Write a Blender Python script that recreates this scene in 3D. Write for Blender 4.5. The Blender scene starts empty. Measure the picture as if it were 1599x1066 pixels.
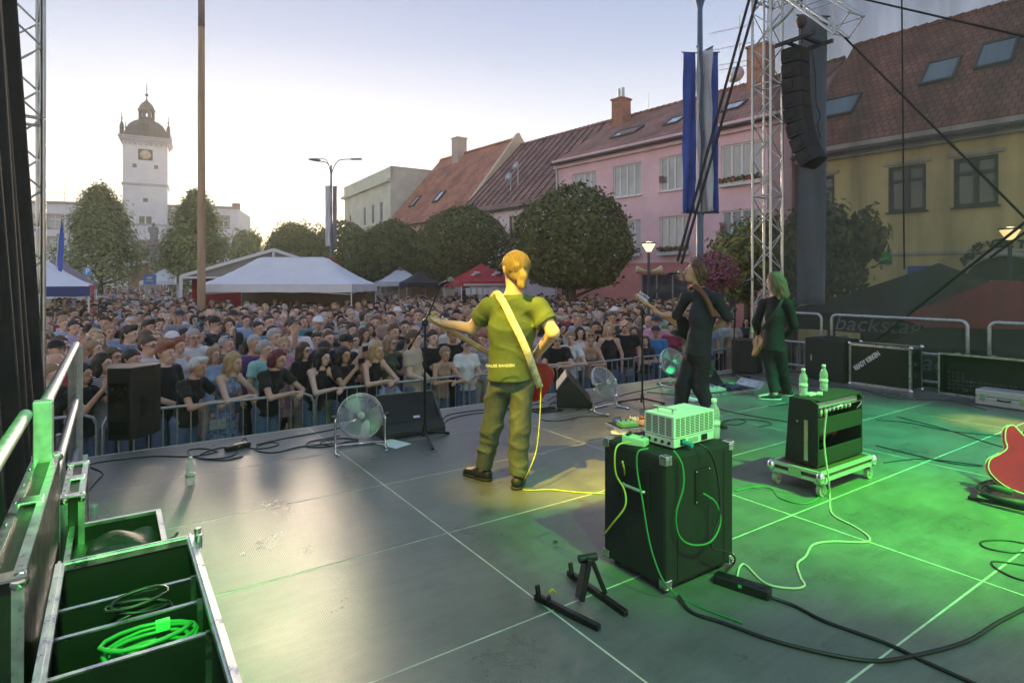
import bpy, math, random
import numpy as np
from mathutils import Vector, Matrix
R = math.radians
random.seed(7)
sc = bpy.context.scene
COL = sc.collection

# ---------------------------------------------------------------- camera, sky, sun, exposure
F, CX, HY, CH = 922.0, 799.5, 437.0, 1.6          # focal length in photo pixels, centre column, horizon row, eye height over the deck
GZ = -1.0                                         # the square lies one metre below the deck
cam = bpy.data.cameras.new('camera'); cam.sensor_width = 36.0; cam.lens = 36.0*F/1599.0
cam.shift_y = -(533.0-HY)/1599.0; cam.clip_start = 0.05; cam.clip_end = 3000
camo = bpy.data.objects.new('camera', cam); COL.objects.link(camo)
camo.location = (0, 0, CH); camo.rotation_euler = (R(90), 0, 0); sc.camera = camo
SKY_MIX, HAZE_GAIN = 0.87, 2.3
HAZE_DENSITY = 0.0018
SUN_AZ, SUN_EL = R(-22.0), R(4.5)                 # azimuth from +Y towards +X
w = bpy.data.worlds.new('World'); sc.world = w; w.use_nodes = True
nt = w.node_tree; bgn = nt.nodes['Background']
sk = nt.nodes.new('ShaderNodeTexSky'); sk.sky_type = 'NISHITA'; sk.sun_disc = False
sk.sun_elevation = SUN_EL; sk.sun_rotation = SUN_AZ; sk.altitude = 200; sk.air_density = 1.0; sk.dust_density = 1.0; sk.ozone_density = 3.0
gmn = nt.nodes.new('ShaderNodeGamma'); gmn.inputs[1].default_value = 0.40       # soft evening contrast of a hazy sky
hsn = nt.nodes.new('ShaderNodeHueSaturation'); hsn.inputs['Saturation'].default_value = 1.0; hsn.inputs['Value'].default_value = 1.0
nt.links.new(sk.outputs[0], gmn.inputs[0]); nt.links.new(gmn.outputs[0], hsn.inputs['Color'])
# evening haze: the same all round the horizon, pale below, blue grey towards the zenith, laid over the clear sky
tcn = nt.nodes.new('ShaderNodeTexCoord'); sxn = nt.nodes.new('ShaderNodeSeparateXYZ'); rpn = nt.nodes.new('ShaderNodeValToRGB')
nt.links.new(tcn.outputs['Generated'], sxn.inputs[0]); nt.links.new(sxn.outputs['Z'], rpn.inputs[0])
for k, (p_, c_) in enumerate(((0.0, (.98,.68,.34)), (.06, (.95,.77,.49)), (.14, (.66,.61,.53)), (.25, (.34,.365,.42)), (.36, (.165,.21,.315)), (.45, (.10,.145,.265)), (1.0, (.12,.16,.27)))):
    e_ = rpn.color_ramp.elements[k] if k < 2 else rpn.color_ramp.elements.new(p_)
    e_.position = p_; e_.color = (*c_, 1)
mxn = nt.nodes.new('ShaderNodeMix'); mxn.data_type = 'RGBA'; mxn.inputs[0].default_value = SKY_MIX
scn = nt.nodes.new('ShaderNodeVectorMath'); scn.operation = 'SCALE'; scn.inputs['Scale'].default_value = HAZE_GAIN
nt.links.new(rpn.outputs[0], scn.inputs[0]); nt.links.new(hsn.outputs[0], mxn.inputs[6]); nt.links.new(scn.outputs[0], mxn.inputs[7]); nt.links.new(mxn.outputs[2], bgn.inputs[0])
bgn.inputs[1].default_value = 0.15
sun = bpy.data.lights.new('sun', 'SUN'); sun.energy = 1.4; sun.angle = R(12); sun.color = (1.0, 0.78, 0.55)
suno = bpy.data.objects.new('sun', sun); COL.objects.link(suno)
sd = Vector((math.sin(SUN_AZ)*math.cos(SUN_EL), math.cos(SUN_AZ)*math.cos(SUN_EL), math.sin(SUN_EL)))
suno.rotation_euler = sd.to_track_quat('Z', 'Y').to_euler()
vs = sc.view_settings; vs.view_transform = 'Standard'; vs.look = 'None'; vs.gamma = 1.0; vs.use_curve_mapping = False
vs.exposure = 2.82
sc.cycles.use_denoising = True
sc.cycles.max_bounces = 6; sc.cycles.diffuse_bounces = 2; sc.cycles.glossy_bounces = 2
sc.cycles.transparent_max_bounces = 12; sc.cycles.transmission_bounces = 4
sc.cycles.sample_clamp_indirect = 4.0; sc.cycles.caustics_reflective = False; sc.cycles.caustics_refractive = False

# ---------------------------------------------------------------- placement
def at(x, y, d): return Vector(((x-CX)/F*d, d, CH-(y-HY)/F*d))
def fl(x, y, z=0.0): return at(x, y, F*(CH-z)/(y-HY))
AX = Vector((0.828, 0.561, 0)).normalized(); BX = Vector((-AX.y, AX.x, 0))   # along the stage front / towards the audience
P0 = Vector((-3.92, 5.36, 0)); STH = math.atan2(AX.y, AX.x)
def S(u, v, z=0.0): return P0 + AX*u - BX*v + Vector((0, 0, z))
def uv(p): q = Vector(p)-P0; return q.dot(AX), -q.dot(BX)

# ---------------------------------------------------------------- materials
MATS = {}
def mat(name, col=(.5,.5,.5), rough=.6, metal=0.0, var=0.0, vscale=8.0, bump=0.0, bscale=60.0, spec=.5, emit=None, es=0.0, alpha=1.0,
        trans=0.0, coat=0.0, col2=None, detail=4.0, sheen=0.0, rvar=0.0, stretch=None):
    if name in MATS: return MATS[name]
    m = bpy.data.materials.new(name); m.use_nodes = True; t = m.node_tree; b = t.nodes['Principled BSDF']
    c = (*col, 1.0)
    b.inputs['Base Color'].default_value = c; b.inputs['Roughness'].default_value = rough; b.inputs['Metallic'].default_value = metal
    b.inputs['Specular IOR Level'].default_value = spec; b.inputs['Coat Weight'].default_value = coat
    if coat: b.inputs['Coat Roughness'].default_value = .08
    if sheen: b.inputs['Sheen Weight'].default_value = sheen
    if trans: b.inputs['Transmission Weight'].default_value = trans
    if alpha < 1: b.inputs['Alpha'].default_value = alpha
    if emit: b.inputs['Emission Color'].default_value = (*emit, 1); b.inputs['Emission Strength'].default_value = es
    if var or bump or col2 or rvar:
        tc = t.nodes.new('ShaderNodeTexCoord'); src = tc.outputs['Object']
        if stretch:
            mp = t.nodes.new('ShaderNodeMapping'); mp.inputs['Scale'].default_value = stretch
            t.links.new(src, mp.inputs[0]); src = mp.outputs[0]
        if var or col2 or rvar:
            n = t.nodes.new('ShaderNodeTexNoise'); n.inputs['Scale'].default_value = vscale; n.inputs['Detail'].default_value = detail
            n.inputs['Roughness'].default_value = .65; t.links.new(src, n.inputs['Vector'])
            if var or col2:
                r = t.nodes.new('ShaderNodeValToRGB'); r.color_ramp.elements[0].position = .32; r.color_ramp.elements[1].position = .68
                r.color_ramp.elements[0].color = (*[x*(1-var) for x in (col2 or col)], 1)
                r.color_ramp.elements[1].color = (*[min(1, x*(1+var)) for x in col], 1)
                t.links.new(n.outputs[0], r.inputs[0]); t.links.new(r.outputs[0], b.inputs['Base Color'])
            if rvar:
                mr = t.nodes.new('ShaderNodeMapRange'); mr.inputs[1].default_value = .3; mr.inputs[2].default_value = .7
                mr.inputs[3].default_value = max(.02, rough-rvar); mr.inputs[4].default_value = min(1, rough+rvar)
                t.links.new(n.outputs[0], mr.inputs[0]); t.links.new(mr.outputs[0], b.inputs['Roughness'])
        if bump:
            n2 = t.nodes.new('ShaderNodeTexNoise'); n2.inputs['Scale'].default_value = bscale; n2.inputs['Detail'].default_value = 3
            t.links.new(src, n2.inputs['Vector'])
            bp = t.nodes.new('ShaderNodeBump'); bp.inputs['Strength'].default_value = bump; bp.inputs['Distance'].default_value = .01
            t.links.new(n2.outputs[0], bp.inputs['Height']); t.links.new(bp.outputs[0], b.inputs['Normal'])
    MATS[name] = m; return m

M_ALU = mat('aluminium', (.62,.63,.64), .34, 1.0, var=.15, vscale=14, rvar=.12)
M_STEEL = mat('galvanised_steel', (.5,.52,.52), .55, .85, var=.22, vscale=20, rvar=.12)
M_CHROME = mat('chrome', (.75,.75,.75), .16, 1.0)
M_BLACK = mat('black_plastic', (.008,.008,.0085), .45)
M_RUBBER = mat('black_rubber', (.008,.008,.008), .6)
M_BPAINT = mat('black_textured_paint', (.010,.010,.0105), .5, bump=.3, bscale=350)
M_TOLEX = mat('black_carpet_covering', (.009,.009,.009), .75, var=.3, vscale=30, bump=.5, bscale=300)
M_PHEN = mat('black_phenolic_ply', (.008,.008,.0085), .38, var=.25, vscale=10, rvar=.1)
M_WHITE = mat('white_paint', (.75,.75,.73), .6)
M_TENT = mat('white_tent_cloth', (.72,.72,.74), .75, var=.05, vscale=1.5, bump=.2, bscale=3)
M_GLASS = mat('window_glass', (.10,.12,.14), .06, 0, spec=.8)

# ---------------------------------------------------------------- mesh building
class MB:
    def __init__(s): s.v=[]; s.f=[]; s.m=[]; s.sm=[]
    def add(s, vs, fs, mat=0, smooth=False, M=None):
        o = len(s.v)
        for p in vs:
            p = Vector(p)
            s.v.append(tuple(M @ p) if M is not None else tuple(p))
        for f in fs: s.f.append(tuple(o+i for i in f)); s.m.append(mat); s.sm.append(smooth)
        return s
    def box(s, c, sz, mat=0, M=None):
        x,y,z = c; a,b,h = sz[0]/2, sz[1]/2, sz[2]/2
        vs = [(x+i*a, y+j*b, z+k*h) for i in (-1,1) for j in (-1,1) for k in (-1,1)]
        return s.add(vs, [(0,1,3,2),(4,6,7,5),(0,4,5,1),(2,3,7,6),(0,2,6,4),(1,5,7,3)], mat, False, M)
    def bx(s, x0,x1,y0,y1,z0,z1, mat=0, M=None): return s.box(((x0+x1)/2,(y0+y1)/2,(z0+z1)/2),(abs(x1-x0),abs(y1-y0),abs(z1-z0)),mat,M)
    def bar(s, p, q, w, h, mat=0, up=(0,0,1)):
        p=Vector(p); q=Vector(q); d=(q-p); L=d.length; d.normalize(); up=Vector(up)
        x=d.cross(up)
        if x.length<1e-4: x=Vector((1,0,0))
        x.normalize(); y=x.cross(d)
        M=Matrix((( x.x,d.x,y.x,p.x),(x.y,d.y,y.y,p.y),(x.z,d.z,y.z,p.z),(0,0,0,1)))
        return s.bx(-w/2,w/2,0,L,-h/2,h/2,mat,M)
    def cyl(s, p, q, r0, r1=None, n=10, mat=0, caps=True, smooth=True):
        r1 = r0 if r1 is None else r1
        p=Vector(p); q=Vector(q); d=(q-p).normalized()
        x=d.orthogonal().normalized(); y=d.cross(x)
        vs=[]
        for c,r in ((p,r0),(q,r1)):
            for i in range(n):
                a=2*math.pi*i/n; vs.append(c+(x*math.cos(a)+y*math.sin(a))*r)
        s.add(vs,[(i,(i+1)%n,n+(i+1)%n,n+i) for i in range(n)],mat,smooth)
        if caps: s.add(vs[:n],[tuple(range(n-1,-1,-1))],mat); s.add(vs[n:],[tuple(range(n))],mat)
        return s
    def tube(s, pts, r, n=8, mat=0, closed=False, caps=True):
        pts=[Vector(p) for p in pts]; N=len(pts); rr = r if isinstance(r,(list,tuple)) else [r]*N
        vs=[]; prev=None
        for i,p in enumerate(pts):
            a=pts[i-1] if (i>0 or closed) else p; b=pts[(i+1)%N] if (i<N-1 or closed) else p
            d=(b-a)
            d = d.normalized() if d.length>1e-9 else Vector((0,0,1))
            x = d.orthogonal().normalized() if prev is None else (prev-d*prev.dot(d))
            x = x.normalized() if x.length>1e-6 else d.orthogonal().normalized()
            prev=x; y=d.cross(x)
            for k in range(n):
                t=2*math.pi*k/n; vs.append(p+(x*math.cos(t)+y*math.sin(t))*rr[i])
        fs=[]
        for i in range(N if closed else N-1):
            j=(i+1)%N
            for k in range(n): fs.append((i*n+k,i*n+(k+1)%n,j*n+(k+1)%n,j*n+k))
        if not closed and caps: fs += [tuple(range(n-1,-1,-1)), tuple((N-1)*n+k for k in range(n))]
        return s.add(vs,fs,mat,True)
    def lathe(s, prof, n=20, c=(0,0,0), mat=0, M=None, smooth=True, sq=1.0):
        vs=[]; fs=[]
        for r,z in prof:
            for i in range(n):
                a=2*math.pi*i/n; vs.append((c[0]+r*math.cos(a), c[1]+r*math.sin(a)*sq, c[2]+z))
        for j in range(len(prof)-1):
            for i in range(n): fs.append((j*n+i,j*n+(i+1)%n,(j+1)*n+(i+1)%n,(j+1)*n+i))
        fs.append(tuple(range(n-1,-1,-1))); fs.append(tuple((len(prof)-1)*n+i for i in range(n)))
        return s.add(vs,fs,mat,smooth,M)
    def ball(s, c, r, nu=12, nv=8, mat=0, M=None):
        r = (r,r,r) if not isinstance(r,(tuple,list)) else r
        vs=[]; fs=[]
        for j in range(nv+1):
            t=math.pi*j/nv
            for i in range(nu):
                a=2*math.pi*i/nu; vs.append((c[0]+r[0]*math.sin(t)*math.cos(a),c[1]+r[1]*math.sin(t)*math.sin(a),c[2]-r[2]*math.cos(t)))
        for j in range(nv):
            for i in range(nu): fs.append((j*nu+i,j*nu+(i+1)%nu,(j+1)*nu+(i+1)%nu,(j+1)*nu+i))
        return s.add(vs,fs,mat,True,M)
    def prism(s, poly, h0, h1, mat=0, M=None, smooth=False):       # poly in xy, extruded along z
        n=len(poly); vs=[(x,y,h0) for x,y in poly]+[(x,y,h1) for x,y in poly]
        return s.add(vs,[tuple(range(n-1,-1,-1)),tuple(range(n,2*n))]+[(i,(i+1)%n,n+(i+1)%n,n+i) for i in range(n)],mat,smooth,M)
    def sheet(s, fn, nu, nv, mat=0, smooth=True):
        vs=[fn(i/nu,j/nv) for j in range(nv+1) for i in range(nu+1)]
        fs=[(j*(nu+1)+i,j*(nu+1)+i+1,(j+1)*(nu+1)+i+1,(j+1)*(nu+1)+i) for j in range(nv) for i in range(nu)]
        return s.add(vs,fs,mat,smooth)
    def mesh(s, name, mats):
        me=bpy.data.meshes.new(name); me.from_pydata(s.v,[],s.f)
        for m in (mats if isinstance(mats,(list,tuple)) else [mats]): me.materials.append(m)
        me.polygons.foreach_set('material_index',s.m); me.polygons.foreach_set('use_smooth',s.sm); me.update()
        return me
    def build(s, name, mats, parent=None, loc=None, rz=0.0, bev=0.0, rot=None):
        return mobj(name, s.mesh(name,mats), parent, loc, rz, bev, rot)

def mobj(name, me, parent=None, loc=None, rz=0.0, bev=0.0, rot=None):
    o=bpy.data.objects.new(name,me); COL.objects.link(o)
    if parent is not None: o.parent=parent
    if loc is not None: o.location=loc
    if rz: o.rotation_euler=(0,0,rz)
    if rot is not None: o.rotation_euler=rot
    if bev:
        b=o.modifiers.new('bevel','BEVEL'); b.width=bev; b.segments=2; b.limit_method='ANGLE'; b.angle_limit=R(40)
    return o
def tag(o, label, cat, group=None):
    o['label']=label; o['category']=cat
    if group: o['group']=group
    return o
def struct(o, label=None):
    o['kind']='structure'
    if label: o['label']=label
    return o
def thing(name, label, cat, loc=(0,0,0), rz=0.0, group=None, rot=None):
    o=bpy.data.objects.new(name,None); COL.objects.link(o); o.location=loc; o.rotation_euler=rot or (0,0,rz); o.empty_display_size=.1
    return tag(o,label,cat,group)
def copy_tree(o, parent=None):
    c=o.copy(); COL.objects.link(c)
    if parent is not None: c.parent=parent
    for ch in list(o.children): copy_tree(ch,c)
    return c
def text_mesh(txt, size, mat, extrude=.004, sx=1.0, shear=0.0, bold=0.0):
    cu=bpy.data.curves.new('lettering','FONT'); cu.body=txt; cu.size=size; cu.extrude=extrude; cu.align_x='CENTER'; cu.align_y='CENTER'
    cu.shear=shear; cu.offset=bold; cu.resolution_u=3
    ob=bpy.data.objects.new('lettering',cu); COL.objects.link(ob); bpy.context.view_layer.update()
    me=bpy.data.meshes.new_from_object(ob); bpy.data.objects.remove(ob)
    if sx!=1.0: me.transform(Matrix.Diagonal((sx,1,1,1)))
    me.materials.clear(); me.materials.append(mat); return me
def smooth_pts(pts, k=6):
    P=[Vector(p) for p in pts]; out=[]
    for i in range(len(P)-1):
        a=P[max(0,i-1)]; b=P[i]; c=P[i+1]; d=P[min(len(P)-1,i+2)]
        for j in range(k):
            t=j/k; out.append(.5*((2*b)+(c-a)*t+(2*a-5*b+4*c-d)*t*t+(3*b-a-3*c+d)*t**3))
    out.append(P[-1]); return out

# ================================================================ the setting
def paving_mat():
    m=bpy.data.materials.new('granite_sett_paving'); m.use_nodes=True; t=m.node_tree; b=t.nodes['Principled BSDF']
    tc=t.nodes.new('ShaderNodeTexCoord'); br=t.nodes.new('ShaderNodeTexBrick'); br.inputs['Scale'].default_value=4.0
    br.inputs['Color1'].default_value=(.22,.21,.20,1); br.inputs['Color2'].default_value=(.30,.285,.27,1); br.inputs['Mortar'].default_value=(.10,.095,.09,1)
    br.inputs['Mortar Size'].default_value=.012
    t.links.new(tc.outputs['Object'],br.inputs['Vector']); t.links.new(br.outputs[0],b.inputs['Base Color']); b.inputs['Roughness'].default_value=.85
    return m
g=MB(); g.add([(-1500,-600,GZ),(1500,-600,GZ),(1500,2400,GZ),(-1500,2400,GZ)],[(0,1,2,3)])
struct(g.build('ground',paving_mat()))

# ---- stage deck: one aluminium bed, dark plywood panels with open seams
def deck_mat():
    m=bpy.data.materials.new('stage_plywood_mesh_film'); m.use_nodes=True; t=m.node_tree; b=t.nodes['Principled BSDF']; L=t.links.new
    geo=t.nodes.new('ShaderNodeNewGeometry'); mp=t.nodes.new('ShaderNodeMapping'); mp.inputs['Rotation'].default_value=(0,0,-STH)
    L(geo.outputs['Position'],mp.inputs[0]); src=mp.outputs[0]
    n=t.nodes.new('ShaderNodeTexNoise'); n.inputs['Scale'].default_value=1.7; n.inputs['Detail'].default_value=8; n.inputs['Roughness'].default_value=.72; L(src,n.inputs['Vector'])
    n2=t.nodes.new('ShaderNodeTexNoise'); n2.inputs['Scale'].default_value=9; n2.inputs['Detail'].default_value=6; n2.inputs['Roughness'].default_value=.8
    mp2=t.nodes.new('ShaderNodeMapping'); mp2.inputs['Scale'].default_value=(.35,1.6,1); L(src,mp2.inputs[0]); L(mp2.outputs[0],n2.inputs['Vector'])
    rp=t.nodes.new('ShaderNodeValToRGB'); e=rp.color_ramp.elements; e[0].position=.3; e[0].color=(.085,.080,.074,1); e[1].position=.72; e[1].color=(.165,.157,.147,1)
    L(n.outputs[0],rp.inputs[0])
    r2=t.nodes.new('ShaderNodeValToRGB'); e=r2.color_ramp.elements; e[0].position=.38; e[0].color=(0,0,0,1); e[1].position=1.0; e[1].color=(.09,.087,.08,1)
    L(n2.outputs[0],r2.inputs[0])
    mx=t.nodes.new('ShaderNodeMix'); mx.data_type='RGBA'; mx.blend_type='ADD'; mx.inputs[0].default_value=.8
    L(rp.outputs[0],mx.inputs[6]); L(r2.outputs[0],mx.inputs[7]); L(mx.outputs[2],b.inputs['Base Color'])
    mr=t.nodes.new('ShaderNodeMapRange'); mr.inputs[1].default_value=.3; mr.inputs[2].default_value=.75; mr.inputs[3].default_value=.24; mr.inputs[4].default_value=.44
    L(n.outputs[0],mr.inputs[0]); L(mr.outputs[0],b.inputs['Roughness'])
    w1=t.nodes.new('ShaderNodeTexVoronoi'); w1.inputs['Scale'].default_value=95; w1.inputs['Randomness'].default_value=.15; w1.feature='DISTANCE_TO_EDGE'; L(src,w1.inputs['Vector'])
    mm=t.nodes.new('ShaderNodeMapRange'); mm.inputs[1].default_value=0; mm.inputs[2].default_value=.25; L(w1.outputs[0],mm.inputs[0])
    bp=t.nodes.new('ShaderNodeBump'); bp.inputs['Strength'].default_value=.35; bp.inputs['Distance'].default_value=.002; L(mm.outputs[0],bp.inputs['Height']); L(bp.outputs[0],b.inputs['Normal'])
    b.inputs['Specular IOR Level'].default_value=.75
    return m
M_DECK=deck_mat(); M_SEAM=mat('deck_edge_profile',(.60,.56,.46),.6,0,var=.30,vscale=6)
UL=[-.07,2.0,4.075,6.15,8.225,10.30]; VL=[.12+1.064*k for k in range(0,10)]; VL[0]=.08
deck=thing('stage_deck','dark plywood stage floor laid in large panels with pale seams','stage')
del deck['category']; deck['kind']='structure'
deck.location=P0; deck.rotation_euler=(0,0,STH)
b=MB(); b.bx(UL[0]-.02,UL[-1]+.02,-VL[-1]-.02,-VL[0]+.02,-.16,-.0012)
b.build('deck_bed',M_SEAM,deck)
pm=None
for i in range(5):
    for j in range(9):
        q=MB(); gp=.0060
        q.bx(UL[i]+gp,UL[i+1]-gp,-VL[j+1]+gp*.9,-VL[j]-gp*.9,-.003,0.0)
        q.build('floor_panel',M_DECK,deck)
# skirting cloth and legs under the deck front
b=MB(); 
for k in range(6):
    for v in (.3,3.2,6.2,9.2): b.cyl((UL[k]*.98+.05,-v,GZ),(UL[k]*.98+.05,-v,-.16),.024,n=8)
b.build('support_legs',M_STEEL,deck)
b=MB()
b.sheet(lambda a,c:(UL[0]+a*(UL[-1]-UL[0]),-.12+.02*math.sin(a*130),GZ+.005+c*(.84-.005)),200,2)
b.build('skirt_cloth',mat('black_skirt_cloth',(.012,.012,.012),.9),deck)

# ---- facade planes
class Plane:
    def __init__(s,o,xd):
        s.o=Vector((o[0],o[1],0)); s.x=Vector((xd[0],xd[1],0)).normalized(); s.y=Vector((-s.x.y,s.x.x,0)); s.rz=math.atan2(s.x.y,s.x.x)
    def px(s,x,y,back=0.0):
        dx=(x-CX)/F; D=s.y.dot(s.o)+back; Y=D/(s.y.x*dx+s.y.y); p=Vector((dx*Y,Y,0))
        return (p-s.o).dot(s.x), CH-(y-HY)/F*Y-GZ        # along, height over the square
    def w(s,a,h=0,back=0): return s.o+s.x*a+s.y*back+Vector((0,0,GZ+h))

def wall_holes(b, x0,x1,z0,z1, holes, y=0.0, reveal=.18, mat=0):
    xs=sorted(set([x0,x1]+[h[0] for h in holes]+[h[1] for h in holes])); zs=sorted(set([z0,z1]+[h[2] for h in holes]+[h[3] for h in holes]))
    for i in range(len(xs)-1):
        for j in range(len(zs)-1):
            cx=(xs[i]+xs[i+1])/2; cz=(zs[j]+zs[j+1])/2
            if any(h[0]<cx<h[1] and h[2]<cz<h[3] for h in holes): continue
            b.add([(xs[i],y,zs[j]),(xs[i+1],y,zs[j]),(xs[i+1],y,zs[j+1]),(xs[i],y,zs[j+1])],[(0,1,2,3)],mat)
    for a,c,e,f in holes:
        b.add([(a,y,e),(c,y,e),(c,y+reveal,e),(a,y+reveal,e)],[(0,1,2,3)],mat)
        b.add([(a,y,f),(c,y,f),(c,y+reveal,f),(a,y+reveal,f)],[(3,2,1,0)],mat)
        b.add([(a,y,e),(a,y+reveal,e),(a,y+reveal,f),(a,y,f)],[(0,1,2,3)],mat)
        b.add([(c,y,e),(c,y+reveal,e),(c,y+reveal,f),(c,y,f)],[(3,2,1,0)],mat)

M_CURT=mat('net_curtain',(.55,.55,.53),.9,var=.2,vscale=6,stretch=(6,6,.3))
M_PANE=mat('window_pane',(.35,.38,.40),.05,0,spec=.9,var=.25,vscale=1.2)
M_PANED=mat('dark_window_pane',(.05,.06,.07),.05,0,spec=.9,var=.3,vscale=1.0)
def window(parent,x0,x1,z0,z1,cols=2,fm=None,y=.10,pane=None,sill=True,rows=1,bar=.06):
    fm=fm or M_WHITE; b=MB(); t=bar
    b.bx(x0,x1,y-.03,y+.04,z0,z0+t); b.bx(x0,x1,y-.03,y+.04,z1-t,z1); b.bx(x0,x0+t,y-.03,y+.04,z0+t,z1-t); b.bx(x1-t,x1,y-.03,y+.04,z0+t,z1-t)
    for k in range(1,cols):
        xx=x0+(x1-x0)*k/cols; b.bx(xx-t*.6,xx+t*.6,y-.028,y+.038,z0+t,z1-t)
    for k in range(1,rows):
        zz=z1-(z1-z0)*.32*k; b.bx(x0+t,x1-t,y-.026,y+.036,zz-t*.5,zz+t*.5)
    wo=b.build('window',fm,parent)
    g=MB(); g.bx(x0+t*.5,x1-t*.5,y+.012,y+.02,z0+t*.5,z1-t*.5); g.build('pane',pane or M_PANE,wo)
    if sill:
        g=MB(); g.bx(x0-.06,x1+.06,-.10,.1,z0-.05,z0-.002); g.build('sill',fm,wo)
    return wo

def roof_mat(name,c1,c2,course=.32):
    m=bpy.data.materials.new(name); m.use_nodes=True; t=m.node_tree; b=t.nodes['Principled BSDF']; L=t.links.new
    tc=t.nodes.new('ShaderNodeTexCoord'); br=t.nodes.new('ShaderNodeTexBrick'); br.inputs['Scale'].default_value=1.0
    br.inputs['Brick Width'].default_value=.24; br.inputs['Row Height'].default_value=course; br.inputs['Mortar Size'].default_value=.025; br.inputs['Mortar Smooth'].default_value=.6
    br.inputs['Color1'].default_value=(*c1,1); br.inputs['Color2'].default_value=(*c2,1); br.inputs['Mortar'].default_value=(*[x*.45 for x in c1],1)
    cm=t.nodes.new('ShaderNodeCombineXYZ'); sp=t.nodes.new('ShaderNodeSeparateXYZ'); L(tc.outputs['Object'],sp.inputs[0])
    ml=t.nodes.new('ShaderNodeMath'); ml.operation='MULTIPLY'; ml.inputs[1].default_value=1.35; L(sp.outputs['Z'],ml.inputs[0])
    L(sp.outputs['X'],cm.inputs[0]); L(ml.outputs[0],cm.inputs[1]); L(cm.outputs[0],br.inputs['Vector'])
    n=t.nodes.new('ShaderNodeTexNoise'); n.inputs['Scale'].default_value=.9; n.inputs['Detail'].default_value=5; L(tc.outputs['Object'],n.inputs['Vector'])
    mr=t.nodes.new('ShaderNodeMapRange'); mr.inputs[1].default_value=.3; mr.inputs[2].default_value=.7; mr.inputs[3].default_value=.65; mr.inputs[4].default_value=1.3; L(n.outputs[0],mr.inputs[0])
    mx=t.nodes.new('ShaderNodeMix'); mx.data_type='RGBA'; mx.blend_type='MULTIPLY'; mx.inputs[0].default_value=1.0
    L(br.outputs[0],mx.inputs[6]); L(mr.outputs[0],mx.inputs[7]); L(mx.outputs[2],b.inputs['Base Color'])
    bp=t.nodes.new('ShaderNodeBump'); bp.inputs['Strength'].default_value=.7; bp.inputs['Distance'].default_value=.03; L(br.outputs['Fac'],bp.inputs['Height']); bp.invert=True; L(bp.outputs[0],b.inputs['Normal'])
    b.inputs['Roughness'].default_value=.8
    return m
M_ROOF_O=roof_mat('orange_clay_tiles',(.40,.16,.095),(.52,.23,.14)); M_ROOF_B=roof_mat('brown_tiles',(.27,.15,.125),(.35,.20,.165),.36)
M_ROOF_P=roof_mat('red_brown_tiles',(.28,.135,.10),(.38,.19,.135)); M_ROOF_Y=roof_mat('old_red_tiles',(.24,.095,.06),(.33,.14,.09))
def plaster(name,c,var=.13): return mat(name,c,.9,0,var=var,vscale=.8,bump=.15,bscale=25,detail=6)

ROW=Plane((2.47,33.3),(.640,-.768))
def gable_house(name,label,cat,pl,s0,s1,eave,ridge,depth,wm,rm,holes=(),over=.35,gutter=True,front_y=0.0,plinth=None):
    root=thing(name,label,cat,pl.w(s0,0,front_y),pl.rz); L=s1-s0
    H=[(a-s0,b_-s0,c,d) for a,b_,c,d in holes]
    b=MB(); wall_holes(b,0,L,0,eave,H)
    hd=depth
    b.add([(0,0,0),(0,hd*2,0),(0,hd*2,eave),(0,hd,ridge-.05),(0,0,eave)],[(0,4,3,2,1)])
    b.add([(L,0,0),(L,hd*2,0),(L,hd*2,eave),(L,hd,ridge-.05),(L,0,eave)],[(0,1,2,3,4)])
    b.add([(0,hd*2,0),(L,hd*2,0),(L,hd*2,eave),(0,hd*2,eave)],[(3,2,1,0)])
    b.build('wall',wm,root)
    k=(ridge-eave)/hd; e0=eave-over*k
    r=MB(); th=.12
    r.add([(0,-over,e0),(L,-over,e0),(L,hd,ridge),(0,hd,ridge),(0,hd*2+over,e0),(L,hd*2+over,e0)],[(0,1,2,3),(3,2,5,4)])
    r.add([(0,-over,e0-th),(L,-over,e0-th),(L,-over,e0),(0,-over,e0)],[(0,1,2,3)])
    r.add([(0,-over,e0-th),(L,-over,e0-th),(L,hd,ridge-th),(0,hd,ridge-th)],[(3,2,1,0)])
    r.add([(0,-over,e0-th),(0,hd,ridge-th),(0,hd,ridge),(0,-over,e0)],[(3,2,1,0)]); r.add([(L,-over,e0-th),(L,hd,ridge-th),(L,hd,ridge),(L,-over,e0)],[(0,1,2,3)])
    ro=r.build('roof',rm,root)
    rr=MB(); n=int(L/.4)
    for i in range(n): rr.cyl((L*i/n,hd,ridge+.0),(L*(i+1)/n-.01,hd,ridge+.03),.11,.13,n=6)
    rr.build('ridge_tiles',rm,ro)
    if gutter:
        gt=MB(); gt.cyl((0,-over-.06,e0-.04),(L,-over-.06,e0-.04),.07,n=8); gt.build('gutter',mat('brown_gutter',(.09,.07,.06),.5,.3),ro)
    return root,ro,L
def skylight(ro,x0,x1,y0,y1,eave,ridge,depth,gm=None):
    k=(ridge-eave)/depth; up=.10
    def P(x,y,o): return (x,y-o*k*.6,eave+y*k+o)
    b=MB(); t=.07
    for a,c,e,f in ((x0,x1,y0,y0+t),(x0,x1,y1-t,y1),(x0,x0+t,y0+t,y1-t),(x1-t,x1,y0+t,y1-t)):
        vs=[P(a,e,0),P(c,e,0),P(c,f,0),P(a,f,0),P(a,e,up),P(c,e,up),P(c,f,up),P(a,f,up)]
        b.add(vs,[(4,5,6,7),(0,1,5,4),(1,2,6,5),(2,3,7,6),(3,0,4,7)])
    o=b.build('skylight',mat('skylight_frame',(.06,.055,.05),.5),ro)
    b=MB(); b.add([P(x0+t,y0+t,up*.7),P(x1-t,y0+t,up*.7),P(x1-t,y1-t,up*.7),P(x0+t,y1-t,up*.7)],[(0,1,2,3)]); b.build('pane',gm or M_GLASS,o)
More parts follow.
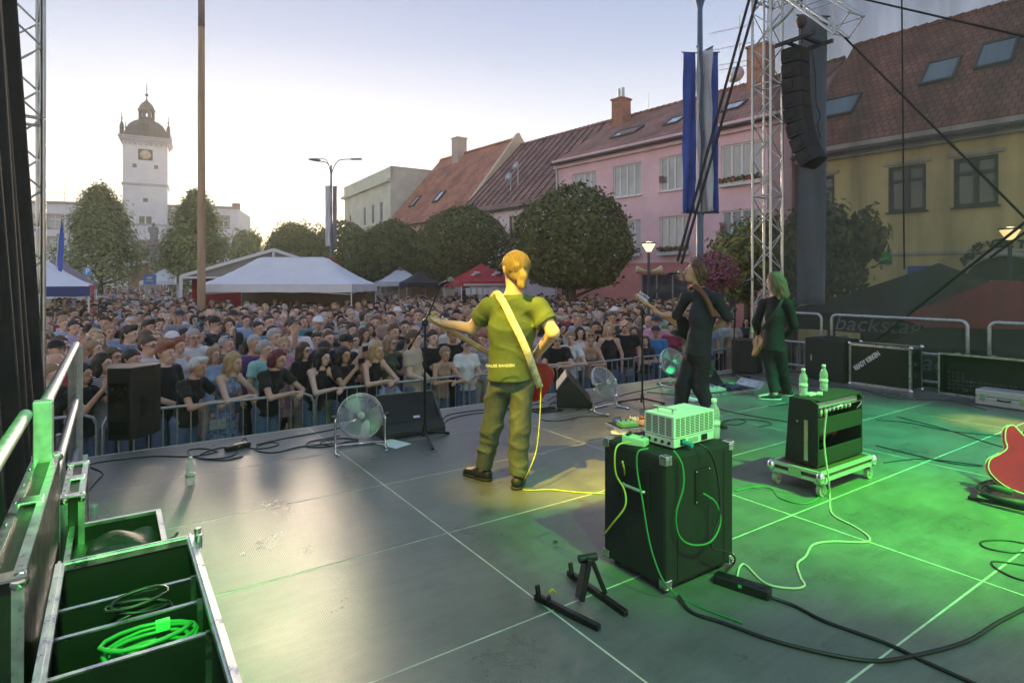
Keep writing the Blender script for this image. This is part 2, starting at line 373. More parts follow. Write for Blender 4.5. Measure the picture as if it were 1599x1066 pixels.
def chimney(ro,x,y,z,h,w=.6,m=None,pots=0):
    b=MB(); b.bx(x-w/2,x+w/2,y-w/2,y+w/2,z-1.2,z+h); b.bx(x-w/2-.06,x+w/2+.06,y-w/2-.06,y+w/2+.06,z+h,z+h+.1)
    o=b.build('chimney',m or mat('chimney_brick',(.36,.17,.11),.9,var=.3,vscale=5),ro)
    for k in range(pots):
        q=MB(); q.cyl((x-.15+.3*k,y,z+h+.1),(x-.15+.3*k,y,z+h+.75),.09,n=8); q.build('flue_pipe',M_STEEL,o)
def flowerbox(root,x0,x1,z,col,y=-.16):
    b=MB(); b.bx(x0,x1,y-.1,y+.1,z,z+.16); o=b.build('flower_box',mat('box_white',(.7,.7,.68),.7),root)
    f=MB(); rnd=random.Random(int(x0*100))
    for i in range(int((x1-x0)*150)):
        x=rnd.uniform(x0,x1); yy=y+rnd.uniform(-.16,.1); zz=z+.16+rnd.uniform(0,.22); r=rnd.uniform(.025,.05)
        M=Matrix.Translation((x,yy,zz))@Matrix.Rotation(rnd.uniform(0,6),4,'X')@Matrix.Rotation(rnd.uniform(0,6),4,'Z')
        f.add([(-r,-r,0),(r,-r,0),(r,r,0),(-r,r,0)],[(0,1,2,3)],1 if rnd.random()<.3 else 0,False,M)
    f.build('flowers',[mat('box_leaves',(.06,.11,.03),.7),col],o)
M_RED_FL=mat('red_petals',(.6,.04,.05),.6); M_PINK_FL=mat('pink_petals',(.62,.10,.26),.6); M_ORANGE_FL=mat('orange_petals',(.6,.14,.06),.6)

# ---- pink building
def rects(pl,rs): 
    out=[]
    for x0,y0,x1,y1 in rs:
        xm=(x0+x1)/2; a,_=pl.px(x0,y0); c,_=pl.px(x1,y1); _,t=pl.px(xm,y0); _,e=pl.px(xm,y1); out.append((a,c,e,t))
    return out
ps0=ROW.px(868,300)[0]; ps1=ROW.px(1236,300)[0]
pr=rects(ROW,[(894,259,931,294),(957,242,1001,284),(1030,229,1077,273),(1126,208,1190,252)])
ph=[]; 
for a,c,e,t in pr:
    ph.append((a,c,6.75,8.35)); ph.append((a,c,3.95,5.55))
shop=(ROW.px(1000,400)[0],ROW.px(1075,400)[0],.35,2.9); shop2=(ROW.px(1095,400)[0],ROW.px(1150,400)[0],.0,2.9)
M_PINK=plaster('pink_plaster',(.82,.55,.59)); M_SALM=plaster('salmon_plaster',(.66,.27,.24))
pink,pro,PL=gable_house('pink_house','three storey pink house with white windows and salmon ground floor','house',ROW,ps0,ps1,9.3,12.5,5.2,M_PINK,M_ROOF_P,ph+[shop,shop2])
b=MB(); wall_holes(b,-.02,PL+.02,0,3.35,[(h[0]-ps0,h[1]-ps0,h[2],h[3]) for h in (shop,shop2)],y=-.05,reveal=.06)
b.bx(-.02,PL+.02,-.07,-.004,3.35,3.42)
b.build('ground_floor_wall',M_SALM,pink)
b=MB(); b.bx(-.03,PL+.03,-.30,-.004,9.05,9.26); b.bx(-.03,PL+.03,-.18,-.003,8.80,9.05); b.build('cornice',plaster('pink_trim',(.78,.56,.59)),pink)
for i,(a,c,e,t) in enumerate(ph):
    wo=window(pink,a-ps0,c-ps0,e,t,4,pane=M_CURT if i%3==0 else M_PANE,bar=.07)
for (i,m) in ((6,M_RED_FL),(3,M_PINK_FL),(5,M_PINK_FL)):
    a,c,e,t=ph[i]; flowerbox(pink,a-ps0,c-ps0,e-.2,m)
for h in (shop,shop2): window(pink,h[0]-ps0,h[1]-ps0,h[2],h[3],3,fm=mat('shop_frame',(.35,.34,.32),.5,.4),pane=M_PANED,sill=False)
b=MB()
for k in range(9): b.bx(.6+k*.12,.66+k*.12,-.12,-.06,0,2.9)
b.build('wooden_slat_screen',mat('dark_slats',(.09,.06,.05),.7),pink)
for (px,py) in ((1033,280),(1129,355)):
    s_,z_=ROW.px(px,py); b=MB(); b.bx(s_-ps0-.12,s_-ps0+.12,-.03,.0,z_-.15,z_+.15); b.build('vent_grille',mat('vent_brown',(.2,.09,.08),.7),pink)
b=MB(); b.cyl((.15,-.08,0),(.15,-.08,9),.05,n=8); b.build('downpipe',M_STEEL,pink)
RK=(9.3,12.5,5.2)
for px,py,wd in ((978,205,1.7),(1053,186,.9),(1145,160,1.0)):
    s_,_=ROW.px(px,py,back=2.0); skylight(pro,s_-ps0-wd/2,s_-ps0+wd/2,1.6,2.5,*RK,gm=mat('sky_glass',(.5,.55,.6),.05,.6))
s_,_=ROW.px(970,190,back=4.4); chimney(pro,s_-ps0,4.4,12.0,1.3,.8,pots=2)
s_,_=ROW.px(1188,130,back=4.6); chimney(pro,s_-ps0,4.6,12.2,1.7,.95)
# antennas and dish on the pink roof
b=MB(); s_,_=ROW.px(1155,130,back=5.2); x=s_-ps0
b.cyl((x,5.2,12.4),(x,5.2,16.2),.025,n=6)
for zz,L_ in ((15.6,1.5),(14.7,1.7),(13.8,1.1),(13.55,1.1)):
    b.cyl((x-L_,5.2-.3,zz+.05),(x+.7,5.2+.2,zz-.04),.014,n=5)
    for k in range(9): 
        t=-L_+k*(L_+.7)/8; b.cyl((x+t,5.2+t*.2-.22,zz),(x+t,5.2+t*.2+.22,zz),.008,n=4)
b.build('roof_aerial',M_STEEL,pro)
b=MB(); b.lathe([(.0,0),(.2,.02),(.36,.07),(.46,.14)],16,M=Matrix.Translation((x-.1,5.0,13.05))@Matrix.Rotation(R(75),4,'X')@Matrix.Rotation(R(15),4,'Y')); b.build('satellite_dish',mat('dish_grey',(.55,.56,.57),.5),pro)
b=MB(); s_,_=ROW.px(1013,170,back=5.2); b.cyl((s_-ps0,5.2,12.4),(s_-ps0,5.2,13.6),.015,n=5); b.build('lightning_rod',M_STEEL,pro)

# ---- pale mauve house with the brown roof, peach house with the orange roof
ms0=ROW.px(716,330)[0]; 
hm=rects(ROW,[(795,333,808,365)])
hm=[(a,c,4.9,6.5) for a,c,e,t in hm]+[(a-4.2,c-4.2,4.9,6.5) for a,c,e,t in hm]
mauve,mro,ML=gable_house('mauve_house','low pale mauve house with wide brown roof beside the pink house','house',ROW,ms0,ps0-.01,7.35,12.6,5.4,plaster('mauve_plaster',(.80,.70,.72)),M_ROOF_B,hm)
for a,c,e,t in hm: window(mauve,a-ms0,c-ms0,e,t,2,fm=mat('brown_frame',(.16,.10,.07),.6),pane=M_PANED,rows=2)
b=MB()
for k in range(14):
    x=ML*(k+.5)/14; kk=(12.6-7.35)/5.4
    b.bar((x,0,7.35+.05),(x,5.3,7.35+5.3*kk+.05),.05,.06)
b.build('roof_seams',mat('roof_seam_dark',(.13,.075,.06),.7),mro)
b=MB(); s_,_=ROW.px(803,287,back=1.2); b.lathe([(.0,0),(.22,.03),(.34,.1)],14,M=Matrix.Translation((s_-ms0,.8,9.1))@Matrix.Rotation(R(80),4,'X')); b.lathe([(.0,0),(.2,.03),(.3,.1)],14,M=Matrix.Translation((s_-ms0+.6,.9,9.75))@Matrix.Rotation(R(80),4,'X')); b.cyl((s_-ms0,.9,8.3),(s_-ms0,.9,9.1),.03,n=6); b.cyl((s_-ms0+.6,1.0,8.6),(s_-ms0+.6,1.0,9.75),.03,n=6); b.build('satellite_dishes',mat('dish_grey',(.55,.56,.57),.5),mro)
os0=ROW.px(604,350)[0]
peach,oro,OL=gable_house('peach_house','peach coloured house with steep orange tiled roof and parapet gable','house',ROW,os0,ms0-.01,7.25,13.1,5.2,plaster('peach_plaster',(.76,.57,.40)),M_ROOF_O,[])
b=MB(); b.add([(OL-.01,-.2,6.9),(OL+.35,-.2,6.9),(OL+.35,5.2,13.5),(OL-.01,5.2,13.5),(OL-.01,10.6,7.0),(OL+.35,10.6,7.0),(OL-.01,-.2,5),(OL+.35,-.2,5),(OL+.35,10.6,5),(OL-.01,10.6,5)],[(0,1,2,3),(3,2,5,4),(6,7,1,0),(7,8,5,2,1),(9,6,0,3,4)])
b.build('gable_parapet',plaster('parapet_cream',(.62,.50,.36)),peach)
s_,_=ROW.px(717,245,back=4.9); chimney(oro,s_-os0,4.9,13.0,1.3,.9,m=plaster('chimney_render',(.5,.42,.36)))
for px in (648,686):
    s_,_=ROW.px(px,315,back=1.5); skylight(oro,s_-os0-.4,s_-os0+.4,1.1,1.9,7.25,13.1,5.2,gm=mat('sky_glass',(.5,.55,.6),.05,.6))

# ---- pale green corner building with lettering
GP=Plane(((610-CX)/F*49.5,49.5),(.532,-.847))
green=thing('green_corner_building','pale green flat roofed corner building with dark lettering','building',GP.w(0),GP.rz)
gl=abs(GP.px(538,320)[0]); gm=plaster('pale_green_plaster',(.66,.69,.55)); gh=12.1
wr=rects(GP,[(592,304,598,332),(579,309,585,336),(566,313,572,339),(544,321,549,345)])
gw=[(a,c,7.6,9.5) for a,c,e,t in wr]
gw=[((a+c)/2-.45,(a+c)/2+.45,e,t) for a,c,e,t in gw]
b=MB(); wall_holes(b,-gl,0,0,gh-1.2,gw,reveal=.15)
b.bx(-gl-.25,.0,-.3,-.003,gh-1.25,gh-1.0); b.bx(-gl,0,-.05,.2,gh-1.2,gh)
b.build('wall',gm,green)
b=MB(); b.add([(0,0,0),(0,11,0),(0,11,gh),(0,0,gh)],[(0,1,2,3)]); b.add([(-gl,0,0),(-gl,11,0),(-gl,11,gh),(-gl,0,gh)],[(3,2,1,0)]); b.add([(-gl,0,gh-.1),(0,0,gh-.1),(0,11,gh-.1),(-gl,11,gh-.1)],[(0,1,2,3)])
b.bx(.0,.06,-.05,11,gh,gh+.05)
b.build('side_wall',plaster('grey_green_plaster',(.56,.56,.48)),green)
for a,c,e,t in gw: window(green,a,c,e,t,1,pane=M_PANED,bar=.12,y=.06)
for txt,sx_,sz,x,z in (('SLAVIA',.8,1.0,-4.6,6.35),('stavební dům',.8,.62,-1.75,6.25)):
    me=text_mesh(txt,sz,mat('dark_letters',(.10,.06,.05),.7),.03,sx_,bold=.01); mobj('lettering',me,green,(x,-.05,z),rot=(R(90),0,0))

# ---- yellow building at the side of the stage
ys0=ROW.px(1246,300)[0]; ys1=ROW.px(1599,300)[0]+7.5
yr=rects(ROW,[(1387,258,1446,331),(1489,245,1559,321),(1285,276,1303,312)])
yh=[(a,c,e,t) for a,c,e,t in yr]; ee=sum(h[2] for h in yh[:2])/2; tt=sum(h[3] for h in yh[:2])/2
yh=[(yh[0][0],yh[0][1],ee,tt),(yh[1][0],yh[1][1],ee,tt),(yh[2][0]-.5,yh[2][1],ee,tt)]
yh.append((yh[1][0]+2.6,yh[1][1]+2.6,ee,tt))
ydoor=(ROW.px(1352,440)[0],ROW.px(1415,440)[0],0,2.25)
ypass=(ROW.px(1505,440)[0],ROW.px(1640,440)[0],0,2.6)
yell,yro,YL=gable_house('yellow_house','yellow house with old red roof seen through the side net','house',ROW,ys0,ys1,7.75,13.0,5.4,plaster('yellow_plaster',(.72,.61,.27)),M_ROOF_Y,yh+[ydoor,ypass],over=.5)
b=MB(); b.bx(0,YL,-.42,-.004,7.25,7.5); b.bx(0,YL,-.26,-.003,7.05,7.25); b.bx(0,YL,-.08,-.004,3.45,3.55); b.build('cornice',plaster('cornice_grey',(.5,.48,.42)),yell)
for a,c,e,t in yh:
    window(yell,a-ys0,c-ys0,e,t,2,fm=mat('dark_frame',(.05,.045,.04),.5),pane=M_PANED,rows=2,bar=.12)
    b=MB(); b.bx(a-ys0-.15,c-ys0+.15,-.07,-.002,t+.05,t+.16); b.build('lintel',plaster('cornice_grey',(.5,.48,.42)),yell)
window(yell,ydoor[0]-ys0,ydoor[1]-ys0,0,2.25,3,fm=mat('dark_frame',(.05,.045,.04),.5),pane=M_PANED,sill=False)
b=MB(); xm=(ypass[0]+ypass[1])/2-ys0; rr_=(ypass[1]-ypass[0])/2
ar=[(xm+rr_*math.cos(R(180-k*10)),2.6+.75*math.sin(R(180-k*10))) for k in range(19)]
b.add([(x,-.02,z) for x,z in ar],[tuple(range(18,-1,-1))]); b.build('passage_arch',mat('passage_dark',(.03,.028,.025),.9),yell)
b=MB(); b.tube([(x,-.05,z+.05) for x,z in ar],.09,6); b.build('arch_trim',plaster('cornice_grey',(.5,.48,.42)),yell)
for i,ch in enumerate('PASÁŽ VOBĚ T ISKŮ'):
    if ch==' ': continue
    k=152-i*7.5; me=text_mesh(ch,.36,mat('sign_letters_dark',(.03,.03,.03),.6),.03,bold=.012)
    mobj('lettering',me,yell,(xm+(rr_+.1)*math.cos(R(k)),-.05,2.72+1.0*math.sin(R(k))),rot=(R(90),-R((k-90)*.45),0))
s_,z_=ROW.px(1370,402); me=text_mesh('T',.5,mat('sign_letters_dark',(.03,.03,.03),.6),.03); mobj('lettering',me,yell,(s_-ys0,-.04,z_),rot=(R(90),0,0))
s_,z_=ROW.px(1383,401); b=MB(); b.bx(s_-ys0-.18,s_-ys0+.18,-.08,-.002,z_-.14,z_+.2); b.bx(s_-ys0-.18,s_-ys0+.18,-.085,-.003,z_-.26,z_-.14,1); b.build('wall_sign',[mat('sign_green',(.12,.45,.12),.6),mat('sign_green_dark',(.03,.13,.10),.6)],yell)
s_,z_=ROW.px(1440,427); b=MB(); b.bx(s_-ys0-.4,s_-ys0+.5,-.09,-.002,z_-.3,z_+.25); b.build('wall_sign',mat('sign_blue',(.04,.10,.38),.5),yell)
for px,y0,y1,wd in ((1468,1.9,3.0,1.05),(1553,2.1,3.3,1.05),(1318,1.2,2.2,1.5)):
    s_,_=ROW.px(px,140,back=2.4); skylight(yro,s_-ys0-wd/2,s_-ys0+wd/2,y0,y1,7.75,13.0,5.4,gm=mat('sky_glass_dim',(.25,.35,.38),.05,.3))

# ---- town hall with tower
TP=Plane(((228-CX)/F*85,85),(.964,.265))
th=thing('town_hall','long white town hall with a tall clock tower under a grey dome','town hall',TP.w(0),TP.rz)
M_TH=plaster('white_render',(.84,.83,.83),.06)
tl=TP.px(20,330)[0]; tr=TP.px(371,330)[0]
def rt(px,py,w,h): s_,z_=TP.px(px,py); return (s_-w/2,s_+w/2,z_-h/2,z_+h/2)
tw=[rt(86,346,1.6,1.7),rt(86,381,1.6,1.7),rt(45,346,1.6,1.7),rt(45,381,1.6,1.7),rt(190,336,1.2,1.5),rt(272,338,1.2,1.5),rt(349,347,1.2,1.5),rt(349,381,1.2,1.5),rt(272,385,1.3,2.0),rt(120,346,1.6,1.7)]
b=MB(); wall_holes(b,tl,tr,0,13.2,tw,reveal=.25)
b.add([(tr,0,0),(tr,12,0),(tr,12,13.2),(tr,0,13.2)],[(0,1,2,3)]); b.add([(tl,0,13.2),(tr,0,13.2),(tr,12,13.2),(tl,12,13.2)],[(0,1,2,3)])
b.build('wall',M_TH,th)
b=MB(); b.bx(tl,tr+.2,-.25,.3,13.2,13.5); b.build('parapet_coping',plaster('coping_buff',(.42,.36,.33)),th)
for a,c,e,t in tw:
    q=MB(); f_=.25
    q.bx(a-f_,c+f_,-.06,-.003,t,t+f_); q.bx(a-f_,c+f_,-.06,-.003,e-f_,e); q.bx(a-f_,a,-.055,-.003,e,t); q.bx(c,c+f_,-.055,-.003,e,t); q.build('window_surround',plaster('surround_pinkish',(.48,.39,.36)),th)
    window(th,a,c,e,t,2,pane=M_PANED if a>-8 else M_PANE,sill=False,rows=2,bar=.1,y=.15)
hw=2.72
def tz(py): return (HY-py)/F*85+CH-GZ
b=MB(); wh=[(-.75,-.1,tz(350)-.1,tz(339)),(.1,.75,tz(350)-.1,tz(339)),(-.3,.3,tz(317),tz(311)),(-1.55,-1.05,tz(265),tz(259)),(1.05,1.55,tz(265),tz(259))]
wall_holes(b,-hw,hw,0,tz(222),wh,y=-1.2,reveal=.3)
for sx in (-1,1): b.add([(sx*hw,-1.2,0),(sx*hw,4.2,0),(sx*hw,4.2,tz(222)),(sx*hw,-1.2,tz(222))],[(3,2,1,0) if sx<0 else (0,1,2,3)])
b.add([(-hw,4.2,0),(hw,4.2,0),(hw,4.2,tz(222)),(-hw,4.2,tz(222))],[(3,2,1,0)])
tower=b.build('tower',M_TH,th); tower.rotation_euler=(0,0,R(13))
for a,c,e,t in wh: b=MB(); b.bx(a,c,-1.0,-.95,e,t); b.build('tower_window',M_PANED,tower)
M_TT=plaster('tower_trim',(.56,.55,.57))
for z,o,h in ((tz(290),.14,.28),(tz(352),.10,.25),(tz(224),.18,.3),(tz(221),.42,.28),(tz(218),.55,.2)): b=MB(); b.bx(-hw-o,hw+o,-1.2-o,4.2+o,z-h/2,z+h/2); b.build('string_course',M_TT,tower)
for k in range(9): b=MB(); b.bx(-hw+.1+k*.64,-hw+.35+k*.64,-1.55,-1.2,tz(224)-.5,tz(224)-.15); b.build('bracket',M_TT,tower)
# clock
b=MB(); z=tz(244.5); b.bx(-.88,.88,-1.24,-1.203,z-.75,z+.8); b.build('clock_panel',mat('clock_dark',(.07,.07,.08),.6),tower)
b=MB(); b.lathe([(.66,0),(.66,.03)],28,M=Matrix.Translation((0,-1.245,z))@Matrix.Rotation(R(90),4,'X')); ck=b.build('clock_face',mat('clock_cream',(.70,.62,.45),.5,var=.2,vscale=2),tower)
b=MB()
for k in range(12):
    a_=R(30*k); b.bar((.5*math.sin(a_),-1.285,z+.5*math.cos(a_)),(.62*math.sin(a_),-1.285,z+.62*math.cos(a_)),.06,.02,up=(0,1,0))
b.bar((0,-1.295,z),(.42,-1.295,z+.03),.07,.02,up=(0,1,0)); b.bar((0,-1.30,z),(-.5,-1.30,z-.2),.06,.02,up=(0,1,0))
b.build('clock_hands_and_marks',mat('clock_gold',(.45,.28,.06),.35,.6),ck)
# dome, lantern, spire
cy=1.5; M_DOME=mat('weathered_copper_grey',(.085,.10,.095),.6,.2,var=.25,vscale=1.2,stretch=(1,1,.2))
b=MB(); zb=tz(217)
Mq=Matrix.Translation((0,cy,zb))@Matrix.Rotation(R(22.5),4,'Z')
b.lathe([(3.05,0),(2.95,.3),(2.9,.75),(2.8,.9),(2.65,1.5),(2.3,2.1),(1.75,2.6),(1.15,2.9),(1.0,3.0),(1.0,3.1)],8,M=Mq,smooth=False)
dome=b.build('dome',M_DOME,tower)
b=MB(); zl=zb+3.1
for k in range(8):
    a_=R(22.5+45*k); b.cyl((.88*math.cos(a_),cy+.88*math.sin(a_),zl),(.88*math.cos(a_),cy+.88*math.sin(a_),zl+1.15),.2,n=6)
b.lathe([(1.02,1.15),(1.2,1.25),(1.2,1.4),(1.0,1.55),(.92,1.9),(.65,2.3),(.28,2.65),(.12,2.85),(.08,3.2)],8,M=Matrix.Translation((0,cy,zl))@Matrix.Rotation(R(22.5),4,'Z'),smooth=False)
b.lathe([(1.05,-.1),(1.1,.0),(1.0,.25)],8,M=Matrix.Translation((0,cy,zl))@Matrix.Rotation(R(22.5),4,'Z'),smooth=False)
ln=b.build('lantern',M_DOME,tower)
b=MB(); b.cyl((0,cy,zl+3.1),(0,cy,zl+5.4),.06,.03,n=6); b.ball((0,cy,zl+3.6),.22); b.ball((0,cy,zl+4.5),.1); b.bar((-.2,cy,zl+4.8),(.2,cy,zl+4.8),.04,.04); b.build('spire',mat('spire_dark',(.08,.09,.09),.5,.5),tower)
for sx in (-1,1):
    for sy in (-1,1):
        b=MB(); p=(sx*(hw+.1),cy+sy*2.7,zb); b.bx(p[0]-.25,p[0]+.25,p[1]-.25,p[1]+.25,p[2],p[2]+1.3); b.lathe([(.28,1.3),(.2,1.6),(.06,2.0),(.03,3.2)],6,c=p); b.ball((p[0],p[1],p[2]+2.3),.13); b.build('corner_pinnacle',M_DOME,tower)
b=MB(); b.bx(-.45,.45,cy-2.85,cy-2.2,zb+1.0,zb+1.75); b.lathe([(.5,0),(.36,.25),(.0,.45)],8,c=(0,cy-2.5,zb+1.75)); b.build('dormer',mat('dormer_dark',(.06,.065,.06),.6),dome)
# rusticated lower front of the tower
b=MB(); zz=.3
while zz<tz(290)-1:
    for k in range(5):
        off=.5 if int(zz/.62)%2 else 0
        x0=-hw+k*1.1+off*.55
        if x0+1.0<hw and not (zz<6.9 and -1.7<x0+.5<1.9) and not (tz(352)-.6<zz<tz(337) and abs(x0+.5)<1.4) and abs(zz-tz(314))>.7: b.bx(x0,x0+1.04,-1.225,-1.201,zz,zz+.56)
    zz+=.62
b.build('rustication',M_TH,tower)['kind']='stuff'
b=MB(); pts=[(1.7*math.cos(R(180-k*15)),3.0+1.7*math.sin(R(180-k*15))) for k in range(13)]
b.add([(x,-1.23,z) for x,z in [(-1.7,0)]+pts+[(1.7,0)]],[tuple(range(14,-1,-1))]); dr=b.build('gateway',mat('gate_wood',(.33,.19,.09),.7,var=.3,vscale=3,stretch=(4,1,.3)),tower)
b=MB(); b.tube([(-1.85,-1.26,0)]+[(1.85*math.cos(R(180-k*15)),-1.26,3.0+1.85*math.sin(R(180-k*15))) for k in range(13)]+[(1.85,-1.26,0)],.28,6); b.build('gateway_arch',plaster('sandstone',(.36,.29,.23)),tower)
b=MB(); b.bx(-1.0,.75,-1.34,-1.22,5.3,8.3); b.build('oriel_panel',plaster('sandstone',(.36,.29,.23)),tower)
b=MB(); b.bx(-.75,.5,-1.36,-1.342,6.0,7.9); b.build('oriel_window',M_PANED,tower)
for k in range(2):
    b=MB(); s_,z_=TP.px((75,357)[k],310); b.cyl((s_,5,13.2),(s_,5,16.4 if k==0 else 14.6),.05,n=5)
    if k==0:
        for q in (15.3,14.6): b.bar((s_-2,5,q),(s_+2,5,q),.06,.06)
    b.build('roof_aerial',M_STEEL,th)
b=MB(); s_,_=TP.px(362,322); b.bx(s_-.5,s_+.5,3,4,13.2,14.4); b.build('chimney',mat('chimney_brick',(.36,.17,.11)),th)
# corner bay beside the town hall
b=MB(); s_,_=TP.px(378,380); b.lathe([(1.9,0),(1.9,9.0)],8,c=(s_,2.0,0),smooth=False); b.build('corner_bay',M_TH,th)
b=MB(); b.lathe([(2.3,9.0),(1.4,9.7),(.1,10.3)],8,c=(s_,2.0,0),smooth=False); b.build('bay_roof',M_DOME,th)
b=MB()
for a_ in (-120,-90,-60): 
    x=s_+1.8*math.cos(R(a_)); y=2+1.8*math.sin(R(a_)); b.box((x,y,7.2),(.7,.25,1.6))
b.build('bay_windows',M_PANED,th)
# statue column before the town hall
cp=at(240,437,72); cp.z=GZ
col=thing('statue_column','weathered grey stone column topped by a statue before the town hall','monument',cp)
M_STONE=mat('weathered_stone',(.30,.28,.26),.9,var=.25,vscale=3,bump=.4,bscale=10)
b=MB(); b.bx(-1,1,-1,1,0,1.2); b.bx(-.7,.7,-.7,.7,1.2,2.6); b.build('pedestal',M_STONE,col,bev=.05)
b=MB(); b.lathe([(.45,2.6),(.5,2.8),(.36,3.0),(.32,6.0),(.42,6.2),(.55,6.5),(.55,6.6)],14); b.build('column_shaft',M_STONE,col)
b=MB(); b.ball((0,0,6.95),(.65,.6,.4)); b.lathe([(.55,7.1),(.4,7.7),(.45,8.3),(.35,8.9),(.18,9.1)],10); b.ball((0,-.05,9.35),(.2,.22,.26)); b.ball((.4,0,8.6),(.22,.2,.45)); b.ball((-.42,-.05,8.7),(.25,.2,.4)); b.ball((-.3,0,7.3),.3); b.build('statue',M_STONE,col)

# ================================================================ trees
def leaf_mat(name,c1,c2,tr=.25):
    m=bpy.data.materials.new(name); m.use_nodes=True; t=m.node_tree; b=t.nodes['Principled BSDF']; L=t.links.new
    g=t.nodes.new('ShaderNodeNewGeometry'); r=t.nodes.new('ShaderNodeValToRGB'); r.color_ramp.elements[0].color=(*c1,1); r.color_ramp.elements[1].color=(*c2,1)
    L(g.outputs['Random Per Island'],r.inputs[0]); L(r.outputs[0],b.inputs['Base Color']); b.inputs['Roughness'].default_value=.6; b.inputs['Specular IOR Level'].default_value=.3
    tl=t.nodes.new('ShaderNodeBsdfTranslucent'); L(r.outputs[0],tl.inputs[0]); mx=t.nodes.new('ShaderNodeMixShader'); mx.inputs[0].default_value=tr
    L(b.outputs[0],mx.inputs[1]); L(tl.outputs[0],mx.inputs[2]); L(mx.outputs[0],t.nodes['Material Output'].inputs[0])
    return m
M_LEAF=leaf_mat('lime_leaves',(.10,.13,.04),(.25,.27,.09)); M_LEAF2=leaf_mat('plane_leaves',(.19,.24,.07),(.44,.46,.18),.4); M_LEAFD=leaf_mat('dark_leaves',(.07,.10,.03),(.19,.21,.07))
M_BARK=mat('bark',(.10,.075,.055),.9,var=.35,vscale=6,bump=.8,bscale=14,stretch=(1,1,.3))
def leaves_mesh(name,P,N,size,mat_,rng,aspect=1.6):
    n=len(P); th=rng.uniform(0,2*np.pi,n); s=size*rng.uniform(.65,1.35,n)
    N=N/np.maximum(np.linalg.norm(N,axis=1,keepdims=True),1e-6)
    a=np.cross(N,rng.normal(size=(n,3))); a/=np.maximum(np.linalg.norm(a,axis=1,keepdims=True),1e-6); b=np.cross(N,a)
    a=a*(s*aspect*.5)[:,None]; b=b*(s*.5)[:,None]
    V=np.empty((n,4,3)); V[:,0]=P-a; V[:,1]=P-b*.9+a*.05; V[:,2]=P+a; V[:,3]=P+b*.9+a*.05
    me=bpy.data.meshes.new(name); me.vertices.add(4*n); me.vertices.foreach_set('co',V.reshape(-1)); me.loops.add(4*n); me.loops.foreach_set('vertex_index',np.arange(4*n,dtype=np.int32))
    me.polygons.add(n); me.polygons.foreach_set('loop_start',np.arange(0,4*n,4,dtype=np.int32)); me.polygons.foreach_set('loop_total',np.full(n,4,dtype=np.int32)); me.update(); me.validate()
    me.materials.append(mat_); return me
def crown_points(kind,n,rng):
    if kind=='ball':        # clipped lime: dense shell with twigs sticking out
        d=rng.normal(size=(n,3)); d/=np.linalg.norm(d,axis=1,keepdims=True)
        bump=1+.05*np.sin(d[:,0]*5+1)*np.cos(d[:,1]*6)+.04*np.sin(d[:,2]*8+d[:,0]*3)+.035*np.sin(d[:,1]*13+2)*np.sin(d[:,0]*11)
        r=np.where(rng.random(n)<.75,1-np.abs(rng.normal(0,.05,n)),rng.uniform(.5,.95,n))
        tw=rng.random(n)<.05; r=np.where(tw,rng.uniform(1,1.11,n),r)
        p=d*(r*bump)[:,None]; p[:,2]=np.where(p[:,2]<-.7,-.7-(p[:,2]+.7)*-.35,p[:,2])
        return p, d+rng.normal(0,.55,(n,3))
    if kind=='cone':        # pyramidal street tree: many boughs
        P=[];N=[]; k=150
        for i in range(k):
            h=rng.random()**.8; rad=(1-h)**.62*1.02*(.5+.5*min(1,h*4+.3)); a=rng.uniform(0,6.283); rr=rad*np.sqrt(rng.uniform(.25,1))
            c=np.array([rr*np.cos(a),rr*np.sin(a),h*2-.72]); m=n//k; q=rng.normal(0,1,(m,3))*np.array([.13,.13,.15])*(1.25-.65*h)
            q[:,2]+=rng.uniform(0,.12,m); P.append(c+q); N.append(q+np.array([np.cos(a)*.2,np.sin(a)*.2,.25])+rng.normal(0,.1,(m,3)))
        return np.vstack(P),np.vstack(N)
    P=[];N=[]; k=70        # loose
    for i in range(k):
        d=rng.normal(size=3); d/=np.linalg.norm(d); c=d*rng.uniform(.35,.92)*np.array([1,1,.95]); m=n//k; q=rng.normal(0,.15,(m,3)); P.append(c+q); N.append(q+rng.normal(0,.1,(m,3))+d*.1)
    return np.vstack(P),np.vstack(N)
CROWNS={}
def crown_mesh(kind,n,size,m,seed):
    k=(kind,n,size,m.name,seed)
    if k not in CROWNS:
        rng=np.random.default_rng(seed); P,N=crown_points(kind,n,rng); CROWNS[k]=leaves_mesh('crown',P,N,size,m,rng)
    return CROWNS[k]
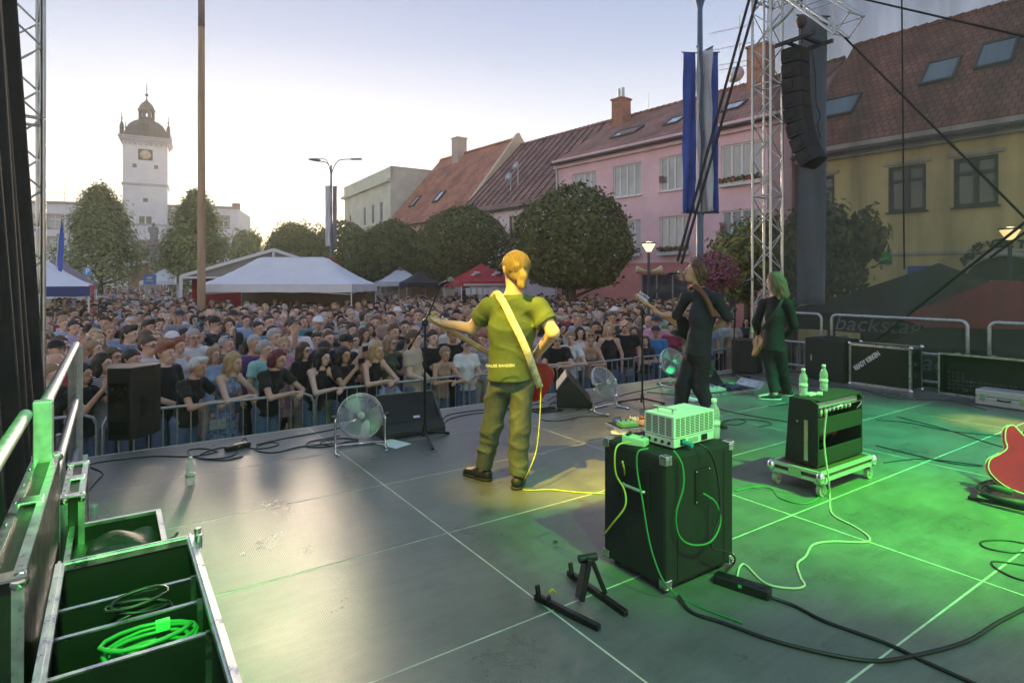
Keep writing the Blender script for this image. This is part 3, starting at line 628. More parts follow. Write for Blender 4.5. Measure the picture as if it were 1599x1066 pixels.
def tree(name,label,px,d,top,width,bottom,kind,m,n=9000,leaf=.12,seed=1,group=None,rot=0.0):
    p=at(px,HY,d); p.z=GZ; H=at(px,top,d).z-GZ; bz=at(px,bottom,d).z-GZ if bottom else 1.9
    t=thing(name,label,'tree',p,rot,group); rx=width/2; rz_=(H-bz)/2*(1.0 if kind!='ball' else 1.06); cz=(H+bz)/2 if kind!='ball' else H-rz_
    me=crown_mesh(kind,n,leaf/rx,m,seed)
    if kind=='cone': c=mobj('crown',me,t,(0,0,bz+.72*(H-bz)/2)); c.scale=(rx,rx,(H-bz)/2)
    else: c=mobj('crown',me,t,(0,0,cz)); c.scale=(rx,rx,rz_)
    b=MB(); r0=.05+width*.03
    b.tube([(0,0,0),(.03,.02,bz*.6),(.0,.05,cz*.9),(.05,.0,H*.85)],[r0,r0*.8,r0*.55,r0*.12],8)
    rnd=random.Random(seed)
    for k in range(7):
        a=k*2.4; z0=bz*.9+k*.12*(H-bz)*.5; b.tube([(0,0,z0),(math.cos(a)*rx*.4,math.sin(a)*rx*.4,z0+.4),(math.cos(a)*rx*.75,math.sin(a)*rx*.75,z0+.9)],[r0*.4,r0*.25,r0*.08],6)
    b.build('trunk',M_BARK,t)
    return t
GR='clipped round trees along the house row'
tree('round_tree','largest round clipped tree standing before the pink house',893,24,294,4.75,457,'ball',M_LEAFD,15000,.12,3,GR)
tree('round_tree','round clipped tree before the pale mauve house behind the red tent',725,31,325,4.9,446,'ball',M_LEAFD,15000,.12,3,GR,1.1)
tree('round_tree','round clipped tree before the peach house behind the white and black tents',610,38.5,347,4.6,446,'ball',M_LEAFD,11000,.14,4,GR)
tree('round_tree','round clipped tree before the pale green building by the flag lamp post',537,44.5,348,4.9,446,'ball',M_LEAF,11000,.14,4,GR,2.0)
tree('round_tree','farthest round clipped tree at the end of the row',462,53,352,5.4,446,'ball',M_LEAF,11000,.14,4,GR,4.0)
tree('pyramidal_tree','broad pyramidal green tree standing on the clock tower left',156,48,303,7.2,440,'cone',M_LEAF2,21000,.17,5,'pyramidal trees before the town hall')
tree('pyramidal_tree','pyramidal green tree between the clock tower and corner bay, behind the wooden pole',306,50,311,6.4,440,'cone',M_LEAF2,21000,.17,6,'pyramidal trees before the town hall')
tree('far_tree','small green tree beside the corner bay of the town hall',384,78,355,4.2,437,'loose',M_LEAF2,4000,.25,7)
tree('far_tree','bushy far tree standing against the sunset glow',450,92,343,6.5,434,'loose',M_LEAF2,4500,.28,8)
tree('far_tree','low far tree in the gap below the sunset glow',412,120,380,9,434,'loose',M_LEAF,4500,.3,9)
tree('far_tree','far tree rising behind the flag lamp post',490,88,350,6.5,434,'loose',M_LEAF,4500,.28,10)
tree('street_tree','bushy tree behind the stage tower before the pink house',1166,16.5,341,2.6,470,'loose',M_LEAF,7000,.10,11)
tree('street_tree','leafy tree behind the side net before the yellow house',1297,13.2,296,1.9,470,'loose',M_LEAFD,7000,.11,12)
tree('street_tree','tree behind the hanging speakers and blue banner',1235,15,330,2.6,470,'loose',M_LEAFD,6000,.11,13)

# ================================================================ tents
def popup(name,label,px,d,w_,dp,eave,peak,rz,roof,val=None,ridge=0.0,group=None,front=None,sides=False,post_m=None,valh=.28):
    p=at(px,HY,d); p.z=GZ; t=thing(name,label,'tent',p,rz,group); a,c=w_/2,dp/2; val=val or roof
    N=10
    def prof(x,y):
        q=max((abs(x)-ridge)/(a-ridge) if abs(x)>ridge else 0,abs(y)/c); return eave+(peak-eave)*(1-q)**1.25*1.0 if q<1 else eave
    b=MB()
    vs=[];n=24
    for j in range(n+1):
        for i in range(n+1):
            x=-a+2*a*i/n; y=-c+2*c*j/n; vs.append((x,y,prof(x,y)))
    b.add(vs,[(j*(n+1)+i,j*(n+1)+i+1,(j+1)*(n+1)+i+1,(j+1)*(n+1)+i) for j in range(n) for i in range(n)],0,True)
    ro=b.build('tent_roof',roof,t)
    b=MB(); pts=[(-a,-c),(a,-c),(a,c),(-a,c)]
    for k in range(4):
        p0=Vector((*pts[k],0)); p1=Vector((*pts[(k+1)%4],0)); L=(p1-p0).length; m=12
        nn=Vector(((p1-p0).y,-(p1-p0).x,0)).normalized()
        b.sheet(lambda u,v:p0.lerp(p1,u)+nn*(.006+.012*math.sin(u*L*7)*(1-v))+Vector((0,0,eave-valh*(1-v)*(1+.03*math.sin(u*23)))),m*2,2)
    b.build('valance',val,t)
    for k in range(4):
        b=MB(); b.cyl((pts[k][0]*.985,pts[k][1]*.985,0),(pts[k][0]*.985,pts[k][1]*.985,eave),.022,n=6); b.build('post',post_m or M_WHITE,t)
    b=MB()
    for k in range(4):
        q0=pts[k]; q1=pts[(k+1)%4]; b.bar((q0[0]*.97,q0[1]*.97,eave-.05),(q1[0]*.97,q1[1]*.97,eave-.35),.03,.03); b.bar((q0[0]*.97,q0[1]*.97,eave-.35),(q1[0]*.97,q1[1]*.97,eave-.05),.025,.03)
    b.build('scissor_frame',M_STEEL,t)
    if sides:
        b=MB(); b.sheet(lambda u,v:(-a+.04+2*(a-.04)*u,c-.05+.03*math.sin(u*40),v*(eave-.05)),30,3)
        b.build('back_cloth',sides,t)
    return t
M_TDARK=mat('charcoal_tent_cloth',(.03,.03,.034),.8,var=.1,vscale=1.5); M_TBLK=mat('black_tent_cloth',(.006,.007,.007),.8,var=.2,vscale=1.5)
M_TRED=mat('red_tent_cloth',(.42,.03,.035),.75,var=.1,vscale=2); M_TBLUE=mat('navy_cloth',(.04,.06,.20),.8); M_TPUR=mat('mauve_grey_cloth',(.24,.19,.22),.8,var=.1,vscale=1.5)
M_TSAND=mat('sand_cloth',(.45,.33,.20),.85); M_TGREY=mat('grey_tent_lining',(.30,.28,.25),.9)  # the marquee gable is lined in plain grey cloth
popup('popup_tent','wide pale pop-up tent in the crowd before the white marquee',457,22.0,5.5,3.0,2.45,3.45,R(-3),M_TENT,ridge=1.3,sides=mat('tent_back_brown',(.17,.13,.10),.9))
popup('popup_tent','white pop-up tent between two round clipped trees',624,37,2.8,2.8,2.5,3.45,R(20),M_TENT,group='stalls along the house row',sides=M_TENT)
popup('popup_tent','black pop-up tent with sand coloured side beside the white one',664,35,2.7,2.7,2.45,3.4,R(20),M_TDARK,group='stalls along the house row',sides=M_TSAND)
popup('popup_tent','charcoal pop-up tent peeping over the right end of the wide pale tent',572,41,2.7,2.7,2.45,3.4,R(15),M_TDARK,group='stalls along the house row')
rt_=popup('popup_tent','red pop-up tent with printed roof behind the bassist',752,28,2.9,2.9,2.52,3.4,R(22),M_TRED,group='stalls along the house row',valh=.22)
for dx,ry,cc in ((-.55,.35,(.75,.72,.68)),(.45,.3,(.78,.75,.66))):
    b=MB(); 
    for k in range(7):
        a_=k*.9; b.ball((dx+.17*math.cos(a_),-.82+.1*math.sin(a_),2.84+.09*math.sin(a_*1.7)),(.12,.05,.055),8,5,mat=0 if k%3 else 1)
    b.build('roof_print',[mat('print_cream',cc,.8),mat('print_grey',(.22,.2,.2),.8)],rt_)
b=MB()
for k in range(9): b.bx(-1.25+k*.28,-1.05+k*.28,-1.47,-1.462,1.95,2.24)
b.build('hanging_menu_cards',mat('card_white',(.7,.7,.66),.8),rt_)
b=MB(); b.bx(-1.35,1.35,-1.482,-1.474,2.335,2.44); b.build('valance_strip',mat('strip_white',(.6,.55,.53),.8),rt_)
popup('popup_tent','nearest white pop-up tent with navy and red trim by the stage curtain',42,17.5,3,4.2,2.42,3.5,R(36),M_TENT,val=M_TBLUE,group='stalls on the square edge')
popup('popup_tent','white pop-up tent with red front posts behind the navy trimmed one',70,22.5,3,4.2,2.42,3.4,R(36),M_TENT,val=mat('valance_red_white',(.6,.12,.10),.8),post_m=M_TRED,group='stalls on the square edge')
popup('popup_tent','mauve grey pop-up tent farthest along the square edge',92,29,3,4.5,2.45,3.75,R(36),M_TPUR,group='stalls on the square edge')
popup('popup_tent','white pop-up tent poking out beyond the marquee end',258,48,3,3,2.5,3.6,R(20),M_TENT)
# marquee
mp_=at(427,HY,27.0); mp_.z=GZ
mq=thing('marquee','long white marquee with open gable behind the wide pale tent','marquee',mp_,R(30)); W2=3.7; LQ=15.0; ev=2.75; pk=4.0
b=MB()
for sx in (-1,1):
    for k in range(5):
        y0=LQ*k/5; y1=LQ*(k+1)/5
        b.sheet(lambda u,v:(sx*(W2+.15)*(1-u),y0+(y1-y0)*v,ev-.03+(pk-ev)*u-.10*math.sin(math.pi*v)*math.sin(math.pi*u)),8,6)
b.build('roof_cover',M_TENT,mq)
b=MB()
for sx in (-1,1): b.sheet(lambda u,v:(sx*(W2+.155+.02*math.sin(u*60)),LQ*u,ev-.03-.28*v),60,2)
b.build('valance',M_TENT,mq)
b=MB(); b.bar((-W2,0,ev),(0,0,pk-.02),.09,.14); b.bar((W2,0,ev),(0,0,pk-.02),.09,.14); b.cyl((0,0,ev+.1),(0,0,pk-.1),.06,n=8); b.bar((-W2,0,ev-.05),(W2,0,ev-.05),.06,.08); b.build('gable_frame',M_WHITE,mq)
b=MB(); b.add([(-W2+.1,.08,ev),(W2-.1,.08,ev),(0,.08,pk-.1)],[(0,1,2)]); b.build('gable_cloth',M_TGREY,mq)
for k in range(6):
    for sx in (-1,1):
        b=MB(); b.bx(sx*W2-.06,sx*W2+.06,LQ*k/5-.05,LQ*k/5+.05,0,ev); b.build('post',M_WHITE,mq)
b=MB(); b.bx(-W2+.5,W2-.5,3.0,3.05,1.1,2.7); b.build('red_side_cloth',M_TRED,mq)
# backstage tents behind the side net
def logo(txt,parent,loc,rot,size):
    me=text_mesh(txt,size,mat('print_pale',(.42,.46,.48),.7),.003,shear=.25); o=mobj('lettering',me,parent,loc,rot=rot)
bt=popup('popup_tent','large black pop-up tent lettered backstage behind the side net',1466,12.2,4.6,4.6,1.95,2.95,R(-50),M_TBLK,valh=.35,post_m=M_BLACK,sides=M_TBLK)
logo('backstage',bt,(-.3,-2.36,1.76),(R(90),0,0),.42)
bt=popup('popup_tent','black and red pop-up tent lettered backstage at the frame edge',1606,9.6,3.2,3.2,1.55,2.75,R(-50),M_TBLK,valh=.6,post_m=M_BLACK,sides=M_TBLK)
b=MB(); b.add([(-1.62,-.9,1.93),(-1.0,-1.4,1.84),(.9,-1.3,1.9),(.5,-.3,2.55),(-.4,-.25,2.6)],[(0,1,2,3,4)]); b.build('red_panel',M_TRED,bt)
logo('backstage',bt,(-.5,-1.66,1.3),(R(90),0,0),.38)

# ================================================================ poles, lamps, flags, signs
p=at(314.5,HY,20.0); p.z=GZ
mpole=thing('wooden_pole','tall bare wooden maypole rising out of the crowd','pole',p)
M_POLE=mat('peeled_wood',(.42,.29,.18),.8,var=.25,vscale=7,stretch=(1,1,.12),bump=.4,bscale=12); M_POLE2=mat('barked_wood',(.22,.17,.16),.85,var=.3,vscale=9,stretch=(1,1,.3),bump=.6,bscale=20)
b=MB(); hz=[0,2,4,6,8,10,11.15]; b.tube([(.004*math.sin(z*1.3),0,z) for z in hz],[.135-.003*z for z in hz],14,caps=False); b.build('peeled_trunk',M_POLE,mpole)
b=MB(); hz=[11.15,12,13,15,18]; b.tube([(.004*math.sin(z*1.3),0,z) for z in hz],[.105,.104,.1,.09,.07],14); b.build('barked_top',M_POLE2,mpole)
M_POLEB=mat('blue_grey_post_paint',(.10,.14,.20),.4,.3); M_BLUE_FL=mat('blue_flag_cloth',(.045,.10,.42),.7,var=.12,vscale=4); M_WH_FL=mat('white_flag_cloth',(.66,.66,.68),.7); M_DK_FL=mat('violet_grey_flag_cloth',(.20,.19,.24),.7)
def banner(parent,x,w_,z0,z1,m,a,off=0.0,amp=.03):
    b=MB(); ca,sa=math.cos(a),math.sin(a)
    def fn(u,v):
        r=x+w_*u; y=amp*math.sin(u*9+v*5+off)*(1.15-v)+.02*math.sin(v*17+u*4); return (ca*r-sa*y,sa*r+ca*y,z0+(z1-z0)*v)
    b.sheet(fn,12,24); o=b.build('flag',m,parent); so=o.modifiers.new('thickness','SOLIDIFY'); so.thickness=.004
def lamppost(label,px,d,H,arms,flags,z0,z1,pm,fb=None,lit=0):
    p=at(px,HY,d); p.z=GZ; t=thing('street_lamp_post',label,'lamp post',p); 
    b=MB(); b.tube([(0,0,0),(0,0,1.2),(0,0,1.25),(0,0,H*.8),(0,0,H)],[.10,.10,.075,.06,.045],12); b.build('post',pm,t)
    for (dx,dy,dz) in arms:
        b=MB(); b.tube(smooth_pts([(0,0,H-.6),(dx*.12,dy*.12,H-.15),(dx*.4,dy*.4,H+dz*.85),(dx,dy,H+dz)],5),.028,8); ao=b.build('arm',pm,t)
        b=MB(); dirv=Vector((dx,dy,0)).normalized(); q=Vector((dx,dy,H+dz)); b.bar(q-dirv*.05,q+dirv*.55,.2,.075); b.build('lamp_head',mat('lamp_grey',(.14,.15,.16),.5,.3),ao,bev=.02)
        if lit:
            b=MB(); b.bar(q+dirv*.12+Vector((0,0,-.045)),q+dirv*.48+Vector((0,0,-.045)),.14,.012); b.build('lamp_lens',mat('lit_lens',(1,.85,.6),.4,emit=(1,.74,.40),es=.9),ao)
    for k,(a,m) in enumerate(flags):
        banner(t,.09,fb or .28,z0,z1,m,a,k*1.7)
        b=MB(); 
        for zz in (z1,z0): b.cyl((0,0,zz),(math.cos(a)*((fb or .28)+.12),math.sin(a)*((fb or .28)+.12),zz),.012,n=6)
        b.build('flag_bracket',pm,t)
    return t
def zpx(y,d): return CH-(y-HY)/F*d-GZ
lp=lamppost('slim lamp post with three grey and white flags before the green building',517,32,zpx(258,32),[(-.72,.1,.35),(-.45,-.6,.1),(1.15,-.1,.3)],[(R(180),M_DK_FL),(R(0),M_DK_FL),(R(265),M_WH_FL),(R(215),M_WH_FL)],zpx(385,32),zpx(291,32),M_POLEB,.22)
lp2=lamppost('blue lamp post carrying blue and white flags behind the singer',1093,12.0,8.6,[(-1.25,-.25,.10),(1.2,.3,.3)],[(R(186),M_BLUE_FL),(R(-6),M_BLUE_FL),(R(243),M_WH_FL),(R(292),M_WH_FL),(R(62),M_BLUE_FL)],zpx(333,12),zpx(83,12),M_POLEB,.27,lit=1)
def flower_ball(parent,c,r,m,seed):
    rng=np.random.default_rng(seed); n=2600; d=rng.normal(size=(n,3)); d/=np.linalg.norm(d,axis=1,keepdims=True); rr=rng.uniform(.55,1.05,n)
    P=d*rr[:,None]*np.array([r*1.05,r*1.05,r*.8])+np.array(c); P[:,2]-=.15*r*(np.abs(d[:,0])**2)
    me=leaves_mesh('flower_mass',P,d+rng.normal(0,.5,(n,3)),.055 if r<.8 else .07,m,rng,1.2); mobj('flower_basket',me,parent)
flower_ball(lp2,(.22,-.05,zpx(424,12)),.52,leaf_mat('pink_basket_flowers',(.10,.10,.05),(.48,.12,.24),.1),21)
flower_ball(lp,(0,0,zpx(411,32)),.42,leaf_mat('orange_basket_flowers',(.22,.08,.05),(.50,.13,.07),.1),22)
def parklamp(label,px,d,ytop,lit=14.0,horns=True):
    p=at(px,HY,d); p.z=GZ; H=zpx(ytop,d); t=thing('park_lamp',label,'lamp',p)
    b=MB(); b.tube([(0,0,0),(0,0,.5),(0,0,H-.25)],[.06,.045,.035],10); b.build('post',mat('dark_post',(.05,.055,.055),.5,.3),t)
    b=MB(); b.lathe([(.06,0),(.17,.19)],14,c=(0,0,H-.24)); b.build('lamp_shade',mat('lit_shade',(1,.8,.5),.4,emit=(1,.62,.25),es=lit*.028),t)
    b=MB(); b.lathe([(.19,0),(.19,.03),(.04,.06)],14,c=(0,0,H-.05)); b.build('lamp_cap',mat('dark_post',(.05,.055,.055),.5,.3),t)
    l=bpy.data.lights.new('lamp_light','POINT'); l.energy=9; l.color=(1,.66,.32); l.shadow_soft_size=.1; lo=bpy.data.objects.new('lamp_light',l); COL.objects.link(lo); lo.parent=t; lo.location=(0,0,H+.18)
    if horns:
        for sx in (-1,1):
            b=MB(); M=Matrix.Translation((sx*.06,-.03,H-.75))@Matrix.Rotation(sx*R(80),4,'Y'); b.lathe([(.035,0),(.04,.08),(.06,.14),(.11,.26),(.115,.27)],12,M=M); b.build('horn_speaker',mat('horn_cream',(.55,.45,.26),.5),t)
    return t
parklamp('lit park lamp with two cream horn speakers before the pink house',1013,15,378)
parklamp('lit park lamp glowing behind the side net before the yellow house',1577,11.5,355,horns=False)
# parking sign, beach flag, blue banner
p=at(137,HY,40); p.z=GZ; t=thing('parking_sign','blue parking sign with white letter P above the crowd','sign',p,R(3)); z=zpx(424,40)
b=MB(); b.cyl((0,0.02,0),(0,.02,z+.3),.035,n=8); b.build('post',M_STEEL,t); b=MB(); b.bx(-.27,.27,-.03,-.01,z-.3,z+.3); b.build('sign_plate',mat('sign_sky_blue',(.08,.28,.62),.5),t,bev=.01)
mobj('lettering',text_mesh('P',.5,M_WHITE,.003,bold=.012),t,(0,-.035,z),rot=(R(90),0,0))
p=at(85,HY,19); p.z=GZ; t=thing('beach_flag','tall blue feather flag leaning between the stall tents','flag',p)
zt=zpx(336,19); b=MB(); b.tube(smooth_pts([(0,0,0),(.02,0,2.2),(.10,0,3.6),(.22,0,zt-.15),(.20,0,zt)],6),.014,6); b.build('flag_pole',M_STEEL,t)
b=MB(); b.sheet(lambda u,v:(.045*1+.03*v*2+.17*u*math.sin(math.pi*min(1,(v*.82+.14)))+.10*v,.02*math.sin(v*8+u*2),2.1+(zt-2.1)*v),6,20); o=b.build('flag_cloth',M_BLUE_FL,t); o.modifiers.new('thickness','SOLIDIFY').thickness=.004
p=at(234,HY,44); p.z=GZ; t=thing('blue_banner','blue printed banner standing above the crowd before the gateway','banner',p,R(-5)); z=zpx(435,44)
b=MB(); b.bx(-.5,.5,-.02,.02,z-.45,z+.32); b.build('banner_panel',mat('banner_blue',(.05,.13,.36),.6),t); b=MB(); b.bx(-.2,.2,-.032,-.022,z-.02,z+.14); b.bx(-.28,.28,-.032,-.022,z-.2,z-.14); b.build('banner_print',mat('print_tan',(.5,.42,.32),.7),t)
for sx in (-1,1): b=MB(); b.cyl((sx*.45,.03,0),(sx*.45,.03,z+.3),.02,n=6); b.build('post',M_STEEL,t)

# ================================================================ stage structure: towers, curtain, net, railings, roof
M_TRUSS=mat('truss_aluminium',(.55,.56,.54),.38,.85,var=.12,vscale=9)
def truss_mesh(b,p,q,w_,bay=.5,rc=.024,rb=.010,roll=0.0,mat=0):
    p=Vector(p); q=Vector(q); d=(q-p); L=d.length; d.normalize(); x=d.orthogonal().normalized() if abs(d.z)<.9 else Vector((1,0,0)); 
    if abs(d.z)<.9: x=d.cross(Vector((0,0,1))).normalized()
    y=d.cross(x); cr,sr=math.cos(roll),math.sin(roll); x,y=x*cr+y*sr,y*cr-x*sr
    C=[(x*sx+y*sy)*w_/2 for sx,sy in ((-1,-1),(1,-1),(1,1),(-1,1))]
    for c in C: b.cyl(p+c,q+c,rc,n=8,mat=mat)
    n=max(1,int(round(L/bay)))
    for k in range(4):
        a,c=C[k],C[(k+1)%4]
        for i in range(n):
            s0=p+d*(L*i/n); s1=p+d*(L*(i+1)/n)
            if (i+k)%2: b.cyl(s0+a,s1+c,rb,n=6,mat=mat,caps=False)
            else: b.cyl(s0+c,s1+a,rb,n=6,mat=mat,caps=False)
        b.cyl(p+a,p+c,rb,n=6,mat=mat); b.cyl(q+a,q+c,rb,n=6,mat=mat)
def tower(label,p,w_,H,roll):
    t=thing('truss_tower',label,'truss tower',(p.x,p.y,GZ),STH,'stage towers')
    seg=2.0; z=.12; k=0
    while z<H-.01:
        z1=min(z+seg,H); b=MB(); truss_mesh(b,(0,0,z),(0,0,z1-.012),w_,.36,roll=roll); b.build('truss_segment',M_TRUSS,t)
        z=z1
    b=MB(); b.bx(-.35,.35,-.35,.35,0,.12); b.build('base_plate',M_STEEL,t,bev=.01)
    return t
tR=at(1198,HY,10.7); tower('silver lattice truss tower behind the green lit guitarist',tR,.36,8.8,R(0))
tL=Vector((-4.66,5.55,0)); tower('silver lattice truss tower beside the dark curtain',tL,.36,8.8,R(10))
# guy straps from the tower head
b=MB(); b.bar(at(1178,-30,10.6),at(1058,408,11.6),.022,.045); tag(b.build('guy_strap',mat('black_webbing',(.02,.02,.022),.8)),'black tension strap slanting down, upper of the close pair by the flags','strap','tension straps by the blue flags')
b=MB(); b.bar(at(1190,-30,10.5),at(1064,412,11.5),.022,.045); tag(b.build('guy_strap',mat('black_webbing',(.02,.02,.022),.8)),'black tension strap slanting down, nearer the tower of the close pair','strap','tension straps by the blue flags')
# roof and overhead trusses, outside the picture except the end of one truss
rf=thing('overhead_rig','overhead lattice trusses above the stage','truss',P0,STH)
for v in (.2,5.0,9.6):
    b=MB(); truss_mesh(b,(-.5,-v,7.0),(10.8,-v,7.0),.36,.4); b.build('roof_truss',M_TRUSS,rf)
tr_=thing('side_truss','lattice truss arm holding the hanging speakers','truss',(0,0,0))
b=MB(); truss_mesh(b,at(1215,-38,10.4),at(1326,40,9.2),.34,.36,.022,.009); b.build('truss_segment',M_TRUSS,tr_)
b=MB(); b.tube(smooth_pts([at(1200,50,10.5),at(1225,28,10.3),at(1246,0,10.1),at(1250,-20,10.1)],5),.028,8); b.build('brace_tube',M_TRUSS,tr_)
# hanging line array
M_SPK=mat('speaker_black',(.009,.009,.0095),.55,bump=.2,bscale=300); M_GRL=mat('speaker_grille',(.018,.018,.019),.5,.3,bump=.6,bscale=500)
la=thing('line_array','curved hanging line array of black loudspeakers beside the tower','loudspeakers',at(1243,74,10.6),STH+R(180))
b=MB(); b.bar((-.30,-.2,.02),(-.30,.5,.02),.05,.06); b.bar((.30,-.2,.02),(.30,.5,.02),.05,.06); b.bar((-.3,0,.02),(.3,0,.02),.05,.05); b.bar((-.3,.3,.02),(.3,.3,.02),.05,.05)
b.cyl((0,.1,.03),(0,.1,.30),.018,n=6); b.cyl((0,.1,.62),(0,.1,1.3),.02,n=6); b.build('flying_frame',M_BLACK,la)
b=MB(); b.ball((0,.1,.42),(.10,.09,.13),12,8); b.build('chain_hoist',mat('hoist_brown',(.10,.075,.05),.6),la)
ang=0.0; pos=Vector((0,0,-.04)); hb=.27
for k in range(8):
    Mx=Matrix.Translation(pos)@Matrix.Rotation(R(ang),4,'X'); b=MB()
    poly=[(-.22,-.15),(.22,-.15),(.22,.0),(.15,.17),(-.15,.17),(-.22,.0)]
    b.prism([(x,y) for x,y in poly],-hb+.008,-.008,0,Mx); b.bx(-.21,.21,-.165,-.151,-hb+.02,-.02,1,Mx); b.bx(-.235,-.222,-.1,.06,-.2,-.07,0,Mx); b.bx(.222,.235,-.1,.06,-.2,-.07,0,Mx)
    b.build('speaker_box',[M_SPK,M_GRL],la,bev=.008)
    pos=Mx@Vector((0,.0,-hb)); ang+=[1,1.5,2,3,5,7,9,10][k]
b=MB(); b.tube(smooth_pts([(.1,.33,-.1),(.13,.42,-.6),(.06,.4,-1.1),(.12,.5,-1.35),(.05,.42,-1.5),(.1,.5,-1.75)],6),.01,6); b.build('speaker_cable',M_RUBBER,la)
# blue banner hanging by the net
bn=thing('hanging_banner','long faded blue printed banner hanging behind the side net','banner',at(1268,475,11.4),STH-R(50)); hh=(475-22)/F*11.4
b=MB(); b.sheet(lambda u,v:(-.25+.5*u+.04*(v-.5),.025*math.sin(u*7+v*9),hh*v-.10*u*v),10,40); o=b.build('banner_cloth',mat('banner_faded_blue',(.20,.28,.42),.75,var=.25,vscale=1.2,col2=(.34,.36,.40),detail=2),bn); o.modifiers.new('thickness','SOLIDIFY').thickness=.003
b=MB(); b.cyl((-.28,0,hh+.01),(.32,0,hh-.09),.015,n=6); b.build('banner_rod',M_BLACK,bn)
# dark curtain beside the stage edge
ct=thing('side_curtain','dark heavy curtain hanging beside the truss tower','curtain',P0,STH)
b=MB(); b.sheet(lambda u,v:(-.27-.48*v+.05*math.sin(u*55)+.03*math.sin(u*23+v*2),.47-.10*v-4.6*u,GZ+.02+8.6*v),150,14); o=b.build('curtain_cloth',mat('black_molton',(.022,.021,.020),.95,var=.25,vscale=5),ct); o.modifiers.new('thickness','SOLIDIFY').thickness=.006
# side net (scrim)
def scrim_mat():
    m=bpy.data.materials.new('dark_scrim_net'); m.use_nodes=True; t=m.node_tree; b=t.nodes['Principled BSDF']; L=t.links.new
    b.inputs['Base Color'].default_value=(.085,.095,.085,1); b.inputs['Roughness'].default_value=.9; b.inputs['Specular IOR Level'].default_value=.2
    tc=t.nodes.new('ShaderNodeTexCoord'); n=t.nodes.new('ShaderNodeTexNoise'); mp=t.nodes.new('ShaderNodeMapping'); mp.inputs['Scale'].default_value=(2.2,2.2,.25); mp.inputs['Rotation'].default_value=(0,R(12),0)
    n.inputs['Scale'].default_value=1.0; n.inputs['Detail'].default_value=4; L(tc.outputs['Object'],mp.inputs[0]); L(mp.outputs[0],n.inputs['Vector'])
    mr=t.nodes.new('ShaderNodeMapRange'); mr.inputs[1].default_value=.3; mr.inputs[2].default_value=.7; mr.inputs[3].default_value=.46; mr.inputs[4].default_value=.74; L(n.outputs[0],mr.inputs[0])
    tr=t.nodes.new('ShaderNodeBsdfTransparent'); mx=t.nodes.new('ShaderNodeMixShader'); L(mr.outputs[0],mx.inputs[0]); L(tr.outputs[0],mx.inputs[1]); L(b.outputs[0],mx.inputs[2]); L(mx.outputs[0],t.nodes['Material Output'].inputs[0])
    return m
net=thing('side_net','dark see-through net stretched along the side of the stage','net',P0,STH); UN=10.62
b=MB(); b.sheet(lambda u,v:(UN+.05*math.sin(u*31+v*3)+.07*math.sin(u*12-v*4+1)+.03*math.sin((u*3+v)*14),-(.02+6.8*u),-.25+7.6*v),110,36); b.build('net_cloth',scrim_mat(),net)
def sidep(px,py,off=.12):
    dx=(px-CX)/F; D=AX.dot(P0)+UN-off; Y=D/(AX.x*dx+AX.y); return at(px,py,Y)
M_ROPE=mat('black_rope',(.012,.013,.012),.8)
for nm,lb,p,q,r in (('brace_cable','black cable crossing the top corner of the net',sidep(1335,-4),sidep(1620,62),.016),('brace_cable','black cable slanting from the truss arm down across the net',sidep(1298,38),sidep(1612,352),.018),('brace_cable','black brace rising from the railing to the frame edge',sidep(1370,530,.2),sidep(1612,338,.2),.022),('brace_cable','short black brace doubling the rising one by the park lamp',sidep(1545,403,.25),sidep(1612,354,.25),.018),('brace_cable','thin black rope hanging straight down the net',sidep(1408,-10),sidep(1412,420),.012)):
    b=MB(); b.cyl(p,q,r,n=6); tag(b.build(nm,M_ROPE),lb,'cable')
# railings
def rail_panel(name,label,u0,v0,u1,v1,h,group,low=True):
    a=S(u0,v0); c=S(u1,v1); t=thing(name,label,'railing',a,math.atan2((c-a).y,(c-a).x),group); L=(c-a).length; r=.024; k=.09
    pts=[(0,0,0),(0,0,h-k)]+[(k-k*math.cos(R(x)),0,h-k+k*math.sin(R(x))) for x in (20,45,70)]+[(k,0,h),(L-k,0,h)]+[(L-k+k*math.sin(R(x)),0,h-k+k*math.cos(R(x))) for x in (20,45,70)]+[(L,0,h-k),(L,0,0)]
    b=MB(); b.tube(pts,r,10); b.build('frame_tube',M_STEEL,t)
    for z in ((h*.5,.1) if low else (h*.5,)):
        b=MB(); b.cyl((0,0,z),(L,0,z),r*.85,n=10); b.build('rail',M_STEEL,t)
    return t
GRr='railings along the net'
rail_panel('stage_railing','steel railing loop behind the green lit guitarist',10.22,.12,10.22,1.28,1.02,GRr)
rail_panel('stage_railing','longest visible steel railing loop behind the lettered case',10.22,1.45,10.22,3.35,1.02,GRr)
rail_panel('stage_railing','steel railing loop behind the foam lined case',10.22,3.6,10.22,5.5,1.02,GRr)
lr=thing('edge_railing','galvanised railing with square posts along the open stage edge','railing',P0,STH)
for v,x,w_,z1 in ((.06,-.06,.055,1.02),(.16,-.0,.05,1.02),(3.08,-.03,.075,1.03),(1.62,-.05,.05,.56),(4.35,-.02,.07,.62)):
    b=MB(); b.bx(x-w_/2,x+w_/2,-v-w_/2,-v+w_/2,-.75,z1); b.build('post',M_STEEL,lr,bev=.004)
for v0,v1,z0,z1,x in ((.05,3.06,1.02,1.0,-.03),(3.14,4.9,.98,.98,-.09),(.08,3.05,.55,.55,-.02),(.18,1.6,.10,.10,-.02),(3.12,4.33,.52,.52,-.03)):
    b=MB(); b.cyl((x,-v0,z0),(x,-v1,z1),.027,n=12); b.build('rail',M_STEEL,lr)
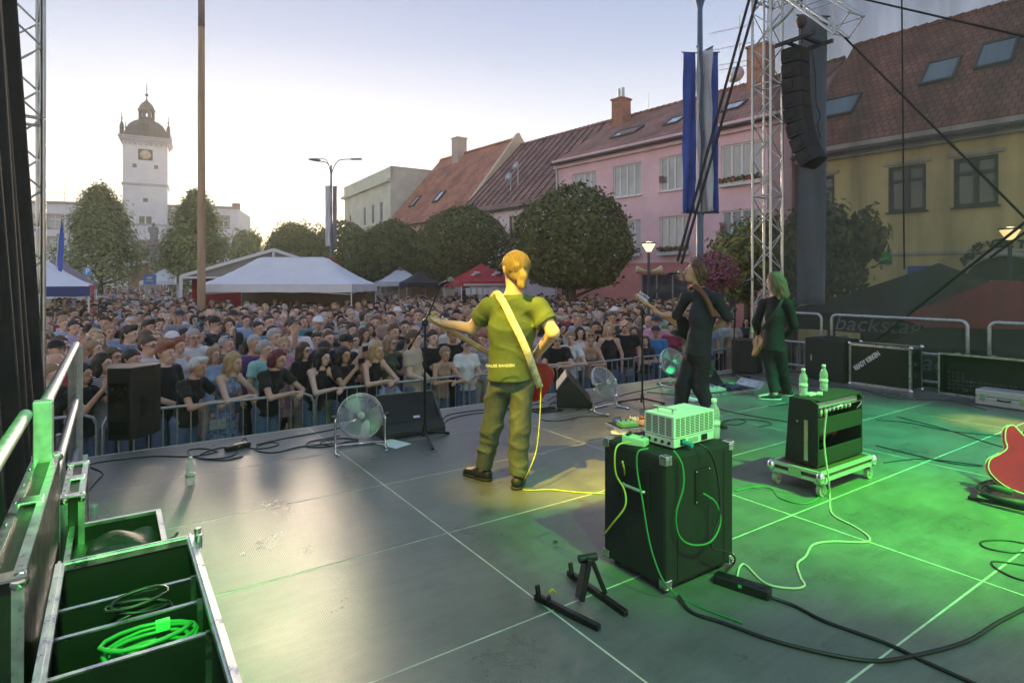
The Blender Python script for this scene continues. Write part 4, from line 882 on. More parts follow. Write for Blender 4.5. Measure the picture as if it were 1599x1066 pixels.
# crowd barriers
BAR_V=-1.42; M_BAR=mat('barrier_zinc',(.40,.41,.41),.5,.7,var=.25,vscale=12)
def barrier_proto():
    t=thing('crowd_barrier','x','barrier',(0,0,0)); L=2.3; H=1.1
    k=.12; pts=[(0,0,.12),(0,0,H-k),(k*.3,0,H-k*.3),(k,0,H),(L-k,0,H),(L-k*.3,0,H-k*.3),(L,0,H-k),(L,0,.12)]
    b=MB(); b.tube(pts,.019,8); b.cyl((0,0,.2),(L,0,.2),.016,n=8); b.build('frame_tube',M_BAR,t)
    for i in range(1,16):
        b=MB(); b.cyl((L*i/16,0,.2),(L*i/16,0,H-.005),.0085,n=6); b.build('bar',M_BAR,t)
    for x in (.25,L-.25):
        b=MB(); b.tube([(x,-.3,0),(x,-.27,.05),(x,0,.2),(x,.27,.05),(x,.3,0)],.014,6); b.build('foot',M_BAR,t)
    b=MB(); b.bx(L*.5-.09,L*.5+.09,-.03,-.02,.78,.90); b.build('number_plate',M_BAR,t)
    return t
bp=barrier_proto(); BL_=['crowd barrier at the frame edge behind the black loudspeaker on its pole','crowd barrier under the leaning short haired blond person','crowd barrier under the red haired and sunglasses people','crowd barrier directly behind the first wedge monitor','crowd barrier behind the bassist legs','crowd barrier before the long blond person and bald person','crowd barrier behind the singer','crowd barrier by the stage tower']
for i,lb in enumerate(BL_):
    o=bp if i==0 else copy_tree(bp); o['label']=lb; o['group']='crowd barriers along the stage front'; p=S(-2.2+i*2.36,BAR_V+[0,.03,-.04,.02,0,.05,0,.03][i],GZ); o.location=p; o.rotation_euler=(0,0,STH+R([1,-1,.7,-1,1,0,-1,1][i]))

# ================================================================ things on the stage
def sth(name,label,cat,u,v,z=0.0,rz=0.0,group=None): return thing(name,label,cat,S(u,v,z),STH+rz,group)
def part(parent,name,m,fn,bev=0.0,**k):
    b=MB(); fn(b); return b.build(name,m,parent,bev=bev,**k)
M_GREYP=mat('grey_pedal_paint',(.45,.46,.45),.45,.2); M_CORNER=mat('nickel_corner',(.7,.7,.68),.25,1.0)
M_PET=mat('clear_plastic_bottle',(.62,.70,.66),.08,0,alpha=.32,spec=.9); M_PETL=mat('bottle_label_print',(.55,.68,.55),.5); M_CAPW=mat('pale_cap',(.72,.8,.7),.5); M_WATER=mat('water_in_bottle',(.8,.86,.86),.05,alpha=.22)

# ---- bass cabinet with amplifier head
W,D,H=.555,.46,.70
cab=sth('bass_cabinet','large black carpeted bass speaker cabinet standing in the foreground','speaker cabinet',2.56,4.60)
part(cab,'cabinet_body',M_TOLEX,lambda b:b.bx(0,W,0,D,.03,H),bev=.02)
for x in (0.0,W):
    for y in (0.0,D):
        for z,s_ in ((.03,1),(H,-1)):
            sx=1 if x==0 else -1; sy=1 if y==0 else -1; e=.045; o=.004
            def f(b,x=x,y=y,z=z,sx=sx,sy=sy,s_=s_):
                b.bx(x-sx*o,x+sx*e,y-sy*o,y+sy*e,z-s_*o,z+s_*.006); b.bx(x-sx*o,x+sx*.006,y-sy*o,y+sy*e,z+s_*.006,z+s_*e); b.bx(x+sx*.006,x+sx*e,y-sy*o,y+sy*.006,z+s_*.006,z+s_*e)
            part(cab,'corner_guard',M_CORNER,f,bev=.006)
for x in (.06,W-.06):
    for y in (.06,D-.06): part(cab,'rubber_foot',M_RUBBER,lambda b:b.cyl((x,y,0),(x,y,.032),.025,.02,n=10))
hd=part(cab,'handle_dish',M_BLACK,lambda b:(b.bx(-.006,.001,.12,.30,.40,.58),b.bx(-.012,-.005,.11,.31,.58,.60),b.bx(-.012,-.005,.11,.31,.38,.40),b.bx(-.012,-.005,.11,.125,.40,.58),b.bx(-.012,-.005,.295,.31,.40,.58)),bev=.003)
part(cab,'handle',M_STEEL,lambda b:b.tube([(-.012,.13,.49),(-.022,.14,.49),(-.022,.28,.49),(-.012,.29,.49)],.009,8))
jp=part(cab,'jack_plate',mat('jack_plate_black',(.012,.012,.012),.3,.3),lambda b:(b.bx(.22,.34,-.006,.001,.42,.60),b.bx(.225,.335,-.009,-.005,.59,.597)),bev=.002)
part(cab,'jack_screws',M_CHROME,lambda b:[b.ball((x,-.008,z),.005,6,4) for x in (.228,.332) for z in (.43,.59)])['kind']='stuff'
part(cab,'back_seam',M_BLACK,lambda b:(b.bx(.085,.09,-.003,.001,.06,.66),b.bx(W-.09,W-.085,-.003,.001,.06,.66)))
# head
HZ=H+.012
M_AMPW=mat('white_amp_enamel',(.62,.64,.60),.4,.1); M_SLOT=mat('dark_vent_slot',(.015,.02,.016),.8)
ah=sth('amplifier_head','small white vented amplifier head on top of the bass cabinet','amplifier',2.56+.13,4.60-.06,HZ,R(2)); aw,ad,ahh=.345,.20,.165
part(ah,'chassis',M_AMPW,lambda b:(b.bx(0,aw,0,ad,.0,.045)),bev=.003)
part(ah,'cover',M_AMPW,lambda b:(b.bx(-.002,aw+.002,-.002,ad+.002,.047,ahh)),bev=.004)
def slots(b):
    for c in range(8):
        for r in range(11): x=.012+c*.041; z=.060+r*.0088; b.bx(x,x+.033,-.0032,-.001,z,z+.0042)
    for c in range(4):
        for r in range(11): y=.014+c*.046; z=.060+r*.0088; b.bx(-.0032,-.001,y,y+.036,z,z+.0042)
part(ah,'vent_slots',M_SLOT,slots)['kind']='stuff'
for y in (.05,.15): part(ah,'handle_stud',M_CHROME,lambda b:(b.cyl((.05,y,ahh),(.05,y,ahh+.03),.005,n=8)))
part(ah,'carry_handle',mat('white_strap',(.5,.52,.48),.6),lambda b:b.bx(.043,.057,.02,.18,ahh+.026,ahh+.031))
for i in range(4): part(ah,'jack_socket',M_BLACK,lambda b:b.cyl((-.001,.03+i*.045,.022),(-.008,.03+i*.045,.022),.009,n=10))
part(ah,'speaker_socket',M_BLACK,lambda b:(b.bx(.05,.09,-.005,.0,.008,.04),b.bx(.23,.28,-.005,.0,.008,.04)),bev=.001)
part(ah,'rating_label',mat('label_grey',(.3,.33,.3),.6),lambda b:(b.bx(.12,.20,-.003,.0,.012,.036)))
part(ah,'plug',mat('teal_plug',(.03,.22,.26),.5),lambda b:b.cyl((.07,-.004,.024),(.075,-.06,.018),.014,n=10))
def bottle(label,loc,h=.215,group='water bottles'):
    t=thing('water_bottle',label,'bottle',loc,random.uniform(0,6),group); k=h/.215
    prof=[(.026,0),(.031,.006),(.032,.05),(.030,.06),(.032,.07),(.032,.095),(.028,.108),(.032,.122),(.031,.142),(.024,.165),(.0125,.186),(.0125,.196)]
    b=MB(); b.lathe([(r*k,z*k) for r,z in prof],18); b.build('bottle_body',M_PET,t)
    b=MB(); b.lathe([(.0145*k,.194*k),(.015*k,.212*k),(.013*k,.215*k)],14); b.build('cap',M_CAPW,t)
    b=MB(); b.lathe([(.0325*k,.072*k),(.0325*k,.094*k)],18); b.build('bottle_label',M_PETL,t)
    b=MB(); b.lathe([(.024*k,.004),(.029*k,.01),(.029*k,.085*k)],14); b.build('water',M_WATER,t)
    return t
bottle('clear water bottle standing on the bass cabinet beside the amplifier head',S(2.56+.515,4.60-.10,H+.001),.225)
def can(label,loc):
    t=thing('drink_can',label,'can',loc); b=MB(); b.lathe([(.024,0),(.033,.006),(.033,.10),(.026,.114),(.026,.116)],18); b.build('can_body',mat('can_print',(.30,.32,.03),.35,.5,var=.5,vscale=12),t); b=MB(); b.lathe([(.0335,.085),(.0335,.098)],18); b.build('can_band',mat('can_orange',(.55,.20,.02),.4,.4),t)
can('yellow and orange drink can behind the white amplifier head',S(2.56+.42,4.60-.40,H+.001))
def pedal(label,loc,rz,col,w_=.07,d_=.12,h=.045,group=None):
    t=thing('effects_pedal',label,'pedal',loc,rz,group)
    b=MB(); b.add([(-w_/2,-d_/2,0),(w_/2,-d_/2,0),(w_/2,d_/2,0),(-w_/2,d_/2,0),(-w_/2,-d_/2,h*.7),(w_/2,-d_/2,h*.7),(w_/2,d_/2,h),(-w_/2,d_/2,h)],[(3,2,1,0),(4,5,6,7),(0,1,5,4),(1,2,6,5),(2,3,7,6),(3,0,4,7)]); b.build('pedal_body',col,t,bev=.004)
    b=MB(); 
    for k in range(3): b.cyl((-w_*.3+w_*.3*k,d_*.28,h*.9),(-w_*.3+w_*.3*k,d_*.28,h*.9+.016),.009,.007,n=10)
    b.build('knobs',M_BLACK,t)
    b=MB(); b.cyl((0,-d_*.28,h*.7),(0,-d_*.28,h*.8+.012),.009,n=10); b.build('foot_switch',M_CHROME,t)
    return t
pedal('grey green tuner pedal lying on the bass cabinet by the head',S(2.56+.05,4.60-.26,H+.002),STH+R(25),mat('pale_green_pedal',(.42,.52,.38),.5),.075,.13,.05)
part(thing('folded_paper','white paper scrap under the tuner pedal','paper',S(2.56+.13,4.60-.33,H+.001),STH+.4),'sheet',M_WHITE,lambda b:b.bx(-.05,.05,-.04,.04,0,.003))

# ---- combo amplifier on a wheeled dolly
dol=sth('wheeled_dolly','pale flight case dolly on casters under the combo amplifier','dolly',*uv(Vector((2.28,4.40,0))))
dw,dd=.74,.34; dz=.105
def dolf(b):
    b.bx(-.04,dw-.0,-.04,dd,dz,dz+.075)
part(dol,'dolly_board',mat('dolly_brown_board',(.10,.055,.03),.6),lambda b:b.bx(-.035,dw-.005,-.035,dd-.005,dz+.005,dz+.07))
for z in (dz,dz+.055):
    for a in ((-.05,dw+.01,-.05,-.03),(-.05,dw+.01,dd-.01,dd+.01),(-.05,-.03,-.03,dd-.01),(dw-.01,dw+.01,-.03,dd-.01)):
        part(dol,'edge_profile',mat('pale_profile',(.62,.64,.60),.4,.6),lambda b:b.bx(*a,z,z+.024))
for x in (-.045,dw+.005):
    for y in (-.045,dd+.005):
        part(dol,'ball_corner',M_CORNER,lambda b:b.ball((x,y,dz+.04),(.035,.035,.045),10,6))
        c=part(dol,'caster_fork',M_CORNER,lambda b:(b.bx(x*.9+.01,x*.9+.05,y*.9-.012,y*.9-.006,.035,dz),b.bx(x*.9+.01,x*.9+.05,y*.9+.03,y*.9+.036,.035,dz),b.bx(x*.9-.005,x*.9+.07,y*.9-.02,y*.9+.045,dz-.012,dz-.001)))
        part(c,'wheel',mat('caster_wheel',(.30,.33,.24),.6),lambda b:b.cyl((x*.9+.03,y*.9-.004,.045),(x*.9+.03,y*.9+.028,.045),.045,n=18))
part(dol,'recessed_latch',M_CORNER,lambda b:b.bx(.0,.0+.0,0,0,0,0) if 0 else b.bx(-.056,-.05,.10,.2,dz+.012,dz+.062))
cz=dz+.085; cw,cd,chh=.68,.265,.50
combo=thing('combo_amplifier','black open back combo amplifier on the wheeled dolly','amplifier',S(*uv(Vector((2.30,4.44,0))),cz),STH)
def shell(b):
    side=[(0,0),(cd,0),(cd*.86,chh-.0),(0.05,chh),(0,chh-.03)]
    t=.018
    for x0,x1 in ((0,t),(cw-t,cw)):
        M=Matrix(((0,0,1,0),(1,0,0,0),(0,1,0,0),(0,0,0,1))); b.prism(side,x0,x1,0,M)
    b.bx(t,cw-t,0.002,cd*.87,chh-t,chh); b.bx(t,cw-t,0.002,cd,0,t); b.add([(t,cd-.004,0),(cw-t,cd-.004,0),(cw-t,cd*.86-.004,chh),(t,cd*.86-.004,chh)],[(3,2,1,0),(0,1,2,3)])
part(combo,'cabinet_shell',M_TOLEX,shell,bev=.004)
part(combo,'back_panel',M_TOLEX,lambda b:b.bx(.018,cw-.018,.0,.012,.018,.125),bev=.003)
part(combo,'back_panel',M_TOLEX,lambda b:b.bx(.018,cw-.018,.0,.012,.235,.36),bev=.003)
ch_=part(combo,'chassis',mat('chassis_silver',(.55,.57,.52),.35,.7),lambda b:b.bx(.03,cw-.03,.03,.2,.43,.475))
for i in range(9):
    x=.09+i*.062; part(ch_,'vacuum_tube',mat('tube_glass',(.6,.6,.5),.05,.2,spec=.9),lambda b:b.lathe([(.012,0),(.013,-.045 if i>2 else -.06),(.004,-.06 if i>2 else -.08)],10,c=(x,.06,.43)))
part(combo,'power_cord_clip',M_CHROME,lambda b:b.tube([(.6,.01,.37),(.63,-.01,.41),(.64,-.01,.44),(.10,-.008,.425)],.004,6))
for x in (.15,.43):
    sp=part(combo,'loudspeaker',mat('speaker_basket',(.25,.17,.12),.5,.3),lambda b:b.lathe([(.125,0),(.12,.02),(.06,.07),(.055,.11),(.0,.115)],20,M=Matrix.Translation((x+.06,cd-.02,.20))@Matrix.Rotation(R(90),4,'X')))
    part(sp,'magnet_label',mat('magnet_red_brown',(.22,.05,.03),.5),lambda b:b.lathe([(.058,0),(.058,.004)],20,M=Matrix.Translation((x+.06,cd-.131,.20))@Matrix.Rotation(R(90),4,'X')))
part(combo,'side_strip',M_ALU,lambda b:(b.bx(-.006,-.001,.075,.105,.03,.34)),bev=.002)
part(combo,'side_rivet',mat('brass',(.6,.45,.15),.3,1),lambda b:b.ball((-.002,.16,.32),.008,8,5))
ctop=cz+chh
def on_combo(x,y): return S(*uv(Vector((2.30,4.44,0))),ctop)+AX*x+BX*y+Vector((0,0,.001))
bottle('water bottle at the near end of the combo amplifier top',on_combo(.10,.17),.215)
bottle('water bottle at the far end of the combo amplifier top',on_combo(.44,.19),.215)
for i,(x,y,w_,l_) in enumerate(((.17,.15,.10,.05),(.25,.12,.07,.04))):
    t=thing('small_box',('white cable reel lying between the bottles on the combo','folded note lying near the bottles on the combo')[i],'box',on_combo(x,y),STH+.5*i); part(t,'box_body',M_CAPW,lambda b:b.bx(-w_/2,w_/2,-l_/2,l_/2,0,.018),bev=.004)

# ---- folded guitar stand, power strips
gs=thing('folding_guitar_stand','folded black guitar stand lying open on the floor','guitar stand',fl(900,930),0)
o0=fl(900,930)
def gp(x,y,z=0): return fl(x,y,z)-o0
M_STD=mat('stand_black',(.007,.0075,.0075),.4)
def footbar(a,b_):
    def f(b):
        b.bar(gp(*a,.018),gp(*b_,.012),.03,.03)
        d=(gp(*b_)-gp(*a)); q=gp(*a,.03); b.bar(q+d*.06,q+d*.03+Vector((0,0,.06)),.022,.02); b.bar(q+d*.22,q+d*.22+Vector((0,0,.035)),.022,.02)
    return f
part(gs,'foot_arm',M_STD,footbar((836,930),(936,980)),bev=.005); part(gs,'foot_arm',M_STD,footbar((888,893),(978,958)),bev=.005)
pt=gp(905,935,.02); tp=Vector((at(918,868,2.95)-o0)); p2=gp(945,925,.02)
part(gs,'upright_plate',M_STD,lambda b:b.bar(pt,tp,.075,.028,up=(1,.3,0)),bev=.008)
part(gs,'rear_leg',M_STD,lambda b:b.bar(p2,tp+Vector((.02,.01,-.02)),.03,.02),bev=.005)
part(gs,'yoke_pad',mat('yellow_green_strap',(.45,.45,.03),.6),lambda b:b.tube(smooth_pts([gp(858,925,.07),gp(862,920,.085),gp(868,925,.06)],4),.006,6))
part(gs,'hinge_knob',M_STD,lambda b:b.cyl(tp+Vector((-.045,-.01,-.01)),tp+Vector((.045,.02,-.01)),.02,n=12))
def strip(label,a,c,n,hz=.045,w_=.055):
    p=fl(*a); q=fl(*c); t=thing('power_strip',label,'power strip',p,math.atan2((q-p).y,(q-p).x)); L=(q-p).length
    part(t,'housing',M_BLACK,lambda b:b.bx(0,L,-w_/2,w_/2,.0,hz),bev=.008)
    for i in range(n): part(t,'socket',mat('socket_dark',(.006,.006,.006),.4),lambda b:b.cyl((L*(i+.7)/(n+.6),0,hz-.001),(L*(i+.7)/(n+.6),0,hz+.002),.019,n=12))
    part(t,'switch',mat('switch_green',(.05,.45,.10),.4),lambda b:b.bx(L*.5-.008,L*.5+.008,-w_/2-.002,-w_/2+.001,hz*.5,hz*.8))
    return t
strip('long black power strip on the floor beside the bass cabinet',(1117,907),(1203,935),5,.05,.07)
strip('black power strip tangled in cables near the stage front',(352,705),(390,696),4)

# ---- cables lying on the deck
M_CAB=mat('black_cable',(.012,.012,.012),.45); M_CABY=mat('yellow_green_cable',(.42,.44,.06),.45); M_CABW=mat('pale_green_cable',(.50,.55,.36),.5); M_CABG=mat('green_cable',(.03,.20,.05),.45)
def cable(label,pts,r=.0055,m=None,k=7,z=None,lift=None):
    P=[]
    for i,p in enumerate(pts):
        if len(p)==2: P.append(fl(p[0],p[1],r))
        else: P.append(at(*p) if p[2]>0 else fl(p[0],p[1],-p[2]))
    b=MB(); b.tube(smooth_pts(P,k),r,7); tag(b.build('cable',m or M_CAB),label,'cable'); 
cable('thick black cable sweeping along the bottom of the picture',[(1060,930,-.02),(1080,955),(1130,972),(1210,1000),(1300,1022),(1370,1031),(1440,1020),(1510,1000),(1560,970),(1610,945)],.0085)
cable('thick black mains cable from the power strip to the frame edge',[(1203,932,-.02),(1240,945),(1290,970),(1380,1002),(1440,1030),(1540,1075)],.0085)
cable('pale green cable looping from the dolly across the lit floor',[(1291,640,4.3),(1287,690,4.32),(1294,750,4.32),(1296,775),(1300,802),(1335,822),(1357,838),(1350,846),(1300,845),(1270,850),(1258,868),(1245,880),(1250,900),(1256,914),(1235,918),(1195,910),(1165,882),(1155,885),(1150,905)],.006,M_CABW)
cable('dark green cable leaving the bass cabinet towards the dolly',[(1148,766),(1180,760),(1205,763),(1220,778),(1260,786),(1285,770),(1292,758)],.005,M_CABG)
cable('yellow cable running from the bassist foot to the bass cabinet',[(845,600,4.6),(843,650,4.55),(838,700,4.5),(826,735,4.45),(815,757),(822,765),(860,764),(900,768),(940,770),(965,768),(975,745,3.3),(972,720,3.12)],.005,M_CABY)
cable('yellow green cable falling over the cabinet from the tuner pedal',[(984,690,3.18),(966,694,3.12),(960,710,3.10),(962,740,3.11),(975,765,3.11),(976,790,3.1),(958,815,3.13),(942,835,3.2)],.005,M_CABY)
cable('green instrument cable curving down the cabinet side to the floor',[(1012,700,2.99),(996,706,2.98),(995,735,2.98),(1003,780,2.96),(1015,850,2.95),(1035,905,2.93),(1062,932,-.01),(1100,950),(1160,972)],.005,M_CABG)
cable('teal plug speaker cable looping down the cabinet back',[(1052,703,3.0),(1065,725,2.99),(1067,760,2.985),(1056,800,2.98),(1060,835,2.99),(1080,850,3.0),(1110,845,3.05),(1125,815,3.1),(1118,785,3.1),(1098,770,3.09)],.0055,M_CABG)
cable('black mains cable falling from the amplifier down the cabinet back',[(1090,692,3.1),(1108,705,3.08),(1120,740,3.1),(1124,800,3.1),(1110,850,3.06),(1130,860,3.1),(1146,868,3.15),(1145,880,-.02),(1120,905)],.0055)
for lb,pts in (
 ('long black cable snaking from the railing to the power strip',[(125,780),(150,752),(160,738),(140,728),(150,722),(190,717),(240,712),(300,712),(340,705)]),
 ('black cable coil on the left beside the power strip',[(340,705),(320,700),(295,702),(300,712),(330,716),(360,712),(370,704),(350,698),(320,706),(310,715),(350,718),(380,712)]),
 ('black cable arching out of the power strip end',[(388,696),(384,684),(378,688),(388,698),(410,700),(435,694),(425,690),(405,695),(400,703),(430,706),(470,697),(520,692)]),
 ('black cable running straight towards the first fan',[(400,694),(440,685),(490,676),(530,668)]),
 ('coiled black cable behind the first fan',[(530,680),(505,685),(482,690),(480,697),(510,697),(540,690),(560,686),(530,684),(500,690),(520,696),(560,690)]),
 ('black cable pair trailing from the first wedge monitor',[(690,660),(695,650),(712,645),(750,640),(800,637)]),
 ('black cable crossing the floor behind the bassist',[(690,668),(700,655),(730,647),(790,640),(850,628)]),
 ('tangled black cable beside the second wedge monitor',[(855,625),(870,618),(890,622),(910,617),(915,625),(890,632),(865,628),(858,635),(880,640)]),
 ('pale cable on the floor behind the tablet',[(842,648),(850,656),(880,656),(910,650),(950,650)]),
 ('black cable running below the singer microphone stand',[(900,640),(960,620),(1000,610),(1050,600),(1080,592)]),
 ('black cable passing under the second pedalboard',[(1010,612),(1060,618),(1130,640),(1180,650),(1240,660)]),
 ('looped black cable on the floor beside the singer foot',[(1110,665),(1140,655),(1165,657),(1150,663),(1130,660),(1150,654),(1190,657),(1205,662),(1185,666)]),
 ('long black cable running behind the combo amplifier',[(1368,655),(1420,660),(1480,672),(1560,680),(1610,684)]),
 ('long black cable crossing the green lit floor to the red guitar',[(1400,650),(1470,668),(1540,690),(1580,702)]),
 ('black cable from the combo amplifier towards the red guitar',[(1367,695),(1420,708),(1480,722),(1530,728)]),
 ('thin black cable at the foot of the cases',[(1235,600),(1290,603),(1340,607),(1400,622),(1480,625),(1540,640)]),
 ('black cable near the tower base',[(1120,590),(1160,583),(1200,588),(1240,580),(1280,590)]),
 ('black cable loop at the frame edge beyond the guitar stand',[(1610,850),(1570,843),(1533,845),(1540,855),(1580,862),(1610,860)]),
 ('second black cable loop at the frame edge',[(1610,884),(1575,878),(1550,876),(1553,885),(1580,900),(1610,908)]),
 ('thin green cable to the guitar stand',[(1380,722),(1440,716),(1500,722),(1535,727)])):
    cable(lb,pts,.0048)
cable('cable hanging from the third guitar down to the floor',[(1185,540,8.0),(1190,570,7.95),(1200,600,7.9),(1215,622),(1230,630),(1200,634)],.005)
part(thing('gaffer_scrap','small dark leaf lying on the deck before the cabinet','leaf',fl(866,846,.003),.7),'leaf_blade',mat('dry_leaf',(.04,.05,.02),.8),lambda b:b.add([(-.025,-.01,0),(0,-.018,.004),(.03,0,.001),(.004,.012,.006)],[(0,1,2,3)]))

# ---- fans
def fan(label,base,yaw,r=.21,tilt=R(18)):
    t=thing('floor_fan',label,'fan',base,yaw,'chrome floor fans'); cz=r+.10
    M=Matrix.Translation((0,0,cz))@Matrix.Rotation(R(90)-tilt,4,'X')
    def ring(b,rr,z,w_=.0018,n=36): b.tube([M@Vector((rr*math.cos(2*math.pi*i/n),rr*math.sin(2*math.pi*i/n),z)) for i in range(n)],w_,5,closed=True)
    b=MB()
    for k in range(1,15): 
        rr=r*k/14; ring(b,rr,.055*math.sqrt(max(0,1-(k/15)**3)),.0015)
        if k%2: ring(b,rr,-.06*math.sqrt(max(0,1-(k/15)**3)),.0015)
    for k in range(28):
        a=2*math.pi*k/28; 
        for sg,zz in ((1,.056),(1,-.06)):
            b.tube([M@Vector((rr*math.cos(a+.25*rr/r),rr*math.sin(a+.25*rr/r),zz*math.sqrt(max(0,1-(rr/r*.93)**3)))) for rr in (.03,r*.5,r*.8,r)],.0012,4)
    ring(b,r,.0,.006); ring(b,r,.02,.003); ring(b,r,-.02,.003)
    b.build('wire_guard',M_CHROME,t)
    b=MB(); b.lathe([(.0,.062),(.035,.060),(.036,.05)],16,M=M); b.build('hub_badge',mat('badge_grey',(.55,.57,.57),.4),t)
    b=MB(); b.lathe([(.055,-.13),(.065,-.05),(.03,-.03),(.02,.03)],14,M=M); b.build('motor',M_BLACK,t)
    for k in range(3):
        a0=2*math.pi*k/3; b=MB(); b.sheet(lambda u,v:M@Vector(((.03+(r*.86-.03)*v)*math.cos(a0+(u-.5)*(1.25-.35*v)),(.03+(r*.86-.03)*v)*math.sin(a0+(u-.5)*(1.25-.35*v)),.03*(u-.5)*1.6)),6,6); b.build('fan_blade',mat('blade_grey',(.25,.27,.27),.4,.6),t)
    b=MB(); w_=r+.02
    b.tube(smooth_pts([(-w_,0,cz),(-w_,.0,.05),(-w_,-.05,.014),(-w_,-.16,.012),(-w_*.9,-.2,.012)],4),.011,8); b.tube(smooth_pts([(w_,0,cz),(w_,.0,.05),(w_,-.05,.014),(w_,-.16,.012),(w_*.9,-.2,.012)],4),.011,8); b.tube([(-w_,0,.04),(-w_*.8,.12,.014),(w_*.8,.12,.014),(w_,0,.04)],.011,8)
    b.build('stand_tube',M_CHROME,t)
    for sx in (-1,1): part(t,'clamp_knob',M_BLACK,lambda b:b.cyl((sx*w_,0,cz),(sx*(w_+.035),0,cz),.02,n=10))
fan('chrome floor fan nearest the first wedge monitor',fl(563,700),R(20))
fan('chrome floor fan leaning beside the second wedge monitor',fl(945,640),R(48),.225,R(30))
fan('chrome floor fan half hidden behind the singer legs',fl(1050,600),R(30),.23,R(22))

# ---- wedge monitors
def wedge(label,base,yaw,w_=.68,dp=.46,h=.40):
    t=thing('wedge_monitor',label,'monitor speaker',base,yaw,'wedge monitors')
    side=[(0,0),(dp,0),(dp*1.02,h*.55),(dp*.72,h),(.06,.12),(0,.06)]
    M=Matrix(((0,0,1,0),(1,0,0,0),(0,1,0,0),(0,0,0,1)))
    part(t,'cabinet',M_BPAINT,lambda b:b.prism(side,0,w_,0,M),bev=.012)
    a=Vector((0,.075,.135)); c=Vector((0,dp*.70,h-.012)); n=Vector((0,-(c-a).z,(c-a).y)).normalized()*.004
    part(t,'grille',M_GRL,lambda b:b.add([a+n+Vector((.03,0,0)),a+n+Vector((w_-.03,0,0)),c+n+Vector((w_-.03,0,0)),c+n+Vector((.03,0,0))],[(0,1,2,3)]))
    part(t,'rim',mat('wedge_rim_grey',(.10,.10,.10),.35,.3),lambda b:(b.bar(a+n+Vector((.022,0,0)),c+n+Vector((.022,0,0)),.014,.012),b.bar(a+n+Vector((w_-.022,0,0)),c+n+Vector((w_-.022,0,0)),.014,.012),b.bar(c+n+Vector((.03,0,0)),c+n+Vector((w_-.03,0,0)),.012,.012)))
    q=a.lerp(c,.14)+n*1.6+Vector((w_*.58,0,0)); part(t,'badge',M_ALU,lambda b:b.bar(q+Vector((-.035,0,0)),q+Vector((.035,0,0)),.003,.026,up=(0,(c-a).y,(c-a).z)))
    part(t,'side_handle',mat('socket_dark',(.006,.006,.006),.4),lambda b:b.bx(-.002,.001,dp*.55,dp*.72,h*.35,h*.6))
    return t
wedge('black wedge monitor standing behind the first fan',fl(598,688),STH-R(4))
wedge('black wedge monitor seen from its end beside the second fan',fl(925,637),STH+R(52),.62,.44,.40)
wedge('black wedge monitor behind the singer with curved side',fl(1096,610),STH-R(2),.5,.42,.42)
def pa(label,loc,yaw,h=.70,zg=GZ):
    t=thing('pole_speaker',label,'loudspeaker',loc,yaw,'front fill speakers'); w_=.46; 
    poly=[(-w_/2,.0),(-w_/2,-.16),(-.11,-.40),(.11,-.40),(w_/2,-.16),(w_/2,0)]
    part(t,'cabinet',M_BPAINT,lambda b:b.prism(poly[::-1] if 0 else poly,0,h),bev=.012)
    part(t,'connector_panel',mat('panel_dark',(.008,.008,.009),.35),lambda b:b.bx(-.09,.09,-.404,-.399,h*.52,h*.80),bev=.002); part(t,'input_panel',mat('panel_dark',(.008,.008,.009),.35),lambda b:b.bx(-.09,.09,-.404,-.399,.05,.2),bev=.002)
    for i in range(5): part(t,'connector',M_CHROME if i<3 else mat('gold_pin',(.6,.42,.08),.3,1),lambda b:b.cyl((-.06+.03*i,-.403,h*.72-.05*(i%2)),(-.06+.03*i,-.412,h*.72-.05*(i%2)),.009,n=8))
    part(t,'handle_recess',mat('socket_dark',(.006,.006,.006),.4),lambda b:b.bar(Vector((.155,-.31,h*.45)),Vector((.19,-.235,h*.45)),.004,.2))
    part(t,'pole',M_BLACK,lambda b:b.cyl((0,-.16,-loc[2]+zg+.0),(0,-.16,0),.02,n=10))
    part(t,'tripod_leg',M_BLACK,lambda b:[b.tube([(0,-.16,-loc[2]+zg+.55),(.4*math.cos(a),-.16+.4*math.sin(a),-loc[2]+zg+.01)],.012,6) for a in (.3,2.4,4.5)])
    return t
pl=at(197,680,6.15); pa('black loudspeaker on a pole beyond the stage edge by the railing',Vector((pl.x,pl.y+.2,pl.z)),R(8),.73)
pr_=at(1152,578,10.4); pa('grey topped loudspeaker beyond the stage edge beside the third microphone',Vector((pr_.x,pr_.y,pr_.z)),STH+R(8),.56)
